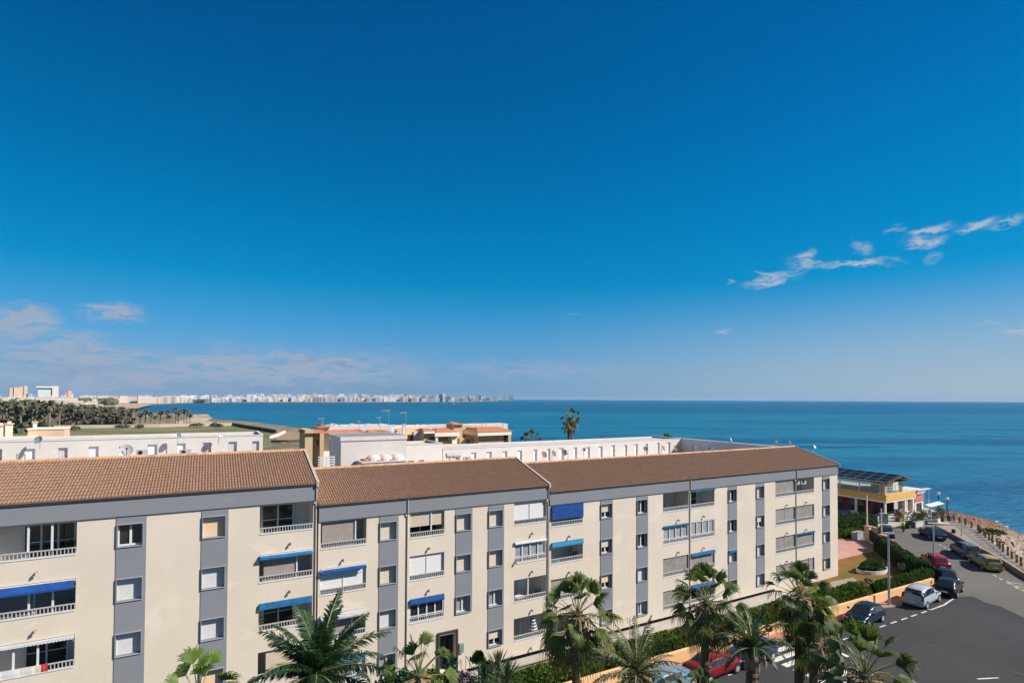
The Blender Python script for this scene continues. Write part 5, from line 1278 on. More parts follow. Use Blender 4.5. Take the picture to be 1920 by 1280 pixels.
# low warm blocks at the near left end of the bay
for k,(x0_,x1_,t) in enumerate([(283,300,744),(300,316,743),(316,330,742.5),(330,343,743),(343,360,747)]):
    city_block((x0_+x1_)/2,x1_-x0_-1,t,30,1 if k%2 else 3,['first','second','third','fourth','low fifth'][k]+' of the warm coloured blocks at the left end of the far city beach','warm blocks at the left end of the bay')
mlow = [facade_mat('town_white',(0.58,0.53,0.46),3.4,3.0,(0.35,0.34,0.36)),facade_mat('town_cream',(0.56,0.46,0.36),3.6,3.0,(0.35,0.30,0.27)),facade_mat('town_pink',(0.66,0.40,0.30),3.6,3.0,(0.32,0.22,0.2))]
M_townroof = mat('town_parapet',(0.55,0.49,0.42),0.9,0.15,0.2)
def town(px0, px1, top, base, d, m, label, name='town_house', cat='house', dep=14, roofm=None, group=None):
    a = at(px0, base, d); b = at(px1, base, d); zt = at((px0+px1)/2, top, d).z; w_ = (b-a).length
    o = MB(); o.box(-w_/2,w_/2,-dep/2,dep/2,0,zt-0.6,m); o.box(-w_/2-0.3,w_/2+0.3,-dep/2-0.3,dep/2+0.3,zt-0.598,zt,roofm or M_townroof)
    for k in range(fr.randint(1,3)): xx = fr.uniform(-w_/2,w_/2-4); o.box(xx,xx+fr.uniform(2,4),-2,2,zt+0.002,zt+fr.uniform(1.5,3),M_townroof)
    ob = o.build(name); c = (a+b)/2; w2 = w_*math.cos(face((px0+px1)/2)-yaw); ob.scale = (w2/w_,1,1); ob.location = (c.x,c.y,0); ob.rotation_euler = (0,0,face((px0+px1)/2)+fr.uniform(-.06,.06)); return tag(ob,label,cat,group)
TG = 'low town houses behind the grove'
k = 0; words_ = ['leftmost','second','third','fourth','fifth','sixth','seventh','eighth','ninth','tenth','eleventh','twelfth']
for x0_,x1_,t,m in [(-10,14,744,1),(14,30,743,0),(30,52,744.5,1),(52,64,742,0),(66,92,744,1),(90,110,745,0),(108,128,744,0),(124,146,745,1)]:
    town(x0_,x1_,t,765,760+fr.uniform(-40,60),mlow[m],words_[k]+' cream low house from the left in the town behind the grove',dep=18,group=TG); k += 1
for x0_,x1_,t,m in [(92,118,750,1),(118,156,751,1),(130,160,754,0)]:
    town(x0_,x1_,t,768,690,mlow[m],words_[k]+' house of the far town, stepping down towards the bay',group=TG); k += 1
town(160,193,757.5,768,640,mlow[0],'low bright white flat building at the right end of the near town','flat_building','building')
town(165,183,751.5,760,680,mlow[0],'small white building with dark windows above the flat white one','flat_building','building')
for k,(x0_,x1_,t,m) in enumerate([(150,180,741.2,0),(182,205,741.5,1),(204,222,743,2),(224,240,742,0),(240,262,743,1),(258,284,741.5,0),(206,226,747,0),(228,250,749,1),(262,283,746.5,2)]):
    town(x0_,x1_,t,752,1750+fr.uniform(-150,150),mlow[m],words_[k]+' low block from the left on the distant flat shore before the bay',dep=30,name='shore_block',cat='building',group='low blocks on the distant shore')
tt = empty('tower_block',(0,0,0),0,'pink and cream apartment tower standing leftmost above the grove','tower block')
def tower(root, boxes, d, m, name='wall', z0=0.0, cx=None):
    if cx is not None: c = at(cx,745,d); root.location = (c.x,c.y,0); root.rotation_euler = (0,0,face(cx)+0.05); root['cx'] = cx
    cx = root['cx']; k = math.cos(face(cx)-yaw)*d/F
    for (x0_,x1_,t,off,mm) in boxes:
        zt = at((x0_+x1_)/2,t,d).z; zb_ = z0 if z0 < 1 else at((x0_+x1_)/2,z0,d).z
        o = MB(); o.box((x0_-cx)*k,(x1_-cx)*k,-7-off,7,zb_,zt,mm or m); ob = None; o.build(name, root)
tower(tt, [(17,26,727,0,mlow[2]),(25,36,726,1.5,mlow[1]),(35,45,724.5,0,mlow[2]),(44,51,723,1,mlow[1])], 850, None, cx=34)
tt = empty('tower_block',(0,0,0),0,'white slab tower with dark glass bays above the grove','tower block')
tower(tt, [(70,98,727,0,facade_mat('glass_bays',(0.5,0.55,0.58),6,30,(0.10,0.16,0.20))),(97,109,723.5,2,M_white)], 860, None, cx=88)
tower(tt, [(67,97,724,2.5,M_white)], 860, None, 'roof_slab', 727.2)
tt = empty('tower_block',(0,0,0),0,'small red and white stepped tower right of the white slab','tower block')
tower(tt, [(122,131,736,0,mlow[2]),(126,134,732.5,1,mlow[2]),(131,137,738,0.5,mlow[0])], 870, None, cx=129)
mb = MB()
# raised land behind the far city and a dark tree belt
def belt(name, label, pxa, pxb, yb, yt, d, m, n=260, seed=3):
    r2 = random.Random(seed); o = MB()
    for _ in range(n):
        t = r2.random(); px_ = pxa+(pxb-pxa)*t; dd = d+r2.uniform(-30,60); c = at(px_, yb, dd); h = (yb-yt)*dd/F*r2.uniform(0.5,1.1); s_ = h*0.6*r2.uniform(0.7,1.4)
        o.sphere((c.x,c.y,max(1,c.z)+h*0.4),1,m,6,4,(s_,s_*0.7,h*0.6))
    for q_ in range(0, len(o.v)): 
        x,y,z = o.v[q_]; o.v[q_] = (x+r2.uniform(-.8,.8), y+r2.uniform(-.8,.8), z+r2.uniform(-.7,.7))
    return tag(o.build(name), label, 'trees', kind='stuff')
belt('tree_belt','dark trees between the town houses and the distant shore',148,216,757,746,980,M_far,170,3)
belt('tree_belt','dark trees along the promenade of the far city beach',352,384,753,748,2150,M_far,60,4)
belt('tree_belt','trees behind the low town',-20,180,756,748,820,M_far,220,5)
sheet('far_hill', [gp(345,754,SEAZ)]+[(p.x,p.y) for p in (at(345,748,2600),at(420,748,3100),at(640,748,3700),at(850,748,4300))]+[gp(850,753.2,SEAZ),gp(600,753.8,SEAZ),gp(450,753.8,SEAZ)], 0.4, land_mat() if False else M_sand)
# sailing boats in the bay
for k,(px_,yb,h) in enumerate([(851,758.5,6),(735,754.3,4),(707,754.6,3)]):
    x,y = gp(px_,yb,SEAZ); d = fwd_depth(x,y); s_ = h*d/F/10
    o = empty('sailing_boat',(x,y,SEAZ),yaw,['nearest white sailing boat, left of the end of the far city','white boat before the middle of the far city','smallest white boat close under the far shore'][k],'boat','boats in the bay'); o.scale = (s_,)*3
    b_ = MB(); b_.frustum(-3,3.2,-0.9,0.9,-0.3,-3.6,4.4,-1.3,1.3,1.1,M_paint); b_.build('hull',o)
    b_ = MB(); b_.tri((0.4,0,1.6),(3.6,0.25,1.4),(0.4,0,10),M_paint); b_.tri((0.2,0,1.6),(0.2,0.1,9.6),(-3.4,0.2,1.6),M_paint); b_.tri((3.6,0.27,1.4),(0.4,0.02,1.6),(0.4,0.02,10),M_paint); b_.build('sail',o)
    b_ = MB(); b_.tube([(0.3,0,0.5),(0.3,0,10.3)],0.08,M_alu,5); b_.build('mast',o)
# ------------------------------------------------------------------ seafront restaurant
RX, RY = 94.1, 46.8
rs = empty('restaurant', (RX,RY,0.1), 0, 'two storey yellow banded seafront restaurant with a solar panelled roof over its glass terrace', 'restaurant')
w = MB()   # floor slab with the yellow band and cream trim
w.box(0,9.2,0,18,2.62,2.90,M_ytrim); w.box(-0.08,9.3,-0.08,18.05,2.902,3.92,M_yel); w.box(0.2,9.0,0.2,17.8,3.922,3.96,M_conc); w.build('floor_slab', rs)
w = MB()   # recessed ground floor
w.box(1.6,9.0,3.2,17.8,0.02,2.60,M_red); w.build('wall', rs)
w = MB()
for k in range(4): w.box(1.53,1.595,4.2+k*3.4,6.6+k*3.4,0.3,2.35,M_glass)
w.build('window', rs)
w = MB(); w.box(2.6,4.0,3.12,3.195,0.1,2.4,M_dark); w.box(5.2,7.6,3.12,3.195,0.6,2.2,M_dark); w.build('door', rs)  # flat dark panels painted as the unlit interior behind the openings
for (x,y,r_) in [(0.25,0.25,0.13),(0.25,4.7,0.13),(0.25,9.2,0.13),(0.25,13.6,0.13),(0.25,17.6,0.13),(6.2,0.25,0.14),(6.75,0.25,0.12),(8.6,0.25,0.20)]:
    c = MB(); c.box(x-r_,x+r_,y-r_,y+r_,0.0,2.618,M_ytrim); c.build('column', rs)
for (x,y,r_) in [(0.45,0.45,0.24),(5.55,0.45,0.22),(5.9,4.5,0.2),(0.35,17.4,0.2)]:
    c = MB(); c.box(x-r_,x+r_,y-r_,y+r_,3.962,5.75,M_ochre); c.build('column', rs)
w = MB(); w.box(6.3,7.9,2.0,5.5,3.962,5.7,M_ytrim); w.build('stair_turret', rs)
g = MB()
for a,b in ((0.8,3.2),(3.2,5.25)): g.quad((a,0.22,3.965),(b,0.22,3.965),(b,0.22,5.72),(a,0.22,5.72),M_tglass)
for k in range(5): g.quad((0.18,0.9+k*3.2,3.965),(0.18,0.9+(k+1)*3.2,3.965),(0.18,0.9+(k+1)*3.2,5.4),(0.18,0.9+k*3.2,5.4),M_tglass)
g.build('terrace_glass', rs)
g = MB()
for xx in (0.8,2.0,3.2,4.4,5.25): g.box(xx-0.03,xx+0.03,0.17,0.23,3.965,5.72,M_alu)
g.box(0.8,5.25,0.165,0.235,4.95,5.0,M_alu)
for k in range(6): g.box(0.12,0.24,0.9+k*3.2-0.06,0.9+k*3.2+0.06,3.965,5.5,M_paint)
g.box(0.12,0.24,0.9,16.9,5.40,5.56,M_paint); g.build('glass_frame', rs)
w = MB(); w.box(0.1,6.6,-0.0,17.9,5.76,5.86,M_wood)                         # roof deck, pitched up to the ridge
w.build('ceiling', rs)
rf = MB()
RXa, RXb, RXc = -0.7, 3.6, 7.2
rf.poly([(RXa,-0.7,5.80),(RXb,-0.7,6.75),(RXb,18.6,6.75),(RXa,18.6,5.80)][::-1],M_wood)
rf.quad((RXa,-0.7,5.90),(RXa,18.6,5.90),(RXb,18.6,6.86),(RXb,-0.7,6.86),M_gutter)
rf.quad((RXb,-0.7,6.86),(RXb,18.6,6.86),(RXc,18.6,5.95),(RXc,-0.7,5.95),M_wood); rf.quad((RXb,-0.7,6.75),(RXc,-0.7,5.84),(RXc,18.6,5.84),(RXb,18.6,6.75),M_wood)
rf.quad((RXa,-0.7,5.80),(RXb,-0.7,6.75),(RXb,-0.7,6.86),(RXa,-0.7,5.90),M_wood); rf.quad((RXb,-0.7,6.75),(RXc,-0.7,5.84),(RXc,-0.7,5.95),(RXb,-0.7,6.86),M_wood)
rf.quad((RXa,18.6,5.80),(RXa,-0.7,5.80),(RXa,-0.7,5.90),(RXa,18.6,5.90),M_gutter)
roof = rf.build('roof', rs)
sl_ = (6.86-5.90)/(RXb-RXa)
for k in range(11):
    for j in range(3):
        y0 = -0.35+k*1.68; x0 = RXa+0.15+j*1.38; p = MB()
        za, zb = 5.90+sl_*(x0-RXa)+0.08, 5.90+sl_*(x0+1.28-RXa)+0.08
        p.quad((x0,y0,za),(x0,y0+1.55,za),(x0+1.28,y0+1.55,zb),(x0+1.28,y0,zb),M_panel)
        for a,b in ((y0-0.03,y0),(y0+1.55,y0+1.58)): p.quad((x0,a,za+0.01),(x0,b,za+0.01),(x0+1.28,b,zb+0.01),(x0+1.28,a,zb+0.01),M_alu)
        p.quad((x0,y0,za-0.05),(x0,y0,za+0.0),(x0,y0+1.55,za),(x0,y0+1.55,za-0.05),M_alu)
        p.build('solar_panel', roof)
w = MB()
w.frustum(9.32,11.6,-0.1,3,3.22,9.32,12.6,-0.3,3.2,3.9,M_paint); w.box(9.32,13.6,-0.4,0.3,3.902,3.97,M_paint); w.build('white_canopy', rs)
w = MB(); w.box(9.32,12.0,0.1,2.8,1.9,3.2,M_pink); w.build('kiosk_front', rs)
w = MB(); w.quad((8.8,-1.5,1.85),(13.4,-1.5,2.0),(13.4,-2.4,1.75),(8.8,-2.4,1.6),M_paint); w.build('awning', rs)
w = MB(); w.box(9.32,12.0,0.15,2.75,0.02,1.898,M_ytrim); w.box(9.8,11.4,0.09,0.14,0.3,1.7,M_glass); w.build('kiosk_base', rs)
for x,y,h in [(8.8,-2.3,1.7),(13.3,-2.3,1.75),(13.6,0,4.0),(14.6,1.2,3.9)]:
    c = MB(); c.tube([(x,y,0),(x,y,h)],0.07,M_alu,7); c.build('pole', rs)
w = MB()
for k,(x,y,h) in enumerate([(1.0,12.5,1.4),(2.2,11.0,1.9)]): w.tube([(x,y,6.2),(x,y,6.2+h)],0.28,M_alu,10); w.sphere((x,y,6.2+h+0.1),0.36,M_alu,10,5,(1,1,.6))
w.build('vent_pipe', roof)

# forecourt furniture
sg = 'tables and chairs on the restaurant terrace'
fr2 = random.Random(5)
spots = [gp(*q_) for q_ in ((1688,972),(1702,976),(1713,972),(1726,968),(1742,966),(1756,968),(1718,984),(1732,980),(1747,977),(1762,976),(1700,967),(1776,976))]
names = ['beside the restaurant corner','second from the restaurant corner','below the pink awning','below the white awning','right of the white awning posts','near the first globe lamp','by the front planters','behind the big white planter','near the front hedge','between the two globe lamps','under the yellow band','outermost towards the rocks']
for (x,y), nm in zip(spots, names):
    table(x,y,0.1,'small white terrace table '+nm,sg,0.42)
    for k in range(3):
        a = fr2.uniform(0,6.28)+k*2.1; chair(x+0.75*math.cos(a),y+0.75*math.sin(a),0.1,a-math.pi/2,['white','pale','white'][k]+' terrace chair at the table '+nm,sg,[M_paint,M_metalw,M_paint][k])
def planter(x,y,sx,sy,h,m,label,seed,flower=None,hh=0.9):
    o = empty('planter',(x,y,0.1),fr2.uniform(-.1,.1),label,'planter','planters on the restaurant forecourt')
    p = MB(); p.box(-sx,sx,-sy,sy,0,h,m); p.build('pot',o)
    r2 = random.Random(seed); l = MB()
    for _ in range(260):
        c = Vector((r2.gauss(0,sx*0.55),r2.gauss(0,sy*0.7),h+r2.random()*hh)); s_ = 0.07*r2.uniform(.6,1.6); ax = Vector((r2.uniform(-1,1),r2.uniform(-1,1),r2.uniform(-.4,1))).normalized(); ay = ax.orthogonal().normalized(); az = ax.cross(ay)
        l.quad(c-ay*s_,c-az*s_,c+ay*s_,c+az*s_,(flower if flower and r2.random()<.4 else M_hedge))
    l.build('foliage',o)
M_flow = mat('terrace_flowers',(0.45,0.22,0.20),0.8,0.5,3,col2=(0.6,0.45,0.35))
for k,(x,y,sx,sy,h,m,lab) in enumerate([(93.2,42.1,0.9,0.35,0.8,M_white,'long white planter facing the road'),(94.9,42.4,0.4,0.4,0.8,M_steel,'square grey planter right of the long white one'),(91.6,42.4,0.8,0.3,0.5,M_black,'dark low planter left of the long white one'),
    (97.2,43.0,0.4,0.4,0.6,M_wood,'wooden planter with pink flowers near the restaurant steps'),(99.3,42.2,0.45,0.4,0.6,M_white,'white planter with a bushy shrub before the terrace tables'),(101.4,42.2,0.5,0.4,0.6,M_wood,'wooden planter by the promenade corner'),(103.3,43.3,0.5,0.4,0.6,M_steel,'grey planter nearest the first wooden posts'),(94.6,45.2,0.35,0.35,0.6,M_wood,'small wooden planter at the restaurant corner column')]):
    planter(x,y,sx,sy,h,m,lab,k+1,M_flow if k in (3,4,5,7) else None,1.0 if k!=2 else 0.4)
b = MB(); b.box(-0.5,0.5,-0.3,0.3,0,1.5,mat('blue_grey_cabinet',(0.20,0.27,0.32),0.5,0.1)); b.box(-0.53,0.53,-0.33,0.33,1.502,1.56,M_steel); tag(b.build('street_cabinet',loc=(91.0,45.6,0.1),rz=R(-40)),'blue grey cabinet standing before the restaurant corner','cabinet')
b = MB(); b.box(-0.3,0.3,-0.3,0.3,0.1,1.2,mat('blue_bin',(0.01,0.05,0.17),0.5,0.1)); b.box(-0.34,0.34,-0.34,0.34,1.202,1.3,M_black); tag(b.build('waste_bin',loc=(90.0,46.4,0.1)),'dark blue waste bin left of the blue grey cabinet','bin')
b = MB(); b.tube([(0,0,0),(0,0,0.9)],[0.2,0.24],M_black,10); b.tube([(0,0,0.9),(0,0,0.95)],[0.27,0.2],M_black,10); tag(b.build('waste_bin',loc=(*gp(1788,1006),0.12)),'small black waste bin on the promenade beside the white lamp post','bin')

# ------------------------------------------------------------------ lamps, signs, posts
LG = 'street lamps along the street and the coast road'
def street_lamp(px, pyb, h, label, r_=0.075, head='arm', z0=0.12, m=M_steel, w_=0.9):
    x,y = gp(px,pyb,z0); o = empty('street_lamp',(x,y,z0),-AL,label,'street lamp',LG)
    p = MB(); p.tube([(0,0,0),(0,0,0.5),(0,0,h)],[r_*1.5,r_*1.2,r_*0.8],m,8); p.build('post',o)
    if head == 'arm':
        l = MB(); l.box(-w_*0.5,w_*0.55,-0.16,0.16,h,h+0.14,m); l.build('lamp_head',o)
    elif head == 'globe':
        l = MB(); l.sphere((0,0,h+0.25),0.28,M_paint,12,8); l.build('globe',o)
    elif head == 'small':
        l = MB(); l.tube([(0,0,h),(-0.35,0,h-0.12)],[0.05,0.09],m,6); l.build('lamp_head',o)
    return o
street_lamp(1667,1133,6.5,'tall grey street lamp on the red pavement behind the blue car',0.085)
street_lamp(1751,1064,4.6,'grey street lamp beside the parked red hatchback',0.08,'none')
street_lamp(1653,1015,4.4,'thin lamp post by the open gate of the pink yard',0.07,'none',m=M_ytrim)
street_lamp(1626,1012,6.0,'tall thin lamp post between the dark shrubs and the restaurant',0.09,'none',m=M_ytrim)
street_lamp(1803,1004,3.0,'short white lamp post on the promenade beside the black bin',0.06,'none',m=M_alu)
street_lamp(1760,960,2.9,'left of the two globe lamps at the edge of the rocks',0.07,'globe',m=M_black)
street_lamp(1776,972,2.9,'right of the two globe lamps at the edge of the rocks',0.07,'globe',m=M_black)
street_lamp(948,1236,4.6,'slender pale lamp post in front of the cream wall, left of the nearest fan palm',0.05,'small',m=M_metalw)
street_lamp(1700,1018,4.0,'thin post where the coast road passes the forecourt',0.06,'none') if False else None
def sign(px, pyb, h, kind, label, col=None, r_=0.3, z0=0.12):
    x,y = gp(px,pyb,z0); o = empty('road_sign',(x,y,z0),-AL,label,'road sign'); p = MB(); p.tube([(0,0,0),(0,0,h)],0.035,M_steel,6); p.build('post',o)
    s_ = MB()
    if kind == 'disc': s_.tube([(0,-0.05,h-r_),(0,-0.08,h-r_)],r_,col,18)
    if kind == 'disc': s_.tube([(0,-0.082,h-r_),(0,-0.085,h-r_)],r_*0.45,M_paint,14) if label.startswith('red') else None
    if kind == 'box': s_.box(-r_,r_,-0.08,-0.05,h-2.2*r_,h,col)
    if kind == 'mirror': s_.box(-r_*0.7,r_*0.7,-0.1,-0.04,h-2.4*r_,h,M_steel); s_.tube([(0,-0.11,h-r_*1.2),(0,-0.12,h-r_*1.2)],r_*0.5,M_frameg,14)
    s_.build('sign_plate',o); return o
M_sblue = mat('sign_blue',(0.0,0.22,0.50),0.4,0.05); M_sred = mat('sign_red',(0.55,0.03,0.03),0.4,0.05)
sign(1421,1212,2.1,'box','blue crossing sign in front of the blue car behind the young palm',M_sblue,0.26)
sign(1441,1212,1.7,'disc','red and white round sign at the near corner of the zebra crossing',M_sred,0.28)
sign(1473,1168,2.2,'mirror','grey backed plate on a short post above the hedge by the twin palms',None,0.35)
x,y = gp(1517,1190,0.12); o = empty('road_sign',(x,y,0.12),-AL,'tall thin pole with a blue plate rising through the twin palm crown','road sign'); p = MB(); p.tube([(0,0,0),(0,0,6.2)],0.035,M_steel,6); p.build('post',o); p = MB(); p.box(-0.3,0.15,-0.08,-0.05,4.0,4.9,mat('turquoise_plate',(0.0,0.28,0.42),0.4,0.05)); p.build('sign_plate',o)
post_names = ['by the terrace','second','third','fourth','fifth','sixth','seventh','eighth','ninth','tenth','eleventh','twelfth','thirteenth','fourteenth','fifteenth','sixteenth','seventeenth','eighteenth','nineteenth','twentieth','twenty first','twenty second']
PL = []
for a,b in zip(post_line[::-1], post_line[::-1][1:]):
    n = max(1,int(math.dist(a,b)/1.55))
    for k in range(n): PL.append((a[0]+(b[0]-a[0])*k/n,a[1]+(b[1]-a[1])*k/n))
pr2 = random.Random(2)
for k,(x,y) in enumerate(PL[:22]):
    o = empty('bollard',(x+pr2.uniform(-.1,.1),y+pr2.uniform(-.1,.1),0.1),pr2.uniform(0,3),post_names[k]+(' ' if k==0 else ' from the terrace end ')+'of the brown wooden posts between boardwalk and rocks','post','wooden posts edging the boardwalk'); h = pr2.uniform(0.85,1.1)
    p = MB(); p.tube([(0,0,-0.3),(0,0,h)],[0.13,0.12],M_wood,8); p.build('post',o); p = MB(); p.tube([(0,0,h-0.12),(0,0,h-0.02)],0.145,M_rust,8); p.build('collar',o)
b = MB(); 
for (a,c) in zip(PL[:21],PL[1:22]): b.tube([(a[0],a[1],0.75),((a[0]+c[0])/2,(a[1]+c[1])/2,0.55),(c[0],c[1],0.75)],0.03,M_wood,4)
tag(b.build('rope_rail'),'sagging rope strung between the brown wooden posts','rope')
for k,(px,py,r_) in enumerate([(1862,1002,1.2),(1872,1004,1.0),(1850,1000,0.9)]):
    x,y = gp(px,py,0); bush('coast_shrub',(x,y),r_*1.4,r_,0.8,mat('coast_green',(0.07,0.11,0.02),0.8,0.3,1.5,col2=(0.16,0.20,0.05)),['large green shrub behind the wooden posts','right hand green shrub behind the wooden posts','left hand green shrub behind the wooden posts'][k],420,0.10,80+k,0.0)
# gate and pillars of the pink yard
for k,(px,pyt,pyb,lab) in enumerate([(1627,985,1014,'left pink gate pillar of the paved yard'),(1656,1004,1032,'broad orange gate pillar at the lawn corner'),(1668,1012,1034,'small orange pillar beside the broad gate pillar')]):
    x,y = gp(px,pyb); b = MB(); b.box(-0.35 if k else -0.22,0.35 if k else 0.22,-0.3,0.3,0,1.9 if k<2 else 1.4,M_peach); b.box(-0.42,0.42,-0.37,0.37,1.902 if k<2 else 1.402,2.0 if k<2 else 1.5,M_pinkp); tag(b.build('gate_pillar',loc=(x,y,0.05)),lab,'pillar','gate pillars')
g = empty('yard_gate',(0,0,0),0,'black barred gate between the pink yard and the coast road','gate'); a = gp(1629,1014); c = gp(1655,1031)
b = MB(); n = 26
for k in range(n+1): x = a[0]+(c[0]-a[0])*k/n; y = a[1]+(c[1]-a[1])*k/n; b.box(x-0.035,x+0.035,y-0.035,y+0.035,0.1,1.65,M_black)
b.build('bar',g)['kind'] = 'stuff'
b = MB(); b.tube([(a[0],a[1],0.2),(c[0],c[1],0.2)],0.05,M_black,4); b.tube([(a[0],a[1],1.6),(c[0],c[1],1.6)],0.05,M_black,4); d = Vector((c[0]-a[0],c[1]-a[1])); b.quad((a[0]+.05,a[1]-.05,0.2),(c[0]+.05,c[1]-.05,0.2),(c[0]+.05,c[1]-.05,1.5),(a[0]+.05,a[1]-.05,1.5),M_black); b.build('frame',g)
x,y = gp(1616,1012); b = MB(); b.box(-0.9,0.9,-0.3,0.3,0,0.9,M_frameg); b.box(-0.94,0.94,-0.34,0.34,0.902,0.97,M_steel); tag(b.build('meter_cabinet',loc=(x,y+0.6,0.06)),'low grey cabinet at the back of the pink yard','cabinet')
x,y = gp(1645,998); wall_strip('yard_wall',[gp(1632,998),gp(1648,1004)],0.25,1.0,M_peach,'short orange wall behind the black gate')

# ------------------------------------------------------------------ cars
def paint(name, col): return mat(name, col, 0.30, 0.04, 1.0, spec=0.25, coat=0.2)
SHAPES = {   # station list: (x, z of belt/bonnet, roof z or None, half width)
 'hatch': dict(L=4.1,H=1.47,W=0.87,st=[(-2.05,0.62,None,.72),(-1.98,0.86,None,.80),(-1.80,0.93,1.02,.85),(-1.45,0.95,1.36,.87),(-0.9,0.95,1.46,.87),(-0.2,0.94,1.47,.87),(0.35,0.93,1.40,.87),(0.80,0.92,1.12,.87),(1.08,0.92,None,.87),(1.6,0.84,None,.85),(1.92,0.72,None,.78),(2.05,0.55,None,.68)]),
 'sedan': dict(L=4.5,H=1.42,W=0.88,st=[(-2.25,0.66,None,.74),(-2.15,0.92,None,.82),(-1.75,0.97,None,.86),(-1.45,0.97,1.10,.88),(-0.95,0.96,1.36,.88),(-0.3,0.95,1.42,.88),(0.3,0.94,1.37,.88),(0.80,0.93,1.10,.88),(1.05,0.92,None,.88),(1.7,0.84,None,.86),(2.1,0.72,None,.78),(2.25,0.52,None,.66)]),
 'mpv': dict(L=4.6,H=1.68,W=0.90,st=[(-2.3,0.70,None,.76),(-2.22,0.98,None,.84),(-2.12,1.02,1.35,.88),(-1.85,1.02,1.60,.90),(-1.0,1.02,1.68,.90),(-0.2,1.01,1.68,.90),(0.45,1.0,1.58,.90),(1.0,0.99,1.26,.90),(1.4,0.98,None,.89),(1.9,0.86,None,.85),(2.2,0.72,None,.76),(2.3,0.52,None,.66)]),
 'wagon': dict(L=4.5,H=1.47,W=0.87,st=[(-2.25,0.66,None,.74),(-2.18,0.92,None,.82),(-2.05,0.96,1.20,.85),(-1.8,0.97,1.40,.87),(-1.0,0.96,1.47,.87),(-0.2,0.95,1.47,.87),(0.4,0.94,1.38,.87),(0.9,0.93,1.08,.87),(1.12,0.92,None,.87),(1.7,0.84,None,.85),(2.1,0.72,None,.78),(2.25,0.52,None,.66)]),
}
def make_car(shape, m, loc, rz, label, roofm=None, name='parked_car', group='cars parked along the street and coast road', lights=None):
    S = SHAPES[shape]; st = S['st']; o = empty(name, loc, rz, label, 'car', group)
    b = MB(); zs = 0.24
    def ring(s_):
        x, zb, zr, w_ = s_
        pts = [(0,zs),(w_*0.82,zs),(w_*0.98,zs+0.12),(w_,zs+0.33),(w_*0.985,(zs+zb)/2+0.12),(w_*0.955,zb)]
        if zr: wr = w_*0.74+0.02; pts += [((w_*0.95*0.5+wr*0.5),(zb+zr)/2),(wr,zr-0.035),(wr*0.55,zr+0.01),(0,zr+0.02)]
        else: pts += [(w_*0.86,zb+0.015),(w_*0.6,zb+0.035),(w_*0.3,zb+0.045),(0,zb+0.05)]
        return x, pts
    rings = [ring(s_) for s_ in st]; n = len(rings[0][1])
    for side in (1,-1):
        for (xa,A),(xb,B_) in zip(rings, rings[1:]):
            for k in range(n-1):
                q_ = [(xa,A[k][0]*side,A[k][1]),(xb,B_[k][0]*side,B_[k][1]),(xb,B_[k+1][0]*side,B_[k+1][1]),(xa,A[k+1][0]*side,A[k+1][1])]
                b.quad(*(q_ if side > 0 else q_[::-1]), (roofm or m) if (k >= 7 and A[k][1] > 1.15 and B_[k][1] > 1.15) else m)
    for xa,A in (rings[0],rings[-1]):
        b.poly([(xa,p[0],p[1]) for p in A]+[(xa,-p[0],p[1]) for p in A[-2:0:-1]], m)
    import bmesh
    body = b.build('body', o, smooth=False); bm = bmesh.new(); bm.from_mesh(body.data); bmesh.ops.remove_doubles(bm, verts=bm.verts, dist=0.002); bmesh.ops.recalc_face_normals(bm, faces=bm.faces)
    for f_ in bm.faces: f_.smooth = True
    bm.to_mesh(body.data); bm.free()
    cab = [s_ for s_ in st if s_[2]]
    def sidept(s_, t, side, out=0.012):
        x, zb, zr, w_ = s_; wr = w_*0.74+0.02; y = (w_*0.955)*(1-t)+wr*t; return (x, side*(y+out), zb*(1-t)+(zr-0.035)*t)
    for side in (1,-1):
        g = MB(); k = len(cab)
        for i in range(k-1):
            A, B_ = cab[i], cab[i+1]; f0, f1 = (0.14, 0.90)
            if i == 0: A = (A[0]+0.12,*A[1:])
            g.quad(sidept(A,f0,side),sidept(B_,f0,side),sidept(B_,f1,side),sidept(A,f1,side),M_cglass)
        g.build('side_window', o)
        pm = MB(); mid = cab[len(cab)//2]
        for s_ in (cab[len(cab)//2],): pm.quad(*[(p[0]+dx,p[1]+0.006*side,p[2]) for p,dx in ((sidept(s_,0.1,side),-0.04),(sidept(s_,0.1,side),0.04),(sidept(s_,0.92,side),0.04),(sidept(s_,0.92,side),-0.04))],M_black)
        pm.build('door_pillar', o)
    last = cab[-1]; nxt = st[st.index(last)+1]; prev = cab[-2]
    g = MB(); wr = last[3]*0.74; 
    g.quad((nxt[0]-0.03,-nxt[3]*0.80,nxt[1]+0.07),(nxt[0]-0.03,nxt[3]*0.80,nxt[1]+0.07),(prev[0]+0.04,wr*0.93,prev[2]+0.0),(prev[0]+0.04,-wr*0.93,prev[2]+0.0),M_cglass) if False else None
    def top(s_, f_): wr_ = s_[3]*0.74*f_; return wr_, s_[2]+0.035
    seq = [(prev[0], *top(prev,0.92)), (last[0], *top(last,0.98)), (nxt[0], nxt[3]*0.80, nxt[1]+0.062)]
    for (xa,ya,za),(xb,yb,zb) in zip(seq,seq[1:]): g.quad((xa,ya,za),(xa,-ya,za),(xb,-yb,zb),(xb,yb,zb),M_cglass)
    g.build('windscreen', o)
    first = cab[0]; sec = cab[1]; pv = st[max(0,st.index(first)-1)]
    g = MB(); seq = [(sec[0]-0.02, sec[3]*0.64, sec[2]+0.02), (first[0]-0.03, first[3]*0.72, first[2]+0.015), (pv[0]*0.3+first[0]*0.7-0.03, first[3]*0.74, first[1]+0.06)]
    for (xa,ya,za),(xb,yb,zb) in zip(seq,seq[1:]): g.quad((xa,ya,za),(xb,yb,zb),(xb,-yb,zb),(xa,-ya,za),M_cglass)
    g.build('rear_window', o)
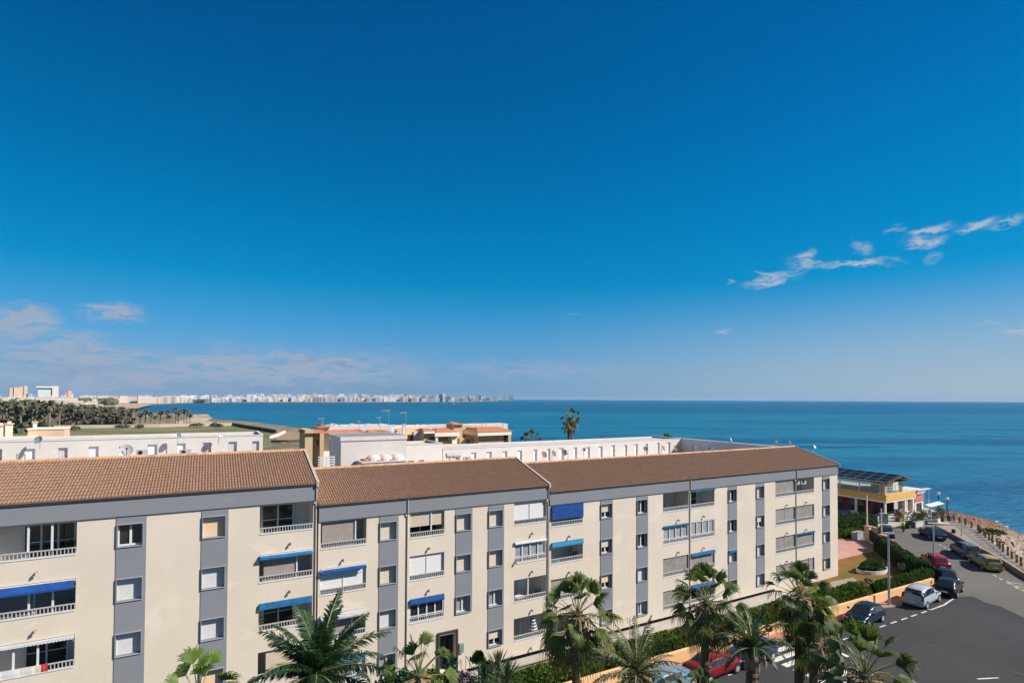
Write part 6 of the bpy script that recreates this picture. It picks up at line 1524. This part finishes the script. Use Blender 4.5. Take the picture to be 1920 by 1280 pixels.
    Lh = S['L']/2
    for wx in (-Lh+0.78, Lh-0.82):
        for side in (1,-1):
            t = MB(); y = side*(S['W']-0.09); 
            t.tube([(wx,y-0.10,0.32),(wx,y+0.10,0.32)],0.32,M_tyre,16); wh = t.build('wheel', o)
            r_ = MB(); yy = y+0.101*side; r_.tube([(wx,yy,0.32),(wx,yy+0.012*side,0.32)],0.20,M_rim,12); r_.build('rim', wh)
            a = MB(); 
            for k in range(12):
                t0, t1 = math.pi*(k/12)*1.16-0.25, math.pi*((k+1)/12)*1.16-0.25; ya = side*(S['W']+0.004)
                a.quad((wx+0.33*math.cos(t0),ya,0.32+0.33*math.sin(t0)),(wx+0.33*math.cos(t1),ya,0.32+0.33*math.sin(t1)),(wx+0.39*math.cos(t1),ya,0.32+0.39*math.sin(t1)),(wx+0.39*math.cos(t0),ya,0.32+0.39*math.sin(t0)),M_black)
            a.build('wheel_arch', o)
    for side in (1,-1):
        h = MB(); f2 = st[-2]; f3 = st[-3]; h.quad((f2[0]+0.03,side*f2[3]*0.95,f2[1]-0.16),(f2[0]+0.03,side*f2[3]*0.95,f2[1]+0.02),(f2[0]+0.10,side*f2[3]*0.5,f2[1]+0.0),(f2[0]+0.12,side*f2[3]*0.5,f2[1]-0.16),M_head)
        h.box(f3[0]+0.1,f2[0]+0.02,min(side*f2[3]*0.96,side*(f2[3]+0.03)),max(side*f2[3]*0.96,side*(f2[3]+0.03)),f2[1]-0.14,f2[1]+0.0,M_head); h.build('headlight', o)
        t = MB(); r0 = st[0]; r1 = st[1]; z0, z1 = r1[1]-0.22, r1[1]+(0.25 if shape in('mpv','wagon') else -0.02); t.box(r0[0]+0.02,r1[0]+0.10,min(side*r1[3]*0.86,side*(r1[3]+0.008)),max(side*r1[3]*0.86,side*(r1[3]+0.008)),z0,z1,M_tail); t.build('tail_light', o)
        mi = MB(); cx = cab[-1][0]-0.05; mi.box(cx-0.08,cx+0.08,min(side*0.90,side*1.04),max(side*0.90,side*1.04),1.0,1.14,m); mi.build('wing_mirror', o)
    p = MB(); p.box(st[0][0]-0.02,st[0][0]+0.0,-0.26,0.26,0.5,0.61,M_plate); p.build('number_plate', o)
    p = MB(); p.box(st[-1][0]-0.005,st[-1][0]+0.012,-0.45,0.45,0.30,0.48,M_black); p.build('grille', o)
    p = MB(); p.box(-Lh+0.1,Lh-0.1,-0.7,0.7,0.17,0.27,M_black); p.build('underbody', o)
    return o
ca = math.atan2(-0.69,-0.72)       # heading along the coast road, towards the camera side
CARS = [
 ('hatch', paint('car_dark_blue',(0.006,0.018,0.034)), (49.45,26.35), R(184), 'dark blue hatchback facing the twin palms, parked alone beside the red pavement'),
 ('mpv', paint('car_silver',(0.36,0.40,0.44)), (58.95,26.25), R(6), 'silver people carrier seen from behind, at the end of the white parking line'),
 ('hatch', paint('car_black_blue',(0.007,0.011,0.016)), (64.35,26.3), R(12), 'dark hatchback parked just ahead of the silver people carrier'),
 ('hatch', paint('car_black',(0.008,0.012,0.018)), (67.6,28.0), R(36), 'black car half hidden behind the dark hatchback at the hedge corner'),
 ('hatch', paint('car_red',(0.33,0.008,0.020)), (72.95,31.15), R(43), 'red hatchback parked against the hedge on the coast road'),
 ('mpv', paint('car_grey',(0.13,0.15,0.175)), (81.5,31.6), R(43), 'grey people carrier parked at the promenade wall ahead of the gold wagon'),
 ('wagon', paint('car_gold',(0.34,0.26,0.07)), (77.9,28.35), R(43), 'gold estate car parked at the promenade kerb wall'),
 ('sedan', paint('car_navy',(0.010,0.022,0.045)), (87.9,37.9), R(47), 'dark navy car parked furthest up the coast road by the promenade'),
 ('hatch', paint('car_green',(0.010,0.045,0.055)), gp(1662,1004), R(30), 'dark teal car standing beyond the gate pillars of the pink yard'),
 ('wagon', paint('car_pale_blue',(0.13,0.21,0.28)), (27.6,26.6), R(4), 'pale silver blue car almost hidden by the palm fronds at the lower edge'),
 ('sedan', paint('car_crimson',(0.19,0.010,0.018)), (31.9,26.5), R(3), 'crimson red saloon with light alloy wheels behind the tall fan palm trunk'),
 ('hatch', paint('car_royal_blue',(0.006,0.020,0.12)), (36.0,26.6), R(182), 'royal blue car next to the zebra crossing behind the young palm'),
 ('hatch', paint('car_slate',(0.05,0.07,0.09)), (90.0,50.3), R(60), 'slate car in the shade under the restaurant front, left of the columns'),
]
CARS[11] = (*CARS[11][:2], (34.9,26.5), *CARS[11][3:])
CARS[10] = (*CARS[10][:2], (30.9,26.5), *CARS[10][3:])
CARS[9] = (*CARS[9][:2], (26.6,26.5), *CARS[9][3:])
for sh, m, (x,y), rz, lab in CARS: make_car(sh, m, (x,y,0.02), rz, lab)

# ------------------------------------------------------------------ people
def person(x, y, z, rz, label, top, legs, pose='stand', s_=1.0, hair=M_hair, extra=None, name='person'):
    V_ = []; E_ = []; Rr = []
    def add(p, r_, par=None):
        V_.append(p); Rr.append(r_); 
        if par is not None: E_.append((par, len(V_)-1))
        return len(V_)-1
    hipz = 0.92 if pose == 'stand' else 0.50
    pel = add((0,0,hipz),(0.15,0.11)); sp = add((0,0,hipz+0.28),(0.14,0.10),pel); ch = add((0,0.01,hipz+0.46),(0.17,0.115),sp); nk = add((0,0.0,hipz+0.60),(0.055,0.055),ch)
    hd = add((0,-0.015,hipz+0.70),(0.078,0.085),nk); add((0,-0.01,hipz+0.80),(0.06,0.07),hd)
    for sd_ in (1,-1):
        s1 = add((sd_*0.19,0,hipz+0.52),(0.055,0.055),ch); e1 = add((sd_*0.25,0.02 if pose=='stand' else -0.08,hipz+0.24),(0.042,0.042),s1)
        w1 = add((sd_*0.24,-0.10 if pose=='stand' else -0.30,hipz+0.02+(0 if pose=='stand' else 0.16)),(0.03,0.03),e1); add((sd_*0.235,-0.13 if pose=='stand' else -0.36,hipz-0.06+(0 if pose=='stand' else 0.22)),(0.035,0.022),w1)
        if pose == 'stand':
            f_ = 0.14*sd_; h1 = add((sd_*0.09,0,hipz-0.08),(0.085,0.085),pel); k1 = add((sd_*0.10,-0.03-f_*0.5,0.48),(0.058,0.058),h1); a1 = add((sd_*0.10,f_*0.6,0.09),(0.04,0.045),k1); add((sd_*0.11,f_*0.6-0.14,0.04),(0.042,0.03),a1)
        else:
            h1 = add((sd_*0.09,-0.05,hipz),(0.085,0.085),pel); k1 = add((sd_*0.12,-0.44,hipz+0.02),(0.06,0.06),h1); a1 = add((sd_*0.12,-0.42,0.09),(0.04,0.045),k1); add((sd_*0.13,-0.55,0.04),(0.042,0.03),a1)
    me = bpy.data.meshes.new(name); me.from_pydata(V_, E_, []); me.update(); o = bpy.data.objects.new(name, me); COL.objects.link(o)
    me.materials.append(M_skin)
    md = o.modifiers.new('skin','SKIN'); 
    sv = me.skin_vertices[0].data
    for i, r_ in enumerate(Rr): sv[i].radius = r_
    sv[0].use_root = True; md.use_smooth_shade = True; sb = o.modifiers.new('sub','SUBSURF'); sb.levels = 1; sb.render_levels = 1
    o.location = (x,y,z); o.rotation_euler = (0,0,rz); o.scale = (s_,)*3; tag(o,label,'person','people at the seafront')
    # clothing follows the body
    c = MB(); c.tube([(0,0,hipz-0.05),(0,0,hipz+0.25),(0,0.01,hipz+0.45),(0,0,hipz+0.58)],[0.185,0.170,0.205,0.10],top,12); sc_ = c
    for sd_ in (1,-1): c.tube([(sd_*0.15,0,hipz+0.52),(sd_*0.225,0.01,hipz+0.36)],[0.085,0.07],top,8)
    for i,(a,b_,d_) in enumerate(c.v): c.v[i] = (a,b_*0.72,d_)
    c.smooth = True; c.build('shirt', o)
    l = MB()
    for sd_ in (1,-1):
        if pose == 'stand': l.tube([(sd_*0.08,0,hipz+0.02),(sd_*0.10,-0.03-0.07*sd_,0.48),(sd_*0.10,0.084*sd_,0.12)],[0.115,0.085,0.065],legs,9)
        else: l.tube([(sd_*0.08,0.02,hipz),(sd_*0.12,-0.44,hipz+0.02),(sd_*0.12,-0.42,0.12)],[0.11,0.085,0.065],legs,9)
    l.smooth = True; l.build('trousers', o)
    h = MB(); h.sphere((0,0.015,hipz+0.80),0.105,hair,10,6,(0.9,1.0,0.85)); h.smooth = True; h.build('hair', o)
    f = MB(); hz = hipz+0.76
    f.sphere((0,-0.10,hz-0.02),0.016,M_skin,6,4)
    for sd_ in (1,-1): f.sphere((sd_*0.032,-0.092,hz+0.012),0.010,M_black,6,4)
    f.build('face', o)
    if extra: extra(o)
    return o
M_hiviz = mat('hi_viz_yellow',(0.42,0.75,0.03),0.7,0.05); M_trdark = mat('dark_trousers',(0.03,0.035,0.05),0.8,0.1)
px_, py_ = gp(1694,998); person(px_,py_,0.02,R(160),'person in a bright yellow green work vest walking on the road before the restaurant',M_hiviz,M_trdark)
cl = {n: mat('cloth_'+n,c,0.85,0.1) for n,c in dict(navy=(0.02,0.02,0.09),white=(0.75,0.75,0.73),pink=(0.55,0.25,0.25),red=(0.35,0.04,0.04),brown=(0.15,0.09,0.06),blue=(0.08,0.15,0.35),grey=(0.25,0.25,0.26)).items()}
for k,(x,y,rz,c,l_,pose,lab) in enumerate([(*gp(1678,978),200,'navy','white','stand','person in a navy top standing beside the corner column of the restaurant'),(*gp(1686,976),150,'grey','brown','stand','person in grey standing in front of the dark red restaurant wall'),
    (*gp(1690,974),90,'pink','blue','sit','person in pink seated at the table nearest the restaurant corner'),(*gp(1704,978),0,'white','navy','sit','person in white seated behind the bushy white planter'),(*gp(1715,974),270,'red','grey','sit','person in a red top seated below the pink awning'),
    (*gp(1728,970),90,'brown','navy','sit','person in brown seated below the white awning'),(*gp(1744,968),0,'pink','grey','sit','person in pink seated right of the awning posts'),(*gp(1733,983),80,'white','blue','sit','person in white seated behind the wooden planters'),
    (*gp(1749,979),200,'blue','grey','sit','person in blue seated near the first globe lamp'),(*gp(1764,978),120,'brown','brown','sit','person in brown seated between the globe lamps'),(*gp(1779,979),300,'pink','navy','stand','person in pink standing at the edge of the rocks')]):
    person(x,y,0.1,R(rz),lab,cl[c],cl[l_],pose)

# ------------------------------------------------------------------ palms in front
def fan_leaf(mb, pm, P0, d, L, rad, r2, m, droop=0.6, nseg=18, tipdrop=0.5):
    """a stalk from P0 along d, then a fan of folded segments"""
    up = Vector((0,0,1)); side = d.cross(up)
    if side.length < 0.05: side = Vector((1,0,0))
    side.normalize(); nrm = side.cross(d).normalized()
    pts = []; p = P0.copy(); dd = d.copy()
    for k in range(5):
        pts.append(p.copy()); dd = (dd - up*droop*0.10*(1-abs(dd.z)*0.6)).normalized(); p = p + dd*L/4
    pm.tube(pts, [0.028,0.024,0.020,0.016,0.012], M_pet, 4, cap=False)
    hub = pts[-1]; dd = (pts[-1]-pts[-2]).normalized(); side = dd.cross(up); side = side.normalized() if side.length > .05 else Vector((1,0,0)); nrm = side.cross(dd).normalized()
    ro_ = r2.uniform(-0.95,0.95); side, nrm = (side*math.cos(ro_)+nrm*math.sin(ro_)), (nrm*math.cos(ro_)-side*math.sin(ro_))
    spread = R(r2.uniform(50,76)); sg = r2.uniform(0.3,0.9)
    for k in range(nseg):
        a = -spread+2*spread*(k+0.5)/nseg+r2.uniform(-.02,.02); ln = rad*(1-0.22*(abs(a)/spread)**2)*r2.uniform(0.88,1.1)
        u = dd*math.cos(a)+side*math.sin(a); v = (side*math.cos(a)-dd*math.sin(a)); fold = nrm*0.35*abs(math.sin(a))*sg
        w0, w1 = 0.012, rad*spread/nseg*0.72
        c1 = hub+(u+fold*0.6)*ln*0.5; c2 = hub+(u+fold*0.4)*ln*0.78-up*ln*0.10*tipdrop*2; c3 = hub+u*ln*0.90-up*ln*0.60*tipdrop*r2.uniform(0.6,1.6)
        k1 = nrm*w1*0.45
        mb.quad(hub-v*w0, c1-v*w1-k1, c1, hub, m); mb.quad(hub, c1, c1+v*w1-k1, hub+v*w0, m)
        mb.quad(c1-v*w1-k1, c2-v*w1*0.6, c2, c1, m); mb.quad(c1, c2, c2+v*w1*0.6, c1+v*w1-k1, m)
        mb.quad(c2-v*w1*0.6, c3-v*0.008, c3+v*0.008, c2+v*w1*0.6, m)
def palm_trunk(root, h, r0, r1, seed, skirt=1.2):
    r2 = random.Random(seed); t = MB(); n = int(h/0.16); pts = []; rad = []
    lx, ly = r2.uniform(-.12,.12), r2.uniform(-.12,.12)
    for k in range(n+1):
        f_ = k/n; pts.append((lx*math.sin(f_*3.1),ly*math.sin(f_*2.6),h*f_)); rr = r0*(1-f_)+r1*f_
        if f_ < 0.08: rr *= 1+(0.08-f_)*4
        rad.append(rr*(1.0+(0.07 if k%2 else -0.05)+r2.uniform(-.03,.03)))
    t.tube(pts, rad, M_trunk, 12)
    for k in range(int(h*16)):                                   # old leaf bases
        z = h*(0.15+0.85*r2.random()); a = r2.uniform(0,6.28); rr = (r0*(1-z/h)+r1*z/h); c = Vector((rr*math.cos(a),rr*math.sin(a),z)); s_ = 0.07
        tx = Vector((-math.sin(a),math.cos(a),0)); o_ = Vector((math.cos(a),math.sin(a),0))
        t.tri(c-tx*s_-Vector((0,0,s_)), c+tx*s_-Vector((0,0,s_)), c+o_*0.07+Vector((0,0,s_*1.1)), M_trunk)
    t.build('trunk', root); return Vector(pts[-1])
def skirt(root, top, r_, length, n, seed, m=None):
    r2 = random.Random(seed); s_ = MB(); m = m or M_skirt
    for k in range(n):
        a = r2.uniform(0,6.28); o_ = Vector((math.cos(a),math.sin(a),0)); z = -r2.random()**1.2*length; c = top+o_*r_*0.5+Vector((0,0,z*0.6)); L = r2.uniform(0.5,1.1)*min(1.0,length)
        out = r2.uniform(0.08,0.5)*r_; t = Vector((-o_.y,o_.x,0)); w_ = r2.uniform(0.02,0.07)
        p1 = c+o_*(r_*0.5+out); p2 = p1+o_*out*0.4-Vector((0,0,L*0.5)); p3 = p2+o_*r2.uniform(-.15,.08)-Vector((0,0,L*0.5))
        s_.quad(c-t*w_,p1-t*w_,p1+t*w_,c+t*w_,m); s_.quad(p1-t*w_,p2-t*w_*1.8,p2+t*w_*1.8,p1+t*w_,m); s_.quad(p2-t*w_*1.8,p3-t*w_*.6,p3+t*w_*.6,p2+t*w_*1.8,m)
    s_.build('dead_fronds', root)
def fan_palm(px, py, depth, label, r_=1.9, n=30, seed=1, tr=0.2, skl=1.2, skn=150, emin=-50, m=None, drop=0.5, group='fan palms along the street', aim=None):
    c = at(px, py, depth); root = empty('fan_palm',(c.x,c.y,0),0,label,'palm tree',group); r2 = random.Random(seed)
    top = palm_trunk(root, c.z, tr*1.25, tr, seed); lf = MB(); pm = MB(); m = m or M_frond
    for k in range(n):
        f_ = (k+0.5)/n; e = R(88-(88-emin)*f_**0.85); a = k*2.39996+r2.uniform(-.25,.25)
        d = Vector((math.cos(a)*math.cos(e),math.sin(a)*math.cos(e),math.sin(e))); L = r_*r2.uniform(0.50,0.68)
        fan_leaf(lf, pm, top+Vector((0,0,-0.25*f_)), d, L, r_*r2.uniform(0.38,0.50), r2, (m if f_ < 0.62 or r2.random() < 0.35 else M_oldfrond), droop=0.5+f_*0.6, tipdrop=drop*(0.5+f_*0.8))
    lf.build('fronds', root); pm.build('leaf_stalks', root)
    if skn: skirt(root, top+Vector((0,0,-0.1)), tr*1.9, skl, skn, seed+1)
    return root
def feather_palm(px, py, depth, label, r_=2.8, n=26, seed=1, tr=0.25, m=None, e0=85, e1=-25, leaf=0.38, bend=1.3, dens=42, group='date palms along the street', skl=0.6, skn=50, lw=0.024):
    c = at(px, py, depth); root = empty('date_palm',(c.x,c.y,0),0,label,'palm tree',group); r2 = random.Random(seed); m = m or M_frondb
    top = palm_trunk(root, c.z, tr*1.15, tr, seed); lf = MB(); pm = MB(); up = Vector((0,0,1))
    for k in range(n):
        f_ = (k+0.5)/n; e = R(e0+(e1-e0)*f_**0.9); a = k*2.39996+r2.uniform(-.2,.2); L = r_*r2.uniform(0.85,1.08)
        h = Vector((math.cos(a),math.sin(a),0)); p = top.copy(); pts = []; dirs = []; N_ = dens
        for j in range(N_+1):
            t = j/N_; ee = e-bend*t**1.6*(0.55+0.45*math.cos(e)); d = h*math.cos(ee)+up*math.sin(ee); pts.append(p.copy()); dirs.append(d); p = p+d*L/N_
        pm.tube(pts[::6]+[pts[-1]], [0.035*(1-i/(len(pts[::6])+1))+0.006 for i in range(len(pts[::6])+1)], M_pet, 4, cap=False)
        sd_ = Vector((-h.y,h.x,0))
        for j in range(int(N_*0.10), N_+1):
            t = j/N_; d = dirs[j]; nrm = sd_.cross(d); ll = leaf*(math.sin(math.pi*min(1,t*0.86+0.12))**0.6)*r2.uniform(0.85,1.15)
            for s_ in (1,-1):
                v = (sd_*s_*0.72+d*0.62+nrm*(0.30 if r2.random()<.6 else -0.05)+Vector((r2.uniform(-.1,.1),r2.uniform(-.1,.1),r2.uniform(-.12,.05)))).normalized(); w_ = lw
                q_ = pts[j]; tip = q_+v*ll-up*ll*0.14; mid = q_+v*ll*0.5; wv = d*w_
                lf.quad(q_-wv*0.6,mid-wv,mid+wv,q_+wv*0.6,m); lf.tri(mid-wv,tip,mid+wv,m)
    lf.build('fronds', root); pm.build('leaf_stalks', root)
    if skn: skirt(root, top, tr*1.6, skl, skn, seed+1)
    return root
fan_palm(1083,1150,26.5,'fan palm with a shaggy brown skirt standing just left of the stepped roof corner',2.15,44,3,0.19,1.3,120,emin=-60,drop=0.8)
fan_palm(1326,1130,29.5,'tall fan palm whose trunk crosses the crimson saloon',2.2,44,8,0.20,1.4,130,emin=-64,drop=0.85)
fan_palm(1500,1115,29.5,'tallest of the twin fan palms beside the zebra crossing',1.95,44,12,0.23,1.3,130,emin=-70,drop=0.9)
fan_palm(1528,1195,28.8,'lower of the twin fan palms beside the zebra crossing',1.55,30,17,0.19,1.4,130,emin=-72,drop=0.9)
feather_palm(1412,1215,27,'young palm with stiff upright fronds between the crimson saloon and the zebra crossing',2.2,20,21,0.26,m=M_frondb,e0=88,e1=5,leaf=0.30,bend=1.5,dens=44,lw=0.032)
feather_palm(1195,1262,22,'low grey green palm fountain at the bottom edge, left of the pale silver blue car',2.2,26,25,0.28,m=M_frondg,e0=86,e1=-8,leaf=0.34,bend=1.0,dens=36)
feather_palm(596,1262,18,'large dark date palm fanning out over the lower left balconies',2.55,30,31,0.3,e0=87,e1=-8,leaf=0.46,bend=1.0,dens=80,lw=0.028)
fan_palm(785,1262,18,'fan palm in front of the entrance door',1.4,20,35,0.16,0.9,90,emin=-20,drop=0.8)
fan_palm(372,1300,15,'near fan palm showing only its top leaves at the lower left',1.3,11,41,0.18,0.8,60,emin=10,drop=0.5,m=mat('fresh_fronds',(0.05,0.11,0.012),0.5,0.3,2.2,spec=0.4,col2=(0.15,0.22,0.03),trans=(0.22,0.32,0.03)))
fan_palm(1622,1262,20.5,'big fan palm at the lower right with one bright upright leaf over the asphalt',2.1,32,47,0.22,1.0,120,emin=-30,drop=0.7)
fan_palm(1312,1300,20,'small green palm tip at the bottom edge below the crimson saloon',1.0,9,53,0.16,0.5,30,emin=20,m=M_frond)
# far single palms over the white roofs
fan_palm(1071,783,105,'tall pair-headed palm standing against the open sea',2.1,22,61,0.28,1.4,60,emin=-60,drop=0.7,group=None)
fan_palm(1066,796,104,'lower head of the palm pair standing against the open sea',1.7,16,62,0.26,1.2,50,emin=-60,drop=0.7,group=None)
fan_palm(995,826,104,'palm crown peeping over the white wall right of the last villa',2.6,22,63,0.3,1.6,60,emin=-30,drop=0.6,group=None)
fan_palm(1133,833,104,'tip of a palm just above the middle of the long white wall',1.9,14,64,0.3,1.0,30,emin=-10,group=None); fan_palm(1250,826,110,'tip of a palm just above the white wall near its shaded corner',1.7,14,65,0.3,1.0,30,emin=-10,group=None)
# shrubs by the entrance
def spiky(px, py, depth, label, r_, n, seed, m):
    c = at(px,py,depth); o = empty('yucca',(c.x,c.y,0),0,label,'yucca','spiky plants by the entrance'); r2 = random.Random(seed); t = MB(); t.tube([(0,0,0),(0.03,0,c.z)],0.09,M_trunk,8); t.build('trunk',o); l = MB()
    for k in range(n):
        a = k*2.4; e = R(r2.uniform(5,88)); d = Vector((math.cos(a)*math.cos(e),math.sin(a)*math.cos(e),math.sin(e))); s_ = d.cross(Vector((0,0,1))).normalized()*0.03; p = Vector((0.03,0,c.z)); q_ = p+d*r_*0.6; z = q_+d*r_*0.45-Vector((0,0,r_*0.12))
        l.quad(p-s_*.6,q_-s_,q_+s_,p+s_*.6,m); l.tri(q_-s_,z,q_+s_,m)
    l.build('leaves',o)
spiky(933,1258,25,'upright spiky yucca left of the slender pale lamp post',1.1,70,3,M_frondg); spiky(950,1275,24,'second spiky yucca at the foot of the slender pale lamp post',1.0,60,4,M_frondb); spiky(905,1275,23,'dark spiky yucca at the bottom edge right of the entrance',0.9,60,5,M_frondb)
def ground_bush(px, py, depth, rx, h, label, m, n, seed, size=0.09):
    c = at(px,py,depth); bush('bush',(c.x,c.y),rx,rx,max(0.8,c.z+h) ,m,label,n,size,seed,0.0)
def tree_small(px, py, depth, r_, label, m, seed, n=900):
    c = at(px,py,depth); o = empty('small_tree',(c.x,c.y,0),0,label,'tree','small trees by the entrance'); r2 = random.Random(seed); t = MB(); t.tube([(0,0,0),(0.05,0.02,c.z*0.6),(0.02,0,c.z)],[0.09,0.07,0.03],M_trunk,8)
    for k in range(6): a = k; t.tube([(0.04,0.01,c.z-r_*0.8),(r_*.5*math.cos(a),r_*.5*math.sin(a),c.z+r_*.2)],[0.03,0.01],M_trunk,5)
    t.build('trunk',o); l = MB()
    for _ in range(n):
        a = r2.uniform(0,6.28); e = math.asin(r2.uniform(-1,1)); k = r2.uniform(.5,1)*(0.85+0.2*math.sin(3*a+seed)*math.cos(2*e)); p = Vector((r_*k*math.cos(a)*math.cos(e),r_*k*math.sin(a)*math.cos(e),c.z+r_*0.85*k*math.sin(e))); s_ = 0.06*r2.uniform(.6,1.5)
        ax = Vector((r2.uniform(-1,1),r2.uniform(-1,1),r2.uniform(-.4,1))).normalized(); ay = ax.orthogonal().normalized(); az = ax.cross(ay); l.quad(p-ay*s_,p-az*s_,p+ay*s_,p+az*s_,m)
    l.build('crown',o)
M_dgreen = mat('glossy_dark_leaves',(0.012,0.050,0.028),0.35,0.3,2,spec=0.5,col2=(0.03,0.10,0.05),trans=(0.02,0.1,0.04))
tree_small(841,1238,26,0.42,'round clipped dark tree in front of the entrance door',M_dgreen,3,800)
tree_small(846,1268,24,0.55,'looser teal green tree below the round clipped one',M_dgreen,4,700); tree_small(897,1232,27,0.42,'small bright green tree right of the entrance steps',M_hedgel,5,500); tree_small(914,1250,26,0.42,'round dark shrub tree beside the bright green one',M_hedge,6,600)
tree_small(728,1278,21,0.5,'dark shrub at the bottom edge left of the entrance palm',M_dgreen,7,600); tree_small(758,1272,20,0.45,'dark green shrub under the entrance palm',M_dgreen,8,600); tree_small(870,1278,23,0.6,'bare purplish shrub at the bottom edge below the entrance steps',mat('purple_twigs',(0.10,0.07,0.08),0.9,0.3,3,col2=(0.22,0.17,0.17)),9,500)
tree_small(810,1272,22,0.5,'olive green shrub under the right side of the entrance palm',M_hedgel,10,600)
# ------------------------------------------------------------------ sea air
if HAZE > 0:
    hm_ = bpy.data.materials.new('sea_haze'); hm_.use_nodes = True; nt = hm_.node_tree
    for n in list(nt.nodes):
        if n.type == 'BSDF_PRINCIPLED': nt.nodes.remove(n)
    vo = nt.nodes.new('ShaderNodeVolumePrincipled'); vo.inputs['Color'].default_value = (*HAZEC,1); vo.inputs['Density'].default_value = HAZE; vo.inputs['Anisotropy'].default_value = 0.0
    nt.links.new(vo.outputs[0], nt.nodes['Material Output'].inputs['Volume'])
    mb = MB(); mb.box(-16500,16500,-16500,16500,-6.0,78,hm_); o = mb.build('haze'); o['kind'] = 'stuff'
